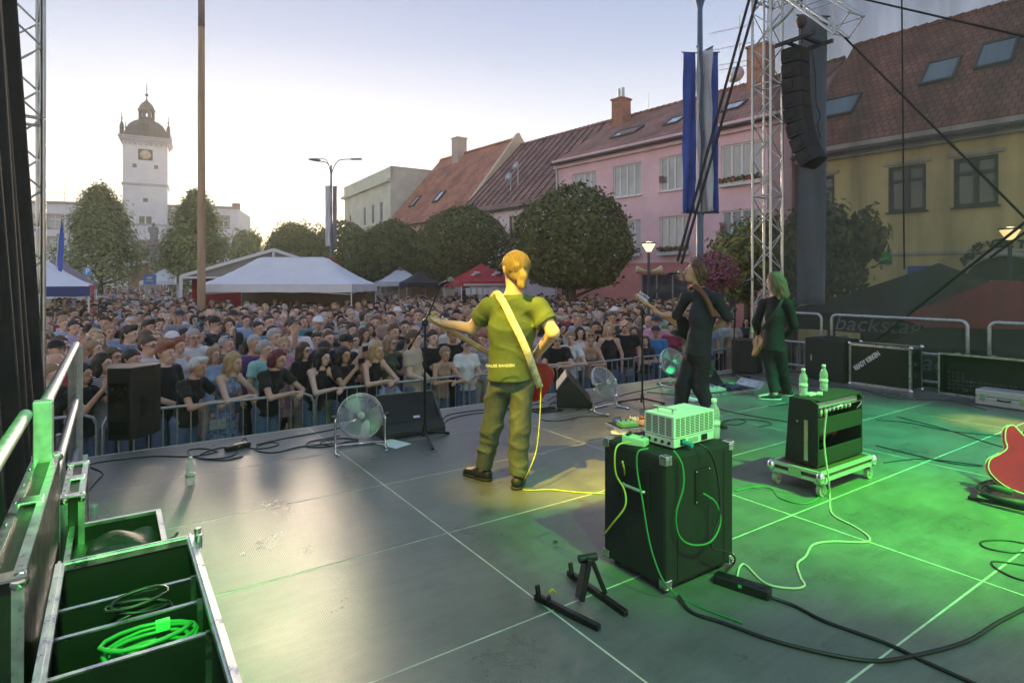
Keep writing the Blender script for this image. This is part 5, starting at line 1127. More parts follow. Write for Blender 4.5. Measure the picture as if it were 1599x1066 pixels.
# ---- microphone stands
def mic_stand(label,base,piv,boom0,mic,mdir,yaw=0.0):
    t=thing('microphone_stand',label,'microphone stand',base,0,'microphone stands'); B0=Vector(base); P=Vector(piv)-B0; b0=Vector(boom0)-B0; m=Vector(mic)-B0; md=Vector(mdir).normalized()
    part(t,'pole',M_BLACK,lambda b:(b.cyl((0,0,.07),(P.x*.5,P.y*.5,P.z*.55),.013,n=8),b.cyl((P.x*.5,P.y*.5,P.z*.55),P,.010,n=8),b.cyl((0,0,.05),(0,0,.16),.028,.018,n=10)))
    for k in range(3):
        a=yaw+k*2.094; part(t,'leg',M_BLACK,lambda b:(b.cyl((0,0,.10),(.32*math.cos(a),.32*math.sin(a),.014),.011,n=8),b.cyl((.29*math.cos(a),.29*math.sin(a),.022),(.34*math.cos(a),.34*math.sin(a),.008),.015,n=8)))
    part(t,'clutch',M_BLACK,lambda b:(b.cyl(P-Vector((.03,0,.01)),P+Vector((.03,0,-.01)),.026,n=10),b.ball(P,(.026,.026,.04),8,6)))
    e=m-md*.16; part(t,'boom',M_BLACK,lambda b:b.tube([b0,P,e],.008,8)); part(t,'counterweight',M_BLACK,lambda b:b.cyl(b0,b0.lerp(P,.18),.013,n=8))
    part(t,'microphone_clip',M_BLACK,lambda b:b.cyl(m-md*.15,m-md*.09,.018,n=8))
    mo=part(t,'microphone',mat('mic_grey',(.10,.10,.10),.4,.5),lambda b:b.cyl(m-md*.19,m-md*.03,.012,.019,n=12)); part(mo,'mesh_head',mat('mic_mesh',(.33,.34,.34),.4,.8,bump=.8,bscale=600),lambda b:b.ball(m,(.028,.028,.03),12,8))
    return t
mic_stand('black microphone stand beside the bassist fretting hand',fl(663,688),at(664,503,5.75),at(638,545,5.9),at(704,437,5.4),at(704,437,5.4)-at(683,447,5.55),.9)
mic_stand('black microphone stand in front of the singer',fl(1003,634),at(1003,487,7.4),at(958,522,7.6),at(1062,425,6.92),at(1062,425,6.92)-at(1030,429,7.15),.4)
mic_stand('black microphone stand beside the stage tower',fl(1146,592),at(1147,482,9.4),at(1135,505,9.6),at(1174,436,9.0),at(1174,436,9.0)-at(1155,444,9.2),.4)
# ---- pedalboards, tablet, papers, bottle, cup
def board(label,base,yaw,w_,dp,cols,case=False):
    t=thing('pedalboard',label,'pedalboard',base,yaw)
    part(t,'board_tray',M_ALU,lambda b:(b.bx(-w_/2,w_/2,-dp/2,dp/2,0,.05)),bev=.006); part(t,'board_top',mat('board_black_felt',(.02,.02,.02),.9),lambda b:b.bx(-w_/2+.015,w_/2-.015,-dp/2+.015,dp/2-.015,.0505,.053))
    if case: part(t,'open_lid',M_ALU,lambda b:b.add([(w_/2,-dp/2,.03),(w_/2,dp/2,.03),(w_/2+.16,dp/2+.02,.13),(w_/2+.16,-dp/2+.02,.13)],[(0,1,2,3),(3,2,1,0)]))
    return t
def fill_board(t0,base,yaw,spots,gname):
    for i,(x,y,col,lb,w_,d_) in enumerate(spots):
        c,s_=math.cos(yaw),math.sin(yaw); pedal(lb,Vector(base)+Vector((c*x-s_*y,s_*x+c*y,.054)),yaw,col,w_,d_,.05,gname)
MP=lambda n,c:mat('pedal_'+n,c,.45,.1)
b1=fl(995,668); y1=STH-R(14); board('low silver pedalboard on the floor before the singer',b1,y1,.62,.32,None)
fill_board(None,b1,y1,[(-.19,.06,MP('blue',(.06,.10,.40)),'blue effects pedal on the first pedalboard',.10,.12),(-.16,-.07,MP('green',(.10,.36,.16)),'large green effects pedal at the near edge of the first pedalboard',.20,.13),(.02,.07,MP('white',(.55,.56,.54)),'white effects pedal in the middle of the first pedalboard',.09,.11),(.03,-.07,MP('pink',(.50,.28,.30)),'pale pink effects pedal on the first pedalboard',.08,.10),(.16,.05,MP('orange',(.62,.22,.02)),'orange effects pedal on the first pedalboard',.10,.12),(.16,-.07,MP('black',(.03,.03,.03)),'black effects pedal on the first pedalboard',.10,.11),(.26,.02,MP('green2',(.07,.26,.10)),'narrow dark green effects pedal at the board end',.06,.12)],'effects pedals')
b2=fl(1128,612); y2=STH-R(8); board('wide silver pedalboard with sloping lid before the third guitarist',b2,y2,.95,.46,None,True)
fill_board(None,b2,y2,[(-.33,.10,MP('white',(.55,.56,.54)),'white effects pedal at the end of the second pedalboard',.13,.13),(-.14,.12,MP('grey',(.35,.36,.36)),'grey effects pedal on the second pedalboard',.16,.14),(.08,.11,MP('black',(.03,.03,.03)),'black effects pedal on the second pedalboard',.14,.13),(.28,.10,MP('green3',(.16,.40,.20)),'green effects pedal on the second pedalboard',.13,.13),(-.25,-.10,MP('silver',(.5,.5,.5)),'silver switcher pedal along the near edge of the second pedalboard',.3,.14),(.12,-.10,MP('darkblue',(.05,.07,.18)),'dark blue effects pedal on the second pedalboard',.22,.13)],'effects pedals')
t=thing('tablet','black tablet lying on the deck behind the bassist','tablet',fl(853,641),STH-R(5)); part(t,'tablet_case',M_BLACK,lambda b:b.bx(-.17,.17,-.11,.11,0,.018),bev=.004); part(t,'screen',mat('screen_off',(.01,.01,.012),.1),lambda b:b.bx(-.155,.155,-.095,.095,.0182,.0195))
for lb,(x,y),rz_,(w_,h_) in (('white set list sheet on the deck before the first fan',(614,693),STH+R(20),(.21,.30)),('white paper on the deck beside the first pedalboard',(970,676),STH+R(50),(.15,.21)),('white paper on the deck by the singer foot',(1078,623),STH,(.2,.28)),('small paper at the front edge of the deck beside the railing',(122,716),STH,(.14,.2))):
    t=thing('paper_sheet',lb,'paper',fl(x,y,.001),rz_); part(t,'sheet',M_WHITE,lambda b:b.sheet(lambda u,v:(w_*(u-.5)*1.0,h_*(v-.5),.003+.008*abs(u-.5)*v),4,4))
bottle('water bottle standing alone on the deck before the cables',fl(297,758),.225)
t=thing('plastic_cup','clear crumpled plastic cup beside the small open case','cup',fl(141,818)+Vector((0,0,.0)),0); part(t,'cup_wall',M_PET,lambda b:(b.lathe([(.03,0),(.045,.12),(.047,.122)],16)))
t=thing('plastic_bottle_scrap','crushed green plastic bottle in front of the cup','bottle',fl(150,822),.6); part(t,'bottle_body',mat('green_pet',(.15,.35,.12),.2,alpha=.6),lambda b:b.lathe([(.02,0),(.03,.02),(.026,.07),(.012,.1)],12,M=Matrix.Rotation(R(80),4,'X'))); part(t,'cap',mat('red_cap',(.5,.04,.03),.5),lambda b:b.cyl((0,-.1,.02),(0,-.115,.02),.014,n=10))

# ---- flight cases
M_PROF=M_ALU
def case_box(t,x0,x1,y0,y1,z0,z1,m,prof=.03,balls=True,open_=None):
    part(t,'case_panel',m,lambda b:b.bx(x0,x1,y0,y1,z0,z1))
    o=.004
    for y in (y0,y1):
        for z in (z0,z1): part(t,'edge_profile',M_PROF,lambda b:b.bx(x0-o,x1+o,y-(o if y==y0 else prof),y+(prof if y==y0 else o),z-(o if z==z0 else prof),z+(prof if z==z0 else o)))
    for x in (x0,x1):
        for y in (y0,y1): part(t,'edge_profile',M_PROF,lambda b:b.bx(x-(o+.001 if x==x0 else prof),x+(prof if x==x0 else o+.001),y-(o+.001 if y==y0 else prof),y+(prof if y==y0 else o+.001),z0+prof,z1-prof))
        for z in (z0,z1): part(t,'edge_profile',M_PROF,lambda b:b.bx(x-(o+.002 if x==x0 else prof),x+(prof if x==x0 else o+.002),y0+prof,y1-prof,z-(o+.002 if z==z0 else prof),z+(prof if z==z0 else o+.002)))
    if balls:
        for x in (x0,x1):
            for y in (y0,y1):
                for z in (z0,z1): part(t,'ball_corner',M_CORNER,lambda b:b.ball((x,y,z),.032,10,7))
def stcase(name,label,cat,u,v): return thing(name,label,cat,S(u,v),STH)
# local: x = A (away from the stage side), y = B
t=stcase('speaker_box','plain black speaker box against the railing beside the tower','speaker cabinet',9.62,1.95); part(t,'cabinet',M_BPAINT,lambda b:b.bx(0,.5,0,.62,0,.66),bev=.01); part(t,'latch',M_CHROME,lambda b:b.bx(-.004,.0,.50,.53,.30,.40)); part(t,'top_handle',M_BLACK,lambda b:b.tube([(.2,.2,.66),(.2,.22,.69),(.2,.38,.69),(.2,.4,.66)],.01,6))
t=stcase('flight_case','black flight case with white slanted stencil lettering','flight case',9.72,2.84); case_box(t,0,.36,0,.86,.0,.62,M_PHEN)
mobj('lettering',text_mesh('READY KIRKEN',.10,M_WHITE,.001,.66,bold=.003),t,(-.0045,.60,.37),rot=(R(90),R(-38),R(-90)))
part(t,'handle',M_CORNER,lambda b:(b.bx(.12,.24,-.008,-.003,.35,.42))); part(t,'latch',M_CORNER,lambda b:(b.bx(.13,.19,-.008,-.003,.18,.28)))
t=stcase('open_flight_case','open black case lined with grey egg crate foam','flight case',9.95,4.72)
part(t,'case_back',M_PHEN,lambda b:b.bx(.20,.22,0,1.62,0,.56)); part(t,'case_wall',M_PHEN,lambda b:(b.bx(0,.20,1.60,1.62,0,.56),b.bx(0,.2,0,1.6,0,.015),b.bx(0,.2,0,1.6,.545,.56)))
for a in ((-.006,.014,-.01,1.63,.55,.572),(-.006,.014,-.01,1.63,-.0,.02),(-.006,.014,1.608,1.632,.02,.55)): part(t,'edge_profile',M_PROF,lambda b:b.bx(*a))
M_FOAM=mat('charcoal_foam',(.06,.06,.062),.9)
def foam(b):
    for i in range(29):
        for j in range(9):
            y=.03+i*.054; z=.03+j*.056
            if j>2 and not (i>24 and j<5): 
                if j>2: continue
            b.add([(.199,y,z),(.199,y+.05,z),(.199,y+.05,z+.05),(.199,y,z+.05),(.165,y+.025,z+.025)],[(0,1,4),(1,2,4),(2,3,4),(3,0,4)])
part(t,'foam_lining',M_FOAM,foam)['kind']='stuff'
part(t,'flat_lining',mat('dark_foam_waffle',(.022,.024,.022),.9,bump=1.0,bscale=120),lambda b:b.bx(.19,.1985,.02,1.59,.2,.54))
for y in (.3,1.0,1.4): part(t,'latch',M_CORNER,lambda b:b.bx(.02,.08,y-.03,y+.03,.57,.59))
t=stcase('silver_briefcase','silver hard case with black handle on the deck before the foam case','case',9.43,4.55); part(t,'case_shell',mat('silver_case',(.55,.55,.53),.4,.4),lambda b:(b.bx(0,.30,0,.86,.01,.115),b.bx(0,.30,0,.86,.118,.205)),bev=.012)
part(t,'handle',M_BLACK,lambda b:b.tube([(-.005,.50,.10),(-.03,.50,.095),(-.03,.62,.095),(-.005,.62,.10)],.012,8))
for y in (.78,.38,.2): part(t,'latch',M_CORNER,lambda b:b.bx(-.01,.001,y-.03,y+.03,.07,.15),bev=.003)
for y in (.03,.83): part(t,'case_foot',M_BLACK,lambda b:b.cyl((.15,y,0),(.15,y,.012),.02,n=8))
# ---- open trunk with dividers (near camera)
ZT=.55; tu0,tu1=.075,.51; tv0,tv1=3.92,5.9
t=thing('cable_case','open black flight case with dividers and coiled cables beside the railing','flight case',S(tu0,tv1),STH); Wt=tu1-tu0; Lt=tv1-tv0; th_=.012
M_INT=mat('black_trunk_lining',(.005,.0055,.005),.5,var=.3,vscale=8)
part(t,'trunk_floor',M_INT,lambda b:b.bx(0,Wt,0,Lt,.0,.02))
for nm,a in (('long_wall',(0,th_,0,Lt,.02,ZT)),('long_wall',(Wt-th_,Wt,0,Lt,.02,ZT)),('end_wall',(th_,Wt-th_,Lt-th_,Lt,.02,ZT)),('end_wall',(th_,Wt-th_,0,th_,.02,ZT))): part(t,nm,M_INT,lambda b:b.bx(*a))
for a in ((-.008,.022,-.008,Lt+.008),(Wt-.022,Wt+.008,-.008,Lt+.008)):
    part(t,'edge_profile',M_PROF,lambda b:(b.bx(*a,ZT-.01,ZT+.012),b.bx(a[0]+.008,a[1]-.012,a[2],a[3],ZT+.012,ZT+.02)))
part(t,'edge_profile',M_PROF,lambda b:(b.bx(.022,Wt-.022,Lt-.022,Lt+.008,ZT-.01,ZT+.012),b.bx(.022,Wt-.022,Lt-.014,Lt-.004,ZT+.012,ZT+.02)))
for k,y in enumerate((Lt-.24,Lt-.43,Lt-.65)):
    part(t,'divider',M_INT,lambda b:b.bx(th_+.001,Wt-th_-.001,y-.006,y+.006,.02,ZT-.06)); part(t,'divider_edge',M_PROF,lambda b:b.bx(th_+.002,Wt-th_-.002,y-.008,y+.008,ZT-.058,ZT-.052)); part(t,'divider_bracket',M_PROF,lambda b:(b.bx(Wt-th_-.018,Wt-th_-.001,y-.022,y-.009,.1,ZT-.04)))
part(t,'rack_plate',mat('perforated_zinc',(.45,.48,.45),.4,.8,var=.5,vscale=60),lambda b:b.bx(.14,.30,Lt-.024,Lt-.013,.16,.30),bev=.004)
for y in (Lt-.03,.5): part(t,'butterfly_latch',M_CORNER,lambda b:(b.bx(Wt+.008,Wt+.02,y-.06,y+.04,ZT-.12,ZT-.02),b.cyl((Wt+.015,y,ZT-.01),(Wt+.015,y,ZT+.05),.012,n=8),b.cyl((Wt+.015,y-.05,ZT-.01),(Wt+.015,y-.05,ZT+.04),.012,n=8)))
def coil(label,c,r,n,m,seed,zr=.05,rad=.006):
    rnd=random.Random(seed); P=[]
    for i in range(n*14):
        a=i/14*2*math.pi; rr=r*(1+.12*math.sin(a*.37+seed)+.05*rnd.uniform(-1,1)); P.append(Vector(c)+AX*(rr*math.cos(a)*1.0)+BX*(rr*math.sin(a)*.6)+Vector((0,0,zr*math.sin(a*.23+seed)+.008*(i/14))))
    b=MB(); b.tube(P,rad,6); tag(b.build('coiled_cable',m),label,'cable')
coil('thick coil of green cable lying in the open trunk',S(tu0+.27,3.92+.54,.40),.12,9,M_CABG,1,.03,.007); coil('black cable coil in the middle compartment of the open trunk',S(tu0+.24,3.92+.34,.44),.09,4,M_CAB,5,.07,.006); coil('loose black cable loop in the far compartment of the open trunk',S(tu0+.14,3.92+.20,.44),.09,2,M_CAB,9,.08,.006)
part(thing('cable_tag','bright green velcro tag on the green cable coil','tag',S(tu0+.30,3.92+.50,.47),STH),'tag_strip',mat('tag_green',(.10,.7,.15),.5),lambda b:b.bx(-.02,.02,-.012,.012,0,.03))
# ---- smaller open case with a black bag, upright lids
t=thing('small_open_case','small open black case holding a folded bag next to the cable case','flight case',S(.06,3.90),STH); 
CL=1.13
part(t,'case_floor',M_INT,lambda b:b.bx(0,.40,0,CL,.20,.22)); part(t,'case_wall',M_INT,lambda b:(b.bx(0,.012,0,CL,0,.30),b.bx(.388,.40,0,CL,0,.30),b.bx(.012,.388,CL-.012,CL,0,.30),b.bx(.012,.388,0,.012,0,.30)))
for a in ((-.006,.018,-.006,CL+.006),(.382,.406,-.006,CL+.006)): part(t,'edge_profile',M_PROF,lambda b:b.bx(*a,.295,.312))
part(t,'edge_profile',M_PROF,lambda b:b.bx(.018,.382,CL-.018,CL+.006,.295,.312))
t=thing('folded_bag','folded black fabric bag lying in the small open case','bag',S(.06,3.42,.222),STH)
part(t,'bag_body',mat('black_nylon',(.014,.015,.015),.6,bump=.5,bscale=40),lambda b:b.sheet(lambda u,v:(.07+.31*u,.24+.33*v,.075*math.sin(math.pi*min(1,max(0,u)))**.35*math.sin(math.pi*v)**.35+.012*math.sin(u*11+v*5)),14,14)); part(t,'bag_flap',mat('black_nylon',(.014,.015,.015),.6),lambda b:b.sheet(lambda u,v:(.05+.24*u,.10+.2*v,.02+.05*math.sin(math.pi*u)**.5*v),8,8)); part(t,'bag_button',mat('green_button',(.2,.5,.25),.4),lambda b:b.cyl((.13,.2,.065),(.13,.2,.07),.015,n=12)); part(t,'bag_strap',M_BLACK,lambda b:b.tube(smooth_pts([(.36,.3,.03),(.44,.26,.06),(.45,.2,.1),(.40,.18,.03)],5),.007,6))
def lid(label,u,v0,v1,h,w_,z=0.0):
    t=thing('case_lid',label,'case lid',S(u,v1,z),STH,'flight case lids on edge'); L=v1-v0
    part(t,'lid_panel',M_PHEN,lambda b:b.bx(.004,w_-.004,.004,L-.004,.0,h-.004))
    for x in (0.0,w_-.028):
        part(t,'edge_profile',M_PROF,lambda b:b.bx(x,x+.028,0,L,h-.006,h+.006)); part(t,'edge_profile',M_PROF,lambda b:b.bx(x,x+.028,-.005,.0055,0,h-.006)); part(t,'edge_profile',M_PROF,lambda b:b.bx(x,x+.028,L-.0055,L+.005,0,h-.006))
    for y in (.0,L): part(t,'corner_plate',M_CORNER,lambda b:(b.bx(-.004,w_+.004,y-.03,y+.03,h+.004,h+.012),b.ball((.012,y,h-.01),.025,8,6),b.ball((w_-.012,y,h-.01),.025,8,6)))
    part(t,'latch',M_CORNER,lambda b:b.bx(.02,w_-.01,L*.5-.04,L*.5+.04,h+.004,h+.014),bev=.003); part(t,'rivets',M_CHROME,lambda b:[b.ball((.012,L*k/6,h+.007),.006,6,4) for k in range(1,6)])
lid('upright black case lid with silver edges next to the far railing post',.02,2.15,2.80,.47,.10)
lid('long upright case lid with silver edges closest to the lower picture corner',-.075,3.02,4.45,.75,.105)

# ================================================================ people: smooth surfaces grown round a posed skeleton
def surf(prims, h, cuts=(), pad=.06, noise=None):
    """prims: (a,b,ra,rb,flat,k[,cut]) round cones blended with radius k; cuts: (point,normal) keeps the side the normal points to"""
    A=np.array([p[0] for p in prims],float); B=np.array([p[1] for p in prims],float); r=np.array([max(p[2],p[3]) for p in prims])
    lo=np.minimum(A,B).min(0)-r.max()-pad; hi=np.maximum(A,B).max(0)+r.max()+pad
    n=np.ceil((hi-lo)/h).astype(int)+1; ax=[lo[i]+h*np.arange(n[i]) for i in range(3)]
    Fd=np.full(n,1.0,np.float32)
    for p in prims:
        a,b,ra,rb,fl_,k=np.array(p[0],float),np.array(p[1],float),p[2],p[3],p[4],p[5]
        m=max(ra,rb)+k+2.5*h; l=np.minimum(a,b)-m; u=np.maximum(a,b)+m
        s=tuple(slice(max(0,int((l[i]-lo[i])/h)),min(n[i],int((u[i]-lo[i])/h)+2)) for i in range(3))
        X,Y,Z=np.meshgrid(ax[0][s[0]],ax[1][s[1]],ax[2][s[2]],indexing='ij'); ba=b-a; L2=max(ba@ba,1e-9)
        t=np.clip(((X-a[0])*ba[0]+(Y-a[1])*ba[1]+(Z-a[2])*ba[2])/L2,0,1)
        dx=X-a[0]-t*ba[0]; dy=Y-a[1]-t*ba[1]; dz=Z-a[2]-t*ba[2]
        if fl_ is not None and not np.isscalar(fl_):
            nv=np.array(fl_[:3],float); nv/=np.linalg.norm(nv); q=dx*nv[0]+dy*nv[1]+dz*nv[2]; f=1/fl_[3]-1; dx=dx+q*f*nv[0]; dy=dy+q*f*nv[1]; dz=dz+q*f*nv[2]
        d=np.sqrt(dx*dx+dy*dy+dz*dz)-(ra+(rb-ra)*t)
        if len(p)>6 and p[6] is not None:
            c,nn=np.array(p[6][0]),np.array(p[6][1]); nn=nn/np.linalg.norm(nn); d=np.maximum(d,-((X-c[0])*nn[0]+(Y-c[1])*nn[1]+(Z-c[2])*nn[2]))
        o=Fd[s]
        if k>0: hh=np.clip(.5+.5*(o-d)/k,0,1); Fd[s]=o*(1-hh)+d*hh-k*hh*(1-hh)
        else: Fd[s]=np.minimum(o,d)
    if noise is not None or cuts:
        X,Y,Z=np.meshgrid(*ax,indexing='ij')
        if noise is not None: Fd+=noise(X,Y,Z).astype(np.float32)
        for c,nn in cuts:
            c=np.array(c,float); nn=np.array(nn,float); nn/=np.linalg.norm(nn); Fd=np.maximum(Fd,-((X-c[0])*nn[0]+(Y-c[1])*nn[1]+(Z-c[2])*nn[2]).astype(np.float32))
    I=Fd<0; nx,ny,nz=n
    cnt=np.zeros((nx-1,ny-1,nz-1),np.int8)
    for i in (0,1):
        for j in (0,1):
            for k in (0,1): cnt+=I[i:nx-1+i,j:ny-1+j,k:nz-1+k]
    act=(cnt>0)&(cnt<8); ci=np.argwhere(act); idx=np.full(act.shape,-1,np.int32); idx[act]=np.arange(len(ci))
    acc=np.zeros((len(ci),3)); num=np.zeros(len(ci)); C=[(i,j,k) for i in (0,1) for j in (0,1) for k in (0,1)]
    for p_ in C:
        for axn in range(3):
            if p_[axn]==1: continue
            q_=list(p_); q_[axn]=1
            f0=Fd[ci[:,0]+p_[0],ci[:,1]+p_[1],ci[:,2]+p_[2]]; f1=Fd[ci[:,0]+q_[0],ci[:,1]+q_[1],ci[:,2]+q_[2]]
            ok=(f0<0)!=(f1<0); t=np.where(ok,f0/np.where(ok,f0-f1,1),0); pt=np.array(p_,float)[None]+np.zeros((len(ci),3)); pt[:,axn]=t
            acc[ok]+=pt[ok]; num[ok]+=1
    V=lo+h*(ci+acc/np.maximum(num,1)[:,None]); Q=[]
    for axn in range(3):
        s0=[slice(0,None)]*3; s1=[slice(0,None)]*3; s0[axn]=slice(0,-1); s1[axn]=slice(1,None)
        ch=I[tuple(s0)]!=I[tuple(s1)]; e=np.argwhere(ch); o1,o2=[(1,2),(2,0),(0,1)][axn]
        e=e[(e[:,o1]>0)&(e[:,o2]>0)&(e[:,o1]<act.shape[o1])&(e[:,o2]<act.shape[o2])]
        def cell(d1,d2): c=e.copy(); c[:,o1]-=d1; c[:,o2]-=d2; return idx[c[:,0],c[:,1],c[:,2]]
        q=np.stack([cell(1,1),cell(0,1),cell(0,0),cell(1,0)],1); fl2=I[e[:,0],e[:,1],e[:,2]]; q[~fl2]=q[~fl2][:,::-1]; Q.append(q)
    return V,np.vstack(Q)
def npmesh(name,parts,mats):
    """parts: list of (V,Q,material index)"""
    Vs=[];Fs=[];Ms=[];o=0
    for V,Q,m in parts: Vs.append(np.asarray(V)); Fs.append(np.asarray(Q)+o); Ms.append(np.full(len(Q),m,np.int32)); o+=len(V)
    V=np.vstack(Vs); Q=np.vstack(Fs).astype(np.int32); M=np.concatenate(Ms)
    me=bpy.data.meshes.new(name); me.vertices.add(len(V)); me.vertices.foreach_set('co',V.astype(np.float32).reshape(-1)); me.loops.add(4*len(Q)); me.loops.foreach_set('vertex_index',Q.reshape(-1))
    me.polygons.add(len(Q)); me.polygons.foreach_set('loop_start',np.arange(0,4*len(Q),4,dtype=np.int32)); me.polygons.foreach_set('loop_total',np.full(len(Q),4,dtype=np.int32)); me.polygons.foreach_set('material_index',M); me.polygons.foreach_set('use_smooth',np.ones(len(Q),bool))
    for m in mats: me.materials.append(m)
    me.update(); me.validate(); return me
def ballq(c,r,Rm=None,nu=10,nv=7):
    t=np.linspace(0,np.pi,nv+1)[:,None]; a=np.linspace(0,2*np.pi,nu,endpoint=False)[None]
    P=np.stack([r[0]*np.sin(t)*np.cos(a),r[1]*np.sin(t)*np.sin(a),-r[2]*np.cos(t)+0*a],-1).reshape(-1,3)
    if Rm is not None: P=P@np.asarray(Rm).T
    Q=[(j*nu+i,j*nu+(i+1)%nu,(j+1)*nu+(i+1)%nu,(j+1)*nu+i) for j in range(nv) for i in range(nu)]
    return P+np.asarray(c),np.array(Q)
def eul(yaw=0,pitch=0,roll=0): return np.array((Matrix.Rotation(yaw,3,'Z')@Matrix.Rotation(pitch,3,'X')@Matrix.Rotation(roll,3,'Y')))
def v3(*a): return np.array(a,float)
# ---- head in its own frame: looks along -Y, centre between the ears
HEADP=[(v3(0,.018,.035),v3(0,.012,.04),.088,.090,None,.0),(v3(0,-.02,-.01),v3(0,-.035,-.06),.068,.052,None,.03),(v3(0,-.052,-.088),v3(0,-.05,-.092),.026,.026,None,.03),
 (v3(0,-.09,.012),v3(0,-.112,-.022),.011,.016,None,.014),(v3(-.03,-.085,.028),v3(.03,-.085,.028),.018,.018,None,.02),
 (v3(-.083,.012,-.012),v3(-.088,.016,.022),.014,.018,None,.008),(v3(.083,.012,-.012),v3(.088,.016,.022),.014,.018,None,.008),(v3(-.018,-.089,-.055),v3(.018,-.089,-.055),.012,.012,None,.012)]
def head_prims(c,Rm,s=1.0): return [(c+Rm@(p[0]*s),c+Rm@(p[1]*s),p[2]*s,p[3]*s,None,p[5]*s) for p in HEADP]
def face_bits(c,Rm,s=1.0):
    out=[]
    for sx in (-1,1):
        P,Q=ballq(c+Rm@(v3(sx*.031,-.088,.008)*s),(.0145*s,.010*s,.0085*s),Rm); out.append((P,Q,1))
        P,Q=ballq(c+Rm@(v3(sx*.031,-.0955,.008)*s),(.0065*s,.005*s,.0068*s),Rm,8,6); out.append((P,Q,2))
        P,Q=ballq(c+Rm@(v3(sx*.033,-.099,.031)*s),(.021*s,.006*s,.0045*s),Rm,8,5); out.append((P,Q,2))
    P,Q=ballq(c+Rm@(v3(0,-.0985,-.056)*s),(.023*s,.007*s,.0065*s),Rm); out.append((P,Q,3)); return out
M_EYEW=mat('eye_white',(.60,.56,.53),.4); M_EYED=mat('eye_and_brow_dark',(.035,.022,.016),.6); M_LIP=mat('lips',(.40,.13,.11),.5)
def hand_prims(w,d,n,s=1.0,curl=.35,side=1):
    """w wrist, d finger direction, n palm normal (curl direction); five separate fingers"""
    d=d/np.linalg.norm(d); n=n-d*(n@d); n/=np.linalg.norm(n); x=np.cross(d,n)*side; P=[(w,w+d*.075*s,.021*s,.031*s,(*n,.55),.02)]
    for i,(off,L) in enumerate(((-.030,.066),(-.010,.076),(.010,.072),(.029,.056))):
        b=w+d*.082*s+x*off*s; m=b+(d*math.cos(curl)+n*math.sin(curl))*L*.52*s; e=m+(d*math.cos(curl*2.3)+n*math.sin(curl*2.3))*L*.5*s
        P+=[(b,m,.0095*s,.0085*s,None,.004),(m,e,.0085*s,.0072*s,None,.003)]
    b=w+d*.025*s-x*.026*s; m=b+(d*.75-x*.6+n*.35)*.042*s; e=m+(d*.95-x*.15+n*.35)*.034*s
    return P+[(b,m,.0125*s,.0105*s,None,.006),(m,e,.0105*s,.008*s,None,.003)]
def limb(a,b,c,r): return [(a,b,r[0],r[1],None,.03),(b,c,r[1]*1.04,r[2],None,.02)]
def body_prims(J,g):
    f=g; P=[]; nv=(*J['fwd'],)
    P+=[(J['pel'],J['waist'],.135*f['hip'],.118*f['wst'],(*nv,.72),.04),(J['waist'],J['chest'],.118*f['wst'],.150*f['che'],(*nv,.70),.05),(J['chest'],J['nb']-v3(0,0,.03),.150*f['che'],.07,(*nv,.66),.05)]
    P+=[(J['nb']-v3(0,0,.045),J['shL'],.062*f['arm'],.058*f['arm'],None,.05),(J['nb']-v3(0,0,.045),J['shR'],.062*f['arm'],.058*f['arm'],None,.05),(J['nb']-v3(0,0,.02),J['head']-v3(0,-.01,.04),.058*f['arm'],.052*f['arm'],None,.03)]
    for s,sd in (('L',1),('R',-1)):
        P+=limb(J['sh'+s],J['el'+s],J['wr'+s],(.054*f['arm'],.041*f['arm'],.028*f['arm']))
        P+=[(J['hip'+s],J['kn'+s],.080*f['hip'],.056,None,.03),(J['kn'+s],J['an'+s],.056,.038,None,.03),(J['an'+s]-v3(0,0,.02),J['toe'+s],.038,.030,None,.02)]
        P+=hand_prims(J['wr'+s],J['hd'+s],J['hn'+s],f.get('hs',1.0),f.get('curl',.35),sd)
    return P
def inflate(P,e): return [(p[0],p[1],p[2]+e,p[3]+e,*p[4:]) for p in P]
def top_prims(J,g,sleeve,e=.012):
    P=inflate(body_prims(J,g)[:5],e); P[0]=(J['pel']-v3(0,0,.09),J['waist'],.160*g['hip']+e,.126*g['wst']+e,(*J['fwd'],.86),.04,(J['pel']-v3(0,0,.075 if 'hem' not in g else g['hem']),J['waist']-J['pel']))
    if 'bust' in g:
        fw=v3(*J['fwd']); sd=np.cross(fw,v3(0,0,1))
        for sx in (-1,1): c=J['chest']+fw*.085+sd*sx*.065-v3(0,0,.03); P.append((c,c-v3(0,0,.02),.055,.05,None,.03))
    for s in 'LR':
        a,b,c=J['sh'+s],J['el'+s],J['wr'+s]; ra=.056*g['arm']+e
        if sleeve>1: P+=[(a,b,ra,.046+e,None,.03),(b,b+(c-b)*(sleeve-1),.045+e,.036+e,None,.02,(b+(c-b)*(sleeve-1)*.97,b-c))]
        elif sleeve>.2: q=a+(b-a)*sleeve; P.append((a,a+(b-a)*min(1,sleeve*1.15),ra+.004,.050*g['arm']+e+.012,None,.03,(q,a-b)))
    return P
def leg_prims(J,g,upto=1.0,e=.012,wide=0.0):
    P=inflate(body_prims(J,g)[:1],e)
    for s in 'LR':
        h,k,a=J['hip'+s],J['kn'+s],J['an'+s]
        P.append((h,k,.082*g['hip']+e,.060+e+wide,None,.02))
        if upto>.5: q=k+(a-k)*((upto-.5)*2); P.append((k,q-(a-k)*.0,.061+e+wide,.046+e+wide,None,.02,(k+(a-k)*((upto-.5)*2)*.98,k-a)))
    return P
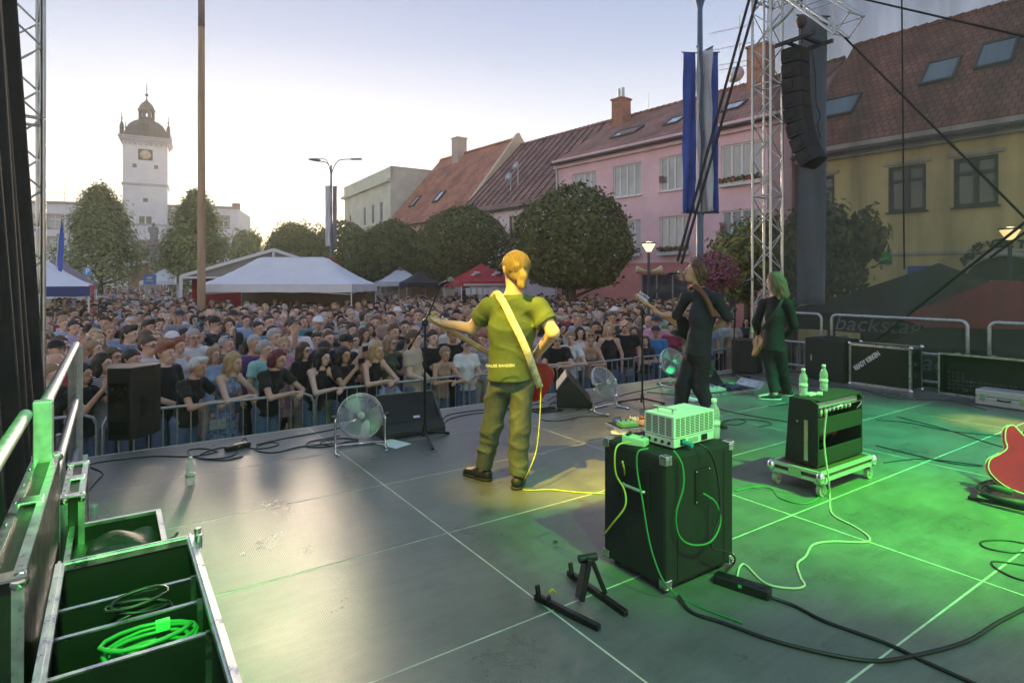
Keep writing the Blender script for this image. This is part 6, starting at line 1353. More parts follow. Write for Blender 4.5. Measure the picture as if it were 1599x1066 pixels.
def folds(seed,amp=.004,f=1.0):
    def rd(t): return (1-np.abs(np.sin(t)))**2
    def fn(X,Y,Z):
        w=.6*np.sin(9*Z+5*X+seed)+.5*np.sin(13*X-7*Z+2*seed)+.3*np.sin(21*Z+11*Y)
        a=rd(f*(11*X+9*Z+4*Y)+w*1.3+seed)*(.55+.45*np.sin(6*Z-8*X+seed)); b=rd(f*(-13*X+12*Z+6*Y)-w*1.1+seed*2)*(.5+.5*np.sin(7*X+5*Z+seed*3)); c=rd(f*(4*X+24*Z-6*Y)+w*1.6)*(.4+.6*np.sin(9*Z+seed*1.3))
        return -amp*(1.1*a+.9*b+.6*c-.5)
    return fn
# ---- hair, caps in head frame
def hair_mesh(kind,h=.011):
    P=[(v3(0,.024,.046),v3(0,.018,.05),.098,.100,None,.0)]; cuts=[]; face=(v3(0,-.068,.055),v3(0,.80,.60))
    st=lambda X,Y,Z:.0035*np.sin(X*150+Z*18)+.0025*np.sin(X*90+Y*110)
    if kind=='short': P+=[(v3(0,.045,.0),v3(0,.05,-.02),.085,.075,None,.03)]; cuts=[(v3(0,-.03,.03),v3(0,.62,.75)),(v3(0,0,-.06),v3(0,.3,1))]
    elif kind=='crop': P=[(v3(0,.022,.042),v3(0,.016,.046),.0935,.0955,None,0)]; cuts=[(v3(0,-.045,.05),v3(0,.7,.72))]; st=lambda X,Y,Z:.003*np.sin(X*130+Z*60)*np.sin(Y*120-Z*70)+.002*np.sin(X*210)*np.sin(Y*190)
    elif kind=='quiff': P+=[(v3(-.03,-.06,.12),v3(.04,-.05,.12),.035,.04,None,.03),(v3(0,.04,.0),v3(0,.05,-.02),.085,.07,None,.03)]; cuts=[(v3(0,-.045,.04),v3(0,.6,.75))]
    elif kind=='long':
        for sx in (-1,1): P+=[(v3(sx*.072,.0,.04),v3(sx*.088,-.01,-.10),.036,.038,None,.03),(v3(sx*.088,-.01,-.10),v3(sx*.085,-.035,-.27),.038,.026,None,.03)]
        P+=[(v3(0,.06,.0),v3(0,.085,-.12),.088,.080,None,.04),(v3(0,.085,-.12),v3(0,.10,-.30),.085,.06,(0,1,0,.6),.04)]; cuts=[face]
        cuts=[(v3(0,-.066,.05),v3(0,.97,.25))]
    elif kind=='bob':
        for sx in (-1,1): P+=[(v3(sx*.074,.005,.04),v3(sx*.082,.0,-.085),.038,.036,None,.03)]
        P+=[(v3(0,.06,.0),v3(0,.07,-.08),.09,.075,None,.03)]; cuts=[(v3(0,-.062,.05),v3(0,.93,.36))]
    elif kind=='curly':
        for k in range(14):
            a=k*2.4; z=.11-.017*k; P.append((v3(.088*math.cos(a)*(1 if z<.08 else .6),.04+.07*math.sin(a),z),v3(.09*math.cos(a)*(1 if z<.08 else .6),.04+.07*math.sin(a),z-.01),.045,.045,None,.015))
        cuts=[(v3(0,-.06,.05),v3(0,.9,.42))]; st=lambda X,Y,Z:.006*np.sin(X*95)*np.sin(Z*90)*np.sin(Y*85)
    elif kind in ('bun','tail'):
        P+=[(v3(0,.05,.01),v3(0,.06,-.01),.085,.075,None,.03),(v3(0,.115,.02),v3(0,.125,.035),.034,.038,None,.01)]
        if kind=='tail': P+=[(v3(0,.125,.02),v3(0,.145,-.12),.032,.022,None,.01)]
        cuts=[(v3(0,-.04,.035),v3(0,.66,.72))]
    elif kind=='cap':
        P=[(v3(0,.012,.05),v3(0,.012,.055),.104,.104,None,0)]; cuts=[(v3(0,0,.040),v3(0,.05,1))]; st=None
        V,Q=surf(P,h,cuts); V2,Q2=surf([(v3(-.035,-.11,.052),v3(.035,-.11,.052),.062,.062,(0,0,1,.13),.0)],.009); return npmesh('cap',[(V,Q,0),(V2,Q2,0)],[M_BLACK])
    V,Q=surf(P,h,cuts,noise=st); return npmesh('hair',[(V,Q,0)],[M_BLACK])
HAIR={k:hair_mesh(k) for k in ('short','crop','quiff','long','bob','curly','bun','tail','cap')}
def glasses_mesh(up):
    b=MB(); z=.008 if not up else .115; y=-.105 if not up else -.055
    for sx in (-1,1):
        b.tube([(sx*.033+.024*math.cos(a*.628),y,z+.018*math.sin(a*.628)) for a in range(10)],.003,5,closed=True); b.add([(sx*.033+.022*math.cos(a*.628),y,z+.016*math.sin(a*.628)) for a in range(10)],[tuple(range(10))],1)
        b.tube([(sx*.056,y,z+.005),(sx*.092,y+.05,z+.008),(sx*.095,.02,z+.005)],.003,5)
    b.tube([(-.010,y,z+.004),(.010,y,z+.004)],.003,5); return b.mesh('glasses',[M_BLACK,mat('dark_lens' if up else 'clear_lens',(.02,.025,.03) if up else (.35,.37,.38),.08,alpha=1.0 if up else .35)])
GLASS={k:glasses_mesh(k) for k in (True,False)}
# ---- crowd poses
def skel(pose,fem):
    J={}; sw=.168 if fem else .195; J['fwd']=v3(0,-1,0); lean=0.0
    if pose=='lean': lean=.20
    def up(x,y,z): k=max(0,z-.92); return v3(x,y-lean*k*1.35,z-lean*lean*k*.9)
    J['pel']=v3(0,.0,.92); J['waist']=up(0,.0,1.08); J['chest']=up(0,.005,1.27); J['nb']=up(0,.01,1.455); J['head']=up(0,-.015,1.605)
    J['shL']=up(sw-.015,.01,1.39); J['shR']=up(-sw+.015,.01,1.39)
    for s,x in (('L',1),('R',-1)): J['hip'+s]=v3(x*.085,0,.88); J['kn'+s]=v3(x*.098,-.015,.48); J['an'+s]=v3(x*.115,.015,.09); J['toe'+s]=v3(x*.135,-.15,.035)
    S_={'stand':((.245,.03,1.13),(.25,-.07,.88),(0,-.15,-1),(-1,0,0)),'fold':((.25,-.07,1.13),(-.03,-.215,1.15),(-1,-.1,.05),(0,1,0)),'clap':((.23,-.13,1.12),(.035,-.33,1.24),(-.15,-.5,.8),(-1,0,0)),
        'clasp':((.24,-.03,1.12),(.05,-.24,1.0),(-.7,-.6,-.1),(0,1,.2)),'phone':((.21,-.22,1.20),(.045,-.34,1.46),(-.2,-.1,1),(-1,.1,0)),'lean':((.27,-.33,1.12),(.06,-.50,1.135),(-.85,-.45,0),(0,0,-1)),'up':((.25,-.12,1.45),(.20,-.22,1.72),(-.1,-.1,1),(-.3,-1,0))}
    for s,x in (('L',1),('R',-1)):
        q=S_[pose]
        if pose=='up' and s=='R': q=S_['stand']
        if pose=='fold' and s=='R': q=((.25,-.07,1.13),(-.02,-.24,1.10),(-1,-.1,0),(0,1,0))
        if pose=='lean' and s=='R': q=((.27,-.33,1.12),(.05,-.47,1.16),(-.85,-.3,0),(0,0,-1))
        for nm,c in zip(('el','wr','hd','hn'),q): J[nm+s]=v3(c[0]*x,c[1],c[2])
    g=dict(hip=1.05 if fem else .97,wst=.92 if fem else 1.05,che=.92 if fem else 1.05,arm=.88 if fem else 1.04,hs=.95 if fem else 1.02,curl=.5)
    if fem: g['bust']=1
    return J,g
TEMPL={}
def template(pose,fem):
    k=(pose,fem)
    if k in TEMPL: return TEMPL[k]
    J,g=skel(pose,fem); T={}; Rm=eul(0,.12 if pose=='lean' else 0,0); s=.96 if fem else 1.0; bp_=body_prims(J,g); h=.0155
    hV,hQ=surf(head_prims(J['head'],Rm,s)+[(J['nb'],J['head']-v3(0,-.01,.04),.058*g['arm'],.052*g['arm'],None,.03)],.0105)
    V,Q=surf(bp_,h); ctr=[(V,Q,0),(hV,hQ,0)]
    for w_,d,n,sd in ((J['wrL'],J['hdL'],J['hnL'],1),(J['wrR'],J['hdR'],J['hnR'],-1)): a,b_=surf(hand_prims(w_,d,n,g['hs'],g['curl'],sd)+[(w_-d/np.linalg.norm(d)*.03,w_,.027*g['arm'],.025,None,.01)],.008); ctr.append((a,b_,0))
    T['body']=npmesh('body',ctr+face_bits(J['head'],Rm,s),[M_BLACK,M_EYEW,M_EYED,M_LIP]); T['head']=(J['head'],(0.12 if pose=='lean' else 0.0),s)
    sd=len(TEMPL)*1.7+1
    neck=(J['nb']+v3(0,0,.012),v3(0,.30,-1))
    T['tee']=npmesh('top',[(*surf(top_prims(J,g,.58),h,[neck],noise=folds(sd)),0)],[M_BLACK])
    if fem: T['tank']=npmesh('top',[(*surf([p if i not in (3,4) else (p[0],p[0]*.42+p[1]*.58,p[2]*.9,p[3]*.72,p[4],p[5]) for i,p in enumerate(top_prims(J,g,0))],h,[(J['nb']+v3(0,-.06,-.035),v3(0,.9,-1))],noise=folds(sd+1)),0)],[M_BLACK])
    else: T['tank']=npmesh('top',[(*surf(top_prims(J,g,1.85),h,[neck],noise=folds(sd+1)),0)],[M_BLACK])
    T['legs']=npmesh('trousers',[(*surf(leg_prims(J,g,1.0,.012,.006),h*1.15,[(v3(0,0,.99),v3(0,0,-1))],noise=folds(sd+2)),0)],[M_BLACK])
    T['shoe']=[npmesh('shoe',[(*surf([(J['an'+s_]-v3(0,0,.03),J['toe'+s_],.050,.042,None,.02)],.015,[(v3(0,0,.004),v3(0,0,1))]),0)],[M_BLACK]) for s_ in 'LR']
    sk=[(v3(0,0,1.0),v3(0,-.0,.55),.14,.22,(0,1,0,.8),.03)]; T['skirt']=npmesh('skirt',[(*surf(sk,h*1.3,[(v3(0,0,.52),v3(0,0,1)),(v3(0,0,1.02),v3(0,0,-1))],noise=lambda X,Y,Z:.012*np.sin(np.arctan2(Y,X)*11)*np.clip(1.0-Z,0,1)),0)],[M_BLACK])
    TEMPL[k]=T; return T
SKIN=[mat('skin_%d'%i,c,.55,0,var=.06,vscale=18,spec=.35) for i,c in enumerate(((.64,.39,.28),(.68,.43,.32),(.58,.33,.22),(.70,.47,.36),(.48,.26,.17)))]
HC={'blond':(.46,.31,.14),'dark':(.018,.012,.009),'brown':(.095,.05,.026),'grey':(.38,.37,.36),'white':(.62,.60,.56),'red':(.26,.07,.03),'crimson':(.14,.012,.02),'fair':(.33,.21,.11),'black':(.007,.0065,.0065)}
HM={k:mat('hair_'+k,c,.5,0,var=.35,vscale=30,stretch=(3,3,.4),bump=.5,bscale=120) for k,c in HC.items()}
TC={'black':(.008,.008,.0085),'white':(.74,.74,.74),'grey':(.28,.29,.30),'navy':(.025,.035,.075),'light blue':(.36,.47,.64),'beige':(.52,.42,.33),'olive':(.11,.12,.08),'lavender':(.50,.42,.62),'purple':(.14,.06,.20),'turquoise':(.30,.60,.58),'teal':(.05,.30,.36),'pink':(.70,.36,.46),'crimson':(.32,.03,.08),'blue':(.05,.22,.48),'tan':(.38,.25,.18),'charcoal':(.035,.036,.039),'cream':(.66,.60,.50),'red':(.50,.05,.05),'denim':(.13,.19,.30),'striped':(.5,.5,.52),'floral blue':(.20,.26,.38),'green':(.12,.36,.10),'floral red':(.48,.20,.20),'mint':(.48,.62,.54)}
def cloth_mat(n):
    c=TC[n]
    if 'floral' in n: return mat('cloth_'+n,c,.85,var=.75,vscale=26,bump=.2,bscale=200)
    if n=='striped':
        m=mat('cloth_striped',c,.85); t=m.node_tree; w_=t.nodes.new('ShaderNodeTexWave'); w_.bands_direction='Z'; w_.inputs['Scale'].default_value=14; r=t.nodes.new('ShaderNodeValToRGB'); r.color_ramp.interpolation='CONSTANT'; r.color_ramp.elements[0].color=(.65,.65,.66,1); r.color_ramp.elements[1].position=.5; r.color_ramp.elements[1].color=(.03,.03,.06,1)
        tc=t.nodes.new('ShaderNodeTexCoord'); t.links.new(tc.outputs['Object'],w_.inputs[0]); t.links.new(w_.outputs[0],r.inputs[0]); t.links.new(r.outputs[0],t.nodes['Principled BSDF'].inputs[0]); return m
    return mat('cloth_'+n,c,.85,var=.10,vscale=9,bump=.35,bscale=45,sheen=.1)
CM={k:cloth_mat(k) for k in TC}
def setm(o,m,i=0): o.material_slots[i].link='OBJECT'; o.material_slots[i].material=m
M_SHOE=mat('shoe_dark',(.03,.03,.032),.6); PHONE=MB().bx(-.038,.038,-.005,.005,-.075,.075).mesh('phone',[M_BLACK])
def person(label,pos,yaw,fem,pose,hair,hc,top,tc,bot='denim',H=1.72,skin=0,gl=None,wide=1.0,group='people in the crowd',phone=None,dress=False,shoes=False):
    T=template(pose,fem); t=thing('person',label,'person',pos,yaw,group); s=H/1.72; t.scale=(s*wide,s*wide,s)
    o=mobj('body',T['body'],t); setm(o,SKIN[skin])
    o=mobj('shirt' if top=='tee' else ('tank_top' if fem else 'long_sleeved_shirt'),T[top],t); setm(o,CM[tc])
    if dress: o=mobj('skirt',T['skirt'],t); setm(o,CM[tc])
    else: o=mobj('trousers',T['legs'],t); setm(o,CM[bot])
    if shoes:
        for q in T['shoe']: o=mobj('shoe',q,t); setm(o,M_SHOE)
    hp,pt,hs=T['head']
    if hair!='bald': o=mobj('cap' if hair=='cap' else 'hair',HAIR[hair],t,Vector(hp),rot=(pt,0,0)); o.scale=(hs,hs,hs); setm(o,CM[hc] if hair=='cap' else HM[hc])
    if hair=='cap': o=mobj('hair',HAIR['crop'],t,Vector(hp),rot=(pt,0,0)); o.scale=(hs*.98,)*3; setm(o,HM['brown'])
    if gl is not None: o=mobj('glasses',GLASS[gl],t,Vector(hp),rot=(pt,0,0))
    return t

# ================================================================ the three players and their instruments
def ribbon(b,pts,w_,toward=None,k=6,th=.004):
    P=smooth_pts(pts,k); vs=[]
    for i,p in enumerate(P):
        t=(P[min(i+1,len(P)-1)]-P[max(0,i-1)]).normalized(); tw=(Vector((0,0,CH))-p) if toward is None else Vector(toward); n=(tw-t*tw.dot(t)).normalized(); x=t.cross(n).normalized()*w_/2
        vs+=[p-x,p+x,p+x+n*th,p-x+n*th]
    fs=[]
    for i in range(len(P)-1):
        for k_ in range(4): fs.append((i*4+k_,i*4+(k_+1)%4,(i+1)*4+(k_+1)%4,(i+1)*4+k_))
    b.add(vs,fs,0,True)
def V3(p): return np.array(p,float)
def player(label,J,g,headR,hair_parts,hair_m,top_sleeve,top_m,leg_m,shoe_m,skin,foot,hs=1.0,amp=.006):
    c=(J['anL']+J['anR'])/2; c=v3(c[0],c[1],0); K={k:(v-c if k not in ('fwd','hdL','hdR','hnL','hnR') else v) for k,v in J.items()}
    t=thing('person',label,'person',Vector(c)); h=.0105
    bp_=body_prims(K,g)
    V,Q=surf(bp_+head_prims(K['head'],headR,hs),h)
    pts=[(V,Q,0)]
    for s,sd in (('L',1),('R',-1)): pts.append((*surf(hand_prims(K['wr'+s],K['hd'+s],K['hn'+s],g['hs'],g.get('curl'+s,.5),sd)+[(K['el'+s]*.25+K['wr'+s]*.75,K['wr'+s],.031*g['arm'],.027*g['arm'],None,.01)],.0055),0))
    o=npmesh('body',pts+face_bits(K['head'],headR,hs),[skin,M_EYEW,M_EYED,M_LIP]); mobj('body',o,t)
    nk=v3(K['nb'][0],K['nb'][1],K['nb'][2]+.015)
    V,Q=surf(top_prims(K,g,top_sleeve,.014),h,[(nk,v3(-K['fwd'][0]*.25,-K['fwd'][1]*.25,-1))],noise=folds(g['seed'],amp,.8)); mobj('shirt',npmesh('shirt',[(V,Q,0)],[top_m]),t)
    V,Q=surf(leg_prims(K,g,1.0,.014,g.get('wide',.008)),h,[((K['waist']*.6+K['pel']*.4),v3(0,0,-1))],noise=folds(g['seed']+2,amp*1.3,.9)); lo=mobj('trousers',npmesh('trousers',[(V,Q,0)],[leg_m]),t)
    for s in 'LR':
        a,e=K['an'+s],K['toe'+s]; d=e-a; d[2]=0; d/=np.linalg.norm(d); b0=v3(a[0],a[1],.03)-d*.035
        V,Q=surf([(b0+v3(0,0,.02),v3(a[0],a[1],.05)+d*.04,.045,.047,None,.02),(v3(a[0],a[1],.045)+d*.05,v3(a[0],a[1],.03)+d*.17,.046,.038,(0,0,1,.8),.03)],.009,[(v3(0,0,.018),v3(0,0,1))]); so=mobj('shoe',npmesh('shoe',[(V,Q,0)],[shoe_m]),t)
        V,Q=surf([(b0-v3(0,0,.012),v3(a[0],a[1],.02)+d*.17,.050,.045,(0,0,1,.9),0)],.009,[(v3(0,0,.022),v3(0,0,-1)),(v3(0,0,.0015),v3(0,0,1))]); mobj('sole',npmesh('sole',[(V,Q,0)],[mat('sole_'+foot,(.65,.63,.58) if foot=='white' else (.02,.02,.02),.7)]),so)
    P=[(K['head']+headR@(p[0]*hs),K['head']+headR@(p[1]*hs),p[2]*hs,p[3]*hs,p[4] if p[4] is None else (*(headR@v3(*p[4][:3])),p[4][3]),p[5]) for p in hair_parts[0]]
    cuts=[(K['head']+headR@a,headR@b_) for a,b_ in hair_parts[1]]
    st=lambda X,Y,Z:.0028*np.sin(X*170+Z*25+Y*60)+.0025*np.sin(X*80-Z*30+Y*140)+.003*np.sin(Z*55+X*40)
    V,Q=surf(P,.008,cuts,noise=st); mobj('hair',npmesh('hair',[(V,Q,0)],[hair_m]),t)
    # single strands of hair over the smooth shape
    rg=np.random.default_rng(int(g['seed']*10)); sb=MB(); o=v3(0,.02,.045)
    for i in range(150):
        a=rg.uniform(-1.55,1.55); el=rg.uniform(.15,1.45); d0=v3(math.sin(a)*math.cos(el)*1.0,-math.cos(a)*math.cos(el)*.55+.12,math.sin(el)); d0/=np.linalg.norm(d0); end=hair_parts[2] if len(hair_parts)>2 else None
        pts=[]
        for k in range(7):
            t_=k/6
            if end is not None: d=d0*(1-t_)+(end[0]/np.linalg.norm(end[0]))*t_; d/=np.linalg.norm(d); p=o+d*(.103+.004*math.sin(t_*9+i)+.018*t_*t_)
            else:
                d=d0*(1-t_)+v3(d0[0]*1.2,.25+abs(d0[1])*.2,-.1)*t_; d/=max(1e-6,np.linalg.norm(d)); p=o+d*.106; q=max(0,t_-.45)/.55; p=p+v3(d0[0]*.015,.03*q,-(.10 if hs else .1)*q*g.get('hlen',1.0)) if q>0 else p
            pts.append(Vector(K['head']+headR@(p*hs)))
        sb.tube(pts,[.0016,.0022,.0024,.0024,.0022,.0018,.0010],4)
    ho=sb.build('hair_strands',hair_m,t); ho['kind']='stuff'
    return t,c
def foot(px,py,tx,ty,z=.085):
    f=fl(px,py); return V3((f.x,f.y,z)), V3((f.x+tx,f.y+ty,.035))
def outline(pts,n=5):
    P=[Vector((x,y,0)) for x,y in pts]; out=[]; N=len(P)
    for i in range(N):
        a,b,c,d=P[i-1],P[i],P[(i+1)%N],P[(i+2)%N]
        for j in range(n): t=j/n; q=.5*((2*b)+(c-a)*t+(2*a-5*b+4*c-d)*t*t+(3*b-a-3*c+d)*t**3); out.append((q.x,q.y))
    return out
OUT_BASS=[(0,0),(.02,.12),(.10,.165),(.20,.125),(.30,.13),(.44,.165),(.49,.14),(.40,.075),(.36,.03),(.36,-.03),(.38,-.07),(.42,-.13),(.37,-.155),(.26,-.115),(.18,-.12),(.09,-.165),(.02,-.12)]
OUT_TELE=[(0,0),(.015,.11),(.08,.155),(.17,.115),(.24,.105),(.33,.135),(.40,.12),(.40,.035),(.36,-.02),(.33,-.06),(.38,-.10),(.36,-.125),(.30,-.12),(.22,-.10),(.16,-.115),(.08,-.155),(.015,-.11)]
OUT_335=[(0,0),(.015,.10),(.07,.185),(.15,.195),(.22,.145),(.28,.115),(.34,.14),(.42,.15),(.46,.115),(.43,.065),(.41,.03),(.41,-.03),(.43,-.065),(.46,-.115),(.42,-.15),(.34,-.14),(.28,-.115),(.22,-.145),(.15,-.195),(.07,-.185),(.015,-.10)]
def guitar(name,label,tail,head,normal,out,bm,nm,L,strings=6,guard=None,thick=.042,head_one_side=True,trim=None):
    tail=Vector(tail); head=Vector(head); x=(head-tail).normalized(); n=Vector(normal); n=(n-x*n.dot(x)).normalized(); y=n.cross(x)
    t=thing(name,label,'guitar',tail); t.rotation_euler=Matrix((( x.x,y.x,n.x),(x.y,y.y,n.y),(x.z,y.z,n.z))).to_euler()
    O=outline(out); bl=max(p[0] for p in out)
    part(t,'guitar_body',bm,lambda b:b.prism(O,-thick/2,thick/2,smooth=False),bev=.006)
    if trim: part(t,'binding',trim,lambda b:(b.tube([(p[0],p[1],thick/2-.003) for p in O],.0045,5,closed=True),b.tube([(p[0],p[1],-thick/2+.003) for p in O],.0045,5,closed=True)))
    x0=bl*.72; x1=L-.19
    nk=part(t,'neck',nm,lambda b:b.add([(x0,-.029,.012),(x0,.029,.012),(x0,.018,-.008),(x0,-.018,-.008),(x1,-.021,.012),(x1,.021,.012),(x1,.012,-.010),(x1,-.012,-.010)],[(0,4,5,1),(1,5,6,2),(2,6,7,3),(3,7,4,0),(0,1,2,3),(7,6,5,4)]),bev=.004)
    part(nk,'fingerboard',mat('fretboard_dark',(.05,.03,.02),.5),lambda b:b.add([(x0,-.029,.018),(x0,.029,.018),(x1,.021,.018),(x1,-.021,.018),(x0,-.029,.0125),(x0,.029,.0125),(x1,.021,.0125),(x1,-.021,.0125)],[(0,3,2,1),(0,1,5,4),(1,2,6,5),(2,3,7,6),(3,0,4,7)]))
    hp=[(x1,-.021),(x1,.021),(x1+.03,.035),(x1+.08,.040),(x1+.16,.044),(x1+.19,.02),(x1+.185,-.012),(x1+.10,-.022),(x1+.03,-.026)]
    hd=part(t,'headstock',nm,lambda b:b.prism(hp[::-1],-.010,.006),bev=.003)
    for k in range(strings):
        xx=x1+.03+.145*(k+.3)/strings
        def tn(b,xx=xx): b.cyl((xx,.012,-.011),(xx,.012,-.026),.011,n=10); b.cyl((xx,.012,-.018),(xx,.055,-.018),.0045,n=6); b.ball((xx,.066,-.018),(.010,.013,.006),8,5); b.cyl((xx,.012,.006),(xx,.012,.018),.005,n=8)
        part(hd,'tuner',M_CHROME,tn)
    if guard: part(t,'pickguard',guard,lambda b:b.prism([(p[0]*.62+.10,p[1]*.66-.015) for p in O],thick/2+.0005,thick/2+.003))
    part(t,'bridge',M_CHROME,lambda b:b.bx(.09,.13,-.04,.04,thick/2,thick/2+.012)); 
    for xx in (.18,.28): part(t,'pickup',M_BLACK,lambda b:b.bx(xx-.02,xx+.02,-.04,.04,thick/2,thick/2+.010),bev=.003)
    part(t,'strings',M_STEEL,lambda b:[b.cyl((.10,-.026+.052*k/(strings-1),thick/2+.013),(x1+.02,-.016+.032*k/(strings-1),.022),.0012,n=4) for k in range(strings)])['kind']='stuff'
    return t
# ---- bassist
J={'fwd':v3(-.22,.97,0)}
J['pel']=V3(at(797,590,4.63)); J['waist']=V3(at(797,556,4.61)); J['chest']=V3(at(799,512,4.58)); J['nb']=V3(at(802,464,4.58)); J['head']=V3(at(804,423,4.58))
J['shL']=V3(at(765,479,4.62)); J['shR']=V3(at(842,482,4.55)); J['elL']=V3(at(737,513,4.74)); J['wrL']=V3(at(693,505,4.90)); J['elR']=V3(at(864,519,4.46)); J['wrR']=V3(at(836,556,4.74))
J['hdL']=v3(-.75,.35,.35); J['hnL']=v3(.1,-.35,1); J['hdR']=v3(-.9,.45,-.25); J['hnR']=v3(-.3,-1,0)
J['hipL']=V3(at(782,602,4.66)); J['hipR']=V3(at(814,602,4.62)); J['knL']=V3(at(768,665,4.70)); J['knR']=V3(at(812,672,4.58))
J['anL'],J['toeL']=foot(755,748,-.13,.10); J['anR'],J['toeR']=foot(808,760,.03,.17)
gB=dict(hip=1.12,wst=1.24,che=1.12,arm=1.18,hs=1.05,curl=.9,curlL=.75,curlR=.6,seed=2.0,hem=.0,wide=.012)
HT=([(v3(0,.024,.046),v3(0,.018,.05),.097,.098,None,.0),(v3(0,.055,.0),v3(0,.065,-.02),.082,.068,None,.03),(v3(0,.115,-.03),v3(0,.13,-.045),.034,.036,None,.012),(v3(0,.135,-.05),v3(.012,.135,-.11),.034,.03,None,.012),(v3(.01,.135,-.11),v3(.02,.125,-.14),.028,.016,None,.01)],[(v3(0,-.04,.035),v3(0,.66,.72))],(v3(0,.9,-.65),))
M_OLIVE=mat('olive_tee',(.105,.135,.035),.85,var=.12,vscale=8,bump=.35,bscale=60); M_JEAN=mat('faded_olive_jeans',(.085,.095,.065),.85,var=.35,vscale=6,bump=.5,bscale=80)
bas,c0=player('bassist seen from behind in olive t-shirt with fair hair tied back',J,gB,eul(R(-155),0.0),HT,mat('fair_hair',(.27,.17,.06),.4,var=.3,vscale=30,stretch=(3,3,.5),bump=.6,bscale=100),.62,M_OLIVE,M_JEAN,mat('black_shoe',(.008,.008,.008),.6),SKIN[1],'dark',1.05,.012)  # the fair hair has its own base tone with streaked variation
hR=Matrix.Rotation(R(-155),4,'Z'); hc_=Vector(J['head']-c0); o=mobj('sunglasses',GLASS[True],bas,hc_+hR.to_3x3()@Vector((0,.02,.005)),rot=(0,0,R(-155)))
mobj('shirt_print',text_mesh('TAUSE BANDEN',.03,mat('print_yellowish',(.75,.72,.4),.7),.0008,bold=.0006),bas,Vector(at(781,571,4.405))-Vector(c0),rot=(R(90),0,R(8)))
b=MB(); ribbon(b,[at(768,468,4.60),at(776,459,4.535),at(787,474,4.45),at(800,500,4.415),at(814,528,4.405),at(826,556,4.415),at(835,582,4.50),at(843,604,4.64)],.056)
bass=guitar('bass_guitar','red bass guitar held by the bassist with pale neck and four tuners','%s'%0 if 0 else at(858,606,4.80),at(634,476,4.98),(-.15,1,.12),OUT_BASS,mat('red_lacquer',(.30,.015,.015),.2,coat=.6),mat('maple_neck',(.62,.40,.15),.4,coat=.3),1.17,4)
so=b.build('guitar_strap',mat('cream_patterned_strap',(.68,.60,.42),.7,var=.35,vscale=16)); tag(so,'cream patterned guitar strap across the bassist back','strap')
# ---- singer
J={'fwd':v3(-.6,.8,0)}
J['pel']=V3(at(1088,552,6.80)); J['waist']=V3(at(1092,530,6.80)); J['chest']=V3(at(1097,494,6.80)); J['nb']=V3(at(1093,452,6.80)); J['head']=V3(at(1084,425,6.78))
J['shL']=V3(at(1072,464,6.92)); J['shR']=V3(at(1119,468,6.68)); J['elL']=V3(at(1056,492,7.02)); J['wrL']=V3(at(1033,491,7.12)); J['elR']=V3(at(1136,495,6.64)); J['wrR']=V3(at(1112,516,6.98))
J['hdL']=v3(-.75,.2,.3); J['hnL']=v3(.1,-.3,1); J['hdR']=v3(-.9,.5,-.2); J['hnR']=v3(-.3,-1,0)
J['hipL']=V3(at(1079,560,6.87)); J['hipR']=V3(at(1097,560,6.74)); J['knL']=V3(at(1066,602,6.80)); J['knR']=V3(at(1094,604,6.70)); J['anL'],J['toeL']=foot(1062,655,-.14,.10); J['anR'],J['toeR']=foot(1112,663,.06,-.13)
gS=dict(hip=1.02,wst=1.08,che=1.10,arm=1.05,hs=1.02,curl=.8,curlL=.8,curlR=.6,seed=4.1,hem=.03,wide=.014)
HB=([(v3(0,.024,.046),v3(0,.018,.05),.099,.101,None,.0),(v3(-.07,.02,.03),v3(-.075,.03,-.08),.04,.034,None,.03),(v3(.07,.02,.03),v3(.075,.03,-.08),.04,.034,None,.03),(v3(0,.065,.0),v3(0,.085,-.10),.085,.062,None,.03)],[(v3(0,-.035,.04),v3(0,.85,.5))])
M_NAVYS=mat('dark_navy_shirt',(.012,.016,.022),.75,var=.15,vscale=7,bump=.3,bscale=60); M_DARKT=mat('charcoal_trousers',(.014,.014,.017),.8,var=.15,vscale=7,bump=.3,bscale=60)
sng,c1=player('singer with brown hair in dark shirt leaning to the microphone',J,gS,eul(R(-100),-.12),HB,mat('brown_hair',(.13,.075,.04),.5,var=.3,vscale=30,stretch=(3,3,.5),bump=.6,bscale=100),1.02,M_NAVYS,M_DARKT,mat('brown_boot',(.07,.05,.03),.6),SKIN[0],'dark')
b=MB(); ribbon(b,[at(1076,452,6.85),at(1084,447,6.73),at(1097,457,6.625),at(1107,474,6.585),at(1115,494,6.58)],.055); tag(b.build('guitar_strap',mat('brown_leather_strap',(.16,.065,.025),.55)),'brown leather guitar strap over the singer shoulder','strap')
tele=guitar('electric_guitar','maple necked electric guitar with black body held by the singer',at(1098,536,7.02),at(994,462,7.22),(-.45,.9,.1),OUT_TELE,mat('black_lacquer',(.012,.012,.012),.2,coat=.6),mat('maple_neck',(.62,.40,.15),.4,coat=.3),.98,6,M_WHITE)
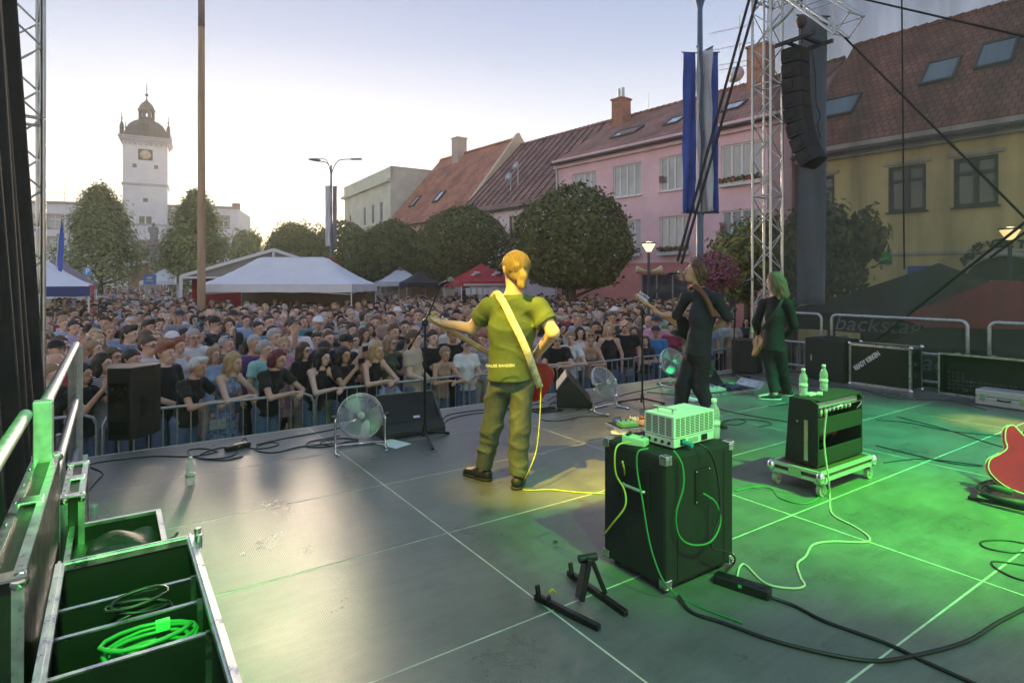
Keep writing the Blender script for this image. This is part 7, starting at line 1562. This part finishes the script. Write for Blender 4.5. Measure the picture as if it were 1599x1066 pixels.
# ---- third guitarist
J={'fwd':v3(-.55,.83,0)}
J['pel']=V3(at(1207,540,8.0)); J['waist']=V3(at(1209,518,8.0)); J['chest']=V3(at(1211,492,8.0)); J['nb']=V3(at(1212,464,8.0)); J['head']=V3(at(1209,441,7.99))
J['shL']=V3(at(1192,474,8.1)); J['shR']=V3(at(1231,476,7.92)); J['elL']=V3(at(1181,503,8.15)); J['wrL']=V3(at(1184,522,8.36)); J['elR']=V3(at(1240,507,7.92)); J['wrR']=V3(at(1222,528,8.22))
J['hdL']=v3(-.3,.8,.2); J['hnL']=v3(.3,-.3,1); J['hdR']=v3(-.9,.4,-.2); J['hnR']=v3(-.3,-1,0)
J['hipL']=V3(at(1199,548,8.05)); J['hipR']=V3(at(1217,548,7.95)); J['knL']=V3(at(1205,585,8.0)); J['knR']=V3(at(1222,582,8.02)); J['anL'],J['toeL']=foot(1210,624,-.19,.02); J['anR'],J['toeR']=foot(1229,618,-.10,.10)
gG=dict(hip=.98,wst=1.0,che=1.0,arm=.98,hs=.96,curl=.6,seed=6.3,hem=.06,wide=.006,hlen=1.6)
HL=([(v3(0,.024,.046),v3(0,.018,.05),.099,.101,None,.0),(v3(-.07,.02,.03),v3(-.095,.03,-.16),.042,.04,None,.03),(v3(.07,.02,.03),v3(.095,.03,-.16),.042,.04,None,.03),(v3(0,.07,.0),v3(0,.105,-.17),.09,.085,None,.03),(v3(.05,.09,-.15),v3(.09,.10,-.22),.03,.018,None,.02),(v3(-.05,.09,-.15),v3(-.07,.10,-.23),.03,.018,None,.02)],[(v3(0,-.05,.04),v3(0,.9,.4))])
g3,c2=player('guitarist with long brown hair in black standing by the tower',J,gG,eul(R(-140),.05),HL,mat('long_brown_hair',(.15,.09,.05),.5,var=.3,vscale=30,stretch=(3,3,.5),bump=.6,bscale=100),1.9,mat('black_denim_shirt',(.009,.010,.011),.8,var=.2,vscale=7),mat('black_jeans',(.010,.011,.012),.8,var=.2,vscale=7),mat('black_canvas_shoe',(.015,.015,.015),.7),SKIN[1],'white')
b=MB(); ribbon(b,[at(1228,464,7.98),at(1226,458,7.88),at(1216,478,7.82),at(1203,497,7.84),at(1190,514,7.96)],.045); tag(b.build('guitar_strap',mat('black_strap',(.02,.02,.02),.5)),'dark strap crossing the third guitarist back','strap')
gt3=guitar('electric_guitar','honey coloured electric guitar at the hip of the third guitarist',at(1184,548,8.05),at(1186,478,8.95),(-.9,-.25,.1),OUT_TELE,mat('honey_lacquer',(.42,.20,.05),.25,coat=.5),mat('maple_neck',(.62,.40,.15),.4,coat=.3),.98,6)
# ---- red semi hollow guitar on its stand
gb=fl(1572,792); tl=Vector(at(1583,766,4.33)); hd_=tl+Vector((.42,.20,.88)).normalized()*1.02
rg=guitar('semi_hollow_guitar','cherry red semi hollow guitar leaning in its floor stand','%s'%0 if 0 else tl,hd_,(.30,1,-.15),OUT_335,mat('cherry_lacquer',(.50,.008,.005),.22,coat=.5,var=.25,vscale=3),mat('mahogany_neck',(.14,.04,.02),.35,coat=.4),1.04,6,thick=.05,trim=mat('cream_binding',(.7,.62,.42),.4))
t=thing('guitar_floor_stand','padded tubular floor stand under the red guitar','guitar stand',gb)
q=lambda x,y,z:fl(x,y,z)-gb
part(t,'base_tube',M_BLACK,lambda b:b.tube(smooth_pts([q(1512,776,.015),q(1545,783,.02),q(1600,795,.02),q(1660,805,.02)],5),.013,8)); part(t,'base_tube',M_BLACK,lambda b:b.tube(smooth_pts([q(1640,770,.02),q(1570,752,.02),q(1535,756,.05),q(1530,768,.06),q(1560,780,.055),q(1640,800,.05)],6),.02,8))
part(t,'foam_pad',mat('green_grey_foam',(.06,.075,.055),.8),lambda b:b.tube(smooth_pts([q(1580,768,.06),q(1560,763,.07),q(1545,760,.06)],5),.024,10))

# ================================================================ the crowd
ROW1=-1.80
def on_line(px,v):
    dx=(px-CX)/F; q=P0-BX*v; k=(dx*q.y-q.x)/(AX.x-dx*AX.y); return q+AX*k
def face_yaw(p,jit=0.0):
    d=S(4.6,2.0)-Vector((p.x,p.y,0)); a=math.atan2(d.y,d.x); return a+math.pi/2+jit       # templates look along -Y
TAKEN=[]
def explicit(px,py,fem,pose,hair,hc,top,tc,label,H=None,row=None,gl=None,dress=False,bot='denim',yj=0.0,wide=1.0,skin=None):
    H=H or (1.66 if fem else 1.78)
    if row is not None: p=on_line(px,row)
    else:
        hh=H*(.93 if pose!='lean' else .90); d=F*(CH-(GZ+hh))/max(8,(py-HY)); p=at(px,HY,d); 
        u_,v_=uv(Vector((p.x,p.y,0)))
        if v_>ROW1-.5: p=on_line(px,ROW1-.5)
    p=Vector((p.x,p.y,GZ)); TAKEN.append(p)
    t_=person(label,p,face_yaw(p,yj),fem,pose,hair,hc,top,tc,bot,H,skin if skin is not None else (len(TAKEN)*7)%4,gl,wide,dress=dress,shoes=row is not None,group='people along the barrier' if row is not None else 'people in the crowd')
    if pose=='phone': phone_in_hands('black smartphone held by the '+' '.join(label.split()[:8]),t_)
def phone_in_hands(label,t_):
    m=Matrix.Translation(t_.location)@Matrix.Rotation(t_.rotation_euler.z,4,'Z')@Matrix.Diagonal((*t_.scale,1)); o=mobj('smartphone',PHONE,None,m@Vector((0,-.385,1.55)),rot=(R(-12),R(90),t_.rotation_euler.z)); tag(o,label,'phone','phones held up in the crowd')
E=explicit; r=ROW1
E(80,0,1,'stand','bun','fair','tee','charcoal','person with fair pulled back hair in dark top beside the railing post',row=r,H=1.64)
E(128,0,1,'phone','long','black','tee','black','black haired person photographing with raised hands beside the pole speaker',row=r,H=1.62)
E(160,0,1,'stand','long','dark','tee','striped','dark haired person in striped top behind the pole speaker',row=r-.25,gl=True,H=1.7)
E(205,0,1,'stand','bun','dark','tee','black','dark haired person peering over the pole speaker',row=r-.3,H=1.72)
E(257,0,0,'clasp','quiff','red','tee','black','ginger haired person in black tee next to the pole speaker',row=r-.25,H=1.78)
E(287,0,1,'lean','quiff','white','tee','black','bleached short haired person in black tee leaning on the barrier',row=r,H=1.64,wide=1.1)
E(346,0,1,'lean','long','blond','tank','floral blue','long blond person in blue patterned dress leaning on the barrier',row=r,dress=True,H=1.68)
E(414,0,1,'lean','bob','crimson','tee','black','crimson bob haired person in black tee leaning on the barrier',row=r,H=1.68,wide=1.14)
E(489,0,1,'lean','long','black','tank','black','black haired person with sunglasses up leaning on the barrier by the fan',row=r,gl=True,H=1.66)
E(536,0,1,'phone','long','dark','tee','black','dark haired person in black filming above the first fan',row=r,H=1.62,wide=1.05)
E(575,0,1,'lean','long','blond','tank','black','long blond person in black tank top next to the blond child',row=r,H=1.72)
E(602,0,0,'lean','crop','blond','tee','light blue','small blond child in light blue resting on the barrier',row=r+.02,H=1.18)
E(645,0,0,'clasp','short','brown','tee','beige','brown haired person in beige tee looking aside behind the wedge monitor',row=r,H=1.80,yj=.7,wide=1.05)
E(687,0,1,'lean','bun','fair','tank','tan','fair haired person in tan top leaning beside the microphone stand',row=r,H=1.56)
E(728,0,1,'clasp','bun','dark','tee','white','person with glasses and white printed tee next to the bassist',row=r,gl=False,H=1.64)
E(868,0,0,'lean','short','dark','tee','black','dark haired person with glasses in black leaning just past the bassist',row=r,gl=False,H=1.66)
E(889,0,1,'lean','bun','fair','tee','white','fair haired person in white tee leaning behind the second wedge monitor',row=r,H=1.68)
E(922,0,1,'lean','bun','fair','tank','tan','person with sunglasses up and tan tank top resting on the barrier by the second fan',row=r,gl=True,H=1.60)
E(951,0,1,'stand','long','blond','tank','black','tall person with long wavy blond hair in black tank top',row=r-.1,H=1.74)
E(976,0,0,'stand','bald','dark','tee','black','bald bearded person in black tee beside the long blond person',row=r-.1,H=1.78,wide=1.08)
E(1008,0,1,'fold','long','brown','tee','charcoal','young brown haired person in charcoal tee behind the singer stand',row=r,H=1.45)
E(1024,0,0,'clasp','cap','navy','tee','blue','person in navy cap and bright blue tee',row=r-.05,H=1.62)
E(1049,0,1,'stand','bun','dark','tee','crimson','dark haired person in crimson tee beside the blue shirted one',row=r-.1,H=1.68)
Z=[(88,548,0,'up','cap','black','tank','light blue','person in black cap and pale shirt raising a hand near the railing',1.75),
(147,545,1,'stand','curly','fair','tee','grey','curly fair haired person in grey above the pole speaker',1.68),(131,532,1,'stand','crop','white','tee','cream','white haired person above the railing end',1.66),
(168,516,1,'fold','short','red','tank','black','short red haired person in black top with hand at chest',1.64),(172,462,0,'stand','bald','grey','tee','olive','tall bald person in olive v-neck tee',1.86),
(213,516,1,'stand','long','blond','tee','grey','blond person in grey striped top behind the black shirted one',1.68),(231,512,0,'fold','quiff','dark','tee','black','dark haired person in black polo above the pole speaker',1.82),
(279,540,1,'clasp','bun','red','tank','white','red haired person in white tank top holding a camera',1.70),(302,528,0,'stand','short','grey','tee','white','grey haired person with glasses in white tee',1.78),
(262,500,0,'stand','crop','grey','tee','white','close cropped grey person in white tee under the wooden pole',1.78),(271,482,0,'stand','short','brown','tee','beige','broad person in beige tee below the marquee end',1.86),
(100,507,0,'fold','crop','fair','tee','light blue','short fair haired person in light blue polo beside the railing',1.80),(115,512,0,'stand','short','dark','tank','lavender','dark haired person in lavender top beside the railing',1.80),
(66,487,0,'stand','short','dark','tee','white','dark haired person in white tee by the tower',1.78),(397,538,0,'stand','crop','grey','tee','purple','grey bearded person in purple tee behind the crimson bob',1.78),
(413,552,0,'stand','short','grey','tee','turquoise','grey haired person in turquoise tee directly behind the crimson bob',1.72),(433,524,1,'up','bob','blond','tee','white','blond person in white blouse with raised hand',1.70),
(474,548,1,'stand','long','brown','tee','black','person with glasses in black tee behind the sunglasses person',1.66),(506,556,1,'stand','cap','charcoal','tank','charcoal','person in dark cap and charcoal top beside the filming one',1.66),
(512,530,0,'stand','crop','brown','tee','navy','short haired person in navy tee behind the dark cap',1.80),(540,548,0,'phone','cap','black','tee','black','person in black cap holding up a camera behind the filming one',1.74),
(555,532,1,'stand','bob','brown','tee','floral red','brown bob haired person in red patterned top above the fan',1.64),(577,515,1,'fold','long','brown','tank','white','long haired person in white tank top standing sideways',1.70),
(505,500,0,'stand','short','grey','tee','light blue','grey haired person in light blue shirt under the wide pale tent',1.80),(473,503,0,'stand','crop','brown','tee','teal','person in teal sports jersey before the wide pale tent',1.78),
(487,488,0,'stand','crop','fair','tee','pink','person in pink polo before the wide pale tent',1.80),(575,493,1,'stand','bob','blond','tee','white','blond bob haired person in white tee',1.66),
(632,512,0,'fold','crop','dark','tee','black','short haired person in black tee above the wedge monitor',1.80),(650,520,0,'stand','bald','grey','tee','grey','bald person with glasses above the beige tee',1.74),
(675,533,0,'fold','short','dark','tank','black','smiling person with folded arms in black behind the microphone stand',1.74),(707,535,0,'stand','crop','brown','tee','black','short haired person in black beside the white printed tee',1.78),
(600,500,1,'stand','long','blond','tee','cream','blond person with glasses in cream blouse',1.68),(612,520,0,'stand','crop','dark','tee','denim','dark haired person in denim blue behind the blond child',1.72),
(905,522,1,'stand','long','dark','tank','white','dark haired person in white top behind the second wedge monitor',1.66),(930,512,0,'phone','short','dark','tee','black','person filming with raised phone behind the wavy blond',1.74),
(918,535,1,'stand','bob','blond','tee','white','blond bob haired person in white just behind the barrier',1.62),(990,528,1,'stand','long','brown','tee','crimson','long haired young person in red pink top beside the bald one',1.60),
(895,480,0,'stand','short','dark','tee','white','dark haired person in white tee with dark strap near the bassist elbow',1.78),(375,497,0,'stand','short','brown','tee','black','dark shirted person with folded paper before the wide tent',1.78),
(357,508,0,'stand','long','brown','tee','charcoal','long brown haired person in charcoal printed tee',1.82),(333,555,1,'stand','long','fair','tee','light blue','fair haired young person in pale blue between the leaning ones',1.62),
(352,532,1,'stand','bob','dark','tee','floral red','dark bob haired person in red patterned top behind the blond dress',1.62),(1035,487,0,'stand','short','brown','tank','light blue','person in light blue shirt behind the singer guitar neck',1.82),
(845,497,1,'stand','long','brown','tee','grey','brown haired person beside the bassist shoulder',1.66)]
for z in Z: E(*z[:9],H=z[9],bot=random.choice(['denim','black','charcoal','beige']),yj=random.uniform(-.3,.3),gl=False if 'glasses' in z[8] else None)
rng=random.Random(11); NP=300-len(TAKEN)-3
cand=[]; k=0; v=ROW1-.55
while v>-24:
    u=-14+rng.uniform(0,.5)
    while u<22:
        p=S(u+rng.uniform(-.16,.16),v+rng.uniform(-.2,.2),GZ); u+=rng.uniform(.46,.68)*(1+max(0,(-v-8))*.03)
        if p.y<6: continue
        px=CX+p.x/p.y*F
        if not (48<px<1225): continue
        if p.y>20.0 and 296<px<570: 
            if p.y>25 or rng.random()<.55: continue
        if px>1135 and (rng.random()<.6 or p.y>16): continue
        if any((p-q).length<.47 for q in TAKEN): continue
        if (p-mpole.location).length<.4: continue
        cand.append((p.y,p))
    v-=.60*(1+max(0,(-v-6))*.035)
cand.sort(key=lambda c:c[0])
# anyone fully behind the players or the speaker shows nothing of themselves
def hidden(p):
    px=CX+p.x/p.y*F; return (772<px<835 and p.y<11) or (1068<px<1118 and p.y<14)
cand=[c for c in cand if not hidden(c[1])]
LM=[(60,'beside the truss tower'),(130,'behind the edge railing'),(200,'above the pole speaker'),(270,'below the clock tower'),(315,'near the wooden pole'),(380,'before the marquee end'),(450,'before the wide pale tent'),(520,'below the first lamp post'),(590,'above the first fan'),(640,'above the wedge monitor'),(690,'beside the bassist microphone'),(745,'next to the bassist arm'),(850,'past the bassist elbow'),(910,'below the largest round tree'),(960,'above the second fan'),(1010,'beside the singer stand'),(1050,'next to the singer'),(1130,'behind the singer back'),(1180,'by the stage tower')]
SHIRT=['white','white','cream','pink','light blue','black','black','navy','grey','light blue','charcoal','white','beige','pink','olive','red','denim','striped','cream','teal','tan','lavender','green','floral blue','floral red','black','white','mint']
USED={}
ORD=['first','second','third','fourth','fifth','sixth','seventh','eighth','ninth','tenth','eleventh','twelfth','thirteenth','fourteenth','fifteenth','sixteenth']
near=cand[:NP]; far=cand[NP:]
for i,(d,p) in enumerate(near):
    fem=rng.random()<.52; hair=rng.choice(['long','long','bob','bun','tail','curly','short','long'] if fem else ['short','crop','quiff','crop','bald','short','cap','crop']); hc=rng.choice(['brown','blond','dark','brown','fair','dark','red','grey','black'] if fem else ['brown','dark','brown','brown','fair','dark','grey','dark'])
    if hair=='cap': hc=rng.choice(['navy','black','white','charcoal'])
    tc=rng.choice(SHIRT); tp='tank' if rng.random()<(.28 if fem else .15) else 'tee'; pose=rng.choice(['stand','stand','fold','clap','clasp','stand','phone' if rng.random()<.35 else 'stand','up' if rng.random()<.3 else 'clap'])
    gl=None if rng.random()<.78 else (rng.random()<.4); px=CX+p.x/p.y*F; lm=min(LM,key=lambda a:abs(a[0]-px))[1]; rown=int(round((-uv(p)[1]+ROW1)/.62)); 
    hd='bald head' if hair=='bald' else hc+' cap' if hair=='cap' else ('%s %s hair'%({'long':'long','bob':'bobbed','bun':'tied','tail':'ponytailed','curly':'curly','short':'short','crop':'cropped','quiff':'swept'}[hair],hc))
    tw_=tc+' '+({'tee':'tee','tank':'tank top' if fem else 'long sleeves'}[tp]); act={'stand':'standing','fold':'with folded arms','clap':'clapping','clasp':'with clasped hands','phone':'filming','up':'waving'}[pose]
    lb='person with %s in %s %s %s'%(hd,tw_,act,lm)
    USED[lb]=USED.get(lb,0)+1
    if USED[lb]>1 or True:
        lb2='%s, %s crowd row'%(lb,ORD[min(15,max(1,rown))]); 
        if len(lb2.split())<=16: lb=lb2
    if len(lb.split())>16: lb=lb.replace('with clasped hands','waiting').replace('with folded arms','watching')
    if USED.get('#'+lb): lb=lb.replace('person with','taller person with' if len(lb.split())<16 else 'someone with')
    USED['#'+lb]=1
    person(lb,p,face_yaw(p,rng.gauss(0,.38)),fem,pose,hair,hc,tp,tc,rng.choice(['denim','black','charcoal','beige','navy']),(1.58+rng.random()*.18) if fem else (1.68+rng.random()*.22),rng.choice([0,1,2,3,0,1]),gl,rng.uniform(.95,1.12),dress=fem and rng.random()<.15)
# ---- the far crowd, too many to count: one mass
d0=near[-1][0]; FT=[]
for fem,pose,hair in ((0,'stand','short'),(1,'stand','long'),(0,'fold','crop'),(1,'clap','bob'),(0,'up','short'),(1,'fold','bun')):
    J_,g_=skel(pose,bool(fem)); q=[]
    V,Q=surf(head_prims(J_['head'],np.eye(3)),.034,pad=.1); q.append((V,Q,0))
    V,Q=surf([(v3(0,.026,.05),v3(0,.02,.05),.100,.102,None,0)]+([(v3(0,.07,0),v3(0,.1,-.22),.095,.08,None,.04)] if hair in ('long','bob') else []),.038,[(v3(0,-.05,.04),v3(0,.75,.65))],pad=.1); q.append((V+J_['head'],Q,1))
    tp=[p for p in top_prims(J_,g_,.6)]; V,Q=surf(tp,.058,[(v3(0,0,.95),v3(0,0,1))],pad=.15); q.append((V,Q,2))
    V,Q=surf([p for s_ in 'LR' for p in limb(J_['sh'+s_],J_['el'+s_],J_['wr'+s_],(.04,.045,.036))]+[(J_['nb'],J_['head'],.06,.06,None,.02)],.05,pad=.12); q.append((V,Q,0)); FT.append(q)
    q=[]; V,Q=surf(head_prims(J_['head'],np.eye(3)),.046,pad=.12); q.append((V,Q,0)); V,Q=surf([(v3(0,.026,.05),v3(0,.02,.05),.104,.104,None,0)]+([(v3(0,.07,0),v3(0,.1,-.22),.095,.08,None,.04)] if hair in ('long','bob') else []),.05,[(v3(0,-.05,.04),v3(0,.75,.65))],pad=.12); q.append((V+J_['head'],Q,1)); V,Q=surf(tp,.09,[(v3(0,0,1.05),v3(0,0,1))],pad=.2); q.append((V,Q,2)); FT.append(q)
sk_=[(.64,.39,.28),(.68,.43,.32),(.58,.33,.22),(.70,.47,.36)]; hr_=[HC[k] for k in ('brown','dark','blond','brown','fair','black','grey','dark','brown')]; tp_=[TC[k] for k in SHIRT if 'floral' not in k]
for dd in np.arange(max(d0,15),82,1.0):
    n=max(3,int(dd*1.08*(1.25 if dd<24 else .75 if dd<40 else .42)))
    for i in range(n):
        px=rng.uniform(54,1120); dj=dd+rng.uniform(0,1)
        if 300<px<566 and dj>24: continue
        if dj>26 and px<100: continue
        if px>960 and dj>21: continue
        if px>560 and dj>34+ (900-px)*.02: continue
        p=at(px,HY,dj); p.z=GZ; far.append((dj,p))
VV=[];QQ=[];CC=[];o=0
for dj,p in far:
    q=FT[2*rng.randrange(6)+(dj>24)]; yaw=face_yaw(p,rng.gauss(0,.4)); s_=rng.uniform(.92,1.08); c_,sn=math.cos(yaw)*s_,math.sin(yaw)*s_; cols=(rng.choice(sk_),rng.choice(hr_),rng.choice(tp_))
    for V,Q,m in q:
        if dj>45 and m==0 and len(V)>220: pass
        W=np.stack([V[:,0]*c_-V[:,1]*sn+p.x,V[:,0]*sn+V[:,1]*c_+p.y,V[:,2]*s_+p.z],1); VV.append(W); QQ.append(Q+o); o+=len(V); CC.append(np.tile(np.array([*cols[m],1.0],np.float32),(len(V),1)))
M_CROWD=bpy.data.materials.new('crowd_skin_hair_and_cloth'); M_CROWD.use_nodes=True; _t=M_CROWD.node_tree; _a=_t.nodes.new('ShaderNodeVertexColor'); _a.layer_name='own_colour'; _t.links.new(_a.outputs[0],_t.nodes['Principled BSDF'].inputs[0]); _t.nodes['Principled BSDF'].inputs['Roughness'].default_value=.75
me=npmesh('crowd',[(np.vstack(VV),np.vstack(QQ),0)],[M_CROWD]); ca=me.color_attributes.new('own_colour','FLOAT_COLOR','POINT'); ca.data.foreach_set('color',np.vstack(CC).reshape(-1))
cr=mobj('crowd',me); cr['kind']='stuff'; cr['label']='dense far crowd filling the square up to the town hall'
print('CROWD near',len(near)+len(TAKEN),'d0',d0,'far',len(far),'tris',len(me.polygons)*2,'all',sum(len(m.polygons)*2 for m in bpy.data.meshes))

# ================================================================ stage lamps hung on the overhead trusses
def stage_light(label,pos,aim,col,power,cone,blend=.5,size=.06):
    pos=Vector(pos); d=(Vector(aim)-pos).normalized(); t=thing('stage_light',label,'stage light',pos,group='stage lights on the overhead trusses'); q=d.to_track_quat('-Z','Y'); M=q.to_matrix().to_4x4()
    part(t,'lamp_can',M_BLACK,lambda b:b.lathe([(.05,.22),(.09,.16),(.11,.0),(.115,-.10),(.112,-.10),(.105,.0),(.06,.14)],18,M=M))
    part(t,'yoke',M_BLACK,lambda b:b.tube([(-.14,0,0),(-.14,0,.2),(0,0,.28),(.14,0,.2),(.14,0,0)],.012,6)); 
    l=bpy.data.lights.new('stage_lamp','SPOT'); l.energy=power; l.color=col; l.spot_size=R(cone); l.spot_blend=blend; l.shadow_soft_size=size
    lo=bpy.data.objects.new('stage_lamp',l); COL.objects.link(lo); lo.parent=t; lo.rotation_euler=q.to_euler(); lo.location=d*.12
GREEN=(.10,1.0,.06); TEAL=(.02,1.0,.28); YEL=(1.0,.72,.05)
stage_light('yellow stage lamp above the open stage edge aimed at the bassist',(-2.3,1.3,6.2),(-.2,4.75,1.2),YEL,3300,21,.6)
stage_light('green stage lamp aimed at the floor beside the combo amplifier',(6.2,2.2,6.4),(2.75,4.1,0),GREEN,1500,27,1.0)
stage_light('teal green stage lamp aimed at the deck behind the combo',(6.6,3.6,6.5),(4.3,6.1,0),TEAL,800,34,1.0)
stage_light('green stage lamp aimed at the third guitarist',(6.8,5.0,6.4),(3.75,8.0,1.2),TEAL,330,17,.6)
stage_light('green stage lamp aimed at the bass cabinet and amplifier head',(3.4,-1.0,6.0),(1.05,3.2,.75),GREEN,430,14,.9)
stage_light('green stage lamp aimed at the cases by the railing',(.4,-1.2,5.6),(-1.75,2.2,.5),GREEN,600,24,.9)
stage_light('wide green stage lamp washing the near deck',(1.6,-2.6,6.2),(.6,2.6,0),(.25,1.0,.32),170,62,1.0)
stage_light('yellow stage lamp aimed at the deck beside the silver case',(8.0,3.0,6.4),(5.45,6.45,0),YEL,700,9,.8)

# ================================================================ evening haze in the air over the square
b=MB(); b.bx(-190,190,-40,230,GZ-1.0,40.0); hz_=b.build('haze',[]); hz_['kind']='stuff'
hm=bpy.data.materials.new('evening_haze'); hm.use_nodes=True; ht=hm.node_tree; ht.nodes.remove(ht.nodes['Principled BSDF']); pv=ht.nodes.new('ShaderNodeVolumePrincipled')
pv.inputs['Color'].default_value=(1.0,.93,.82,1); pv.inputs['Density'].default_value=HAZE_DENSITY; pv.inputs['Anisotropy'].default_value=.3
ht.links.new(pv.outputs[0],ht.nodes['Material Output'].inputs['Volume']); hz_.data.materials.append(hm)
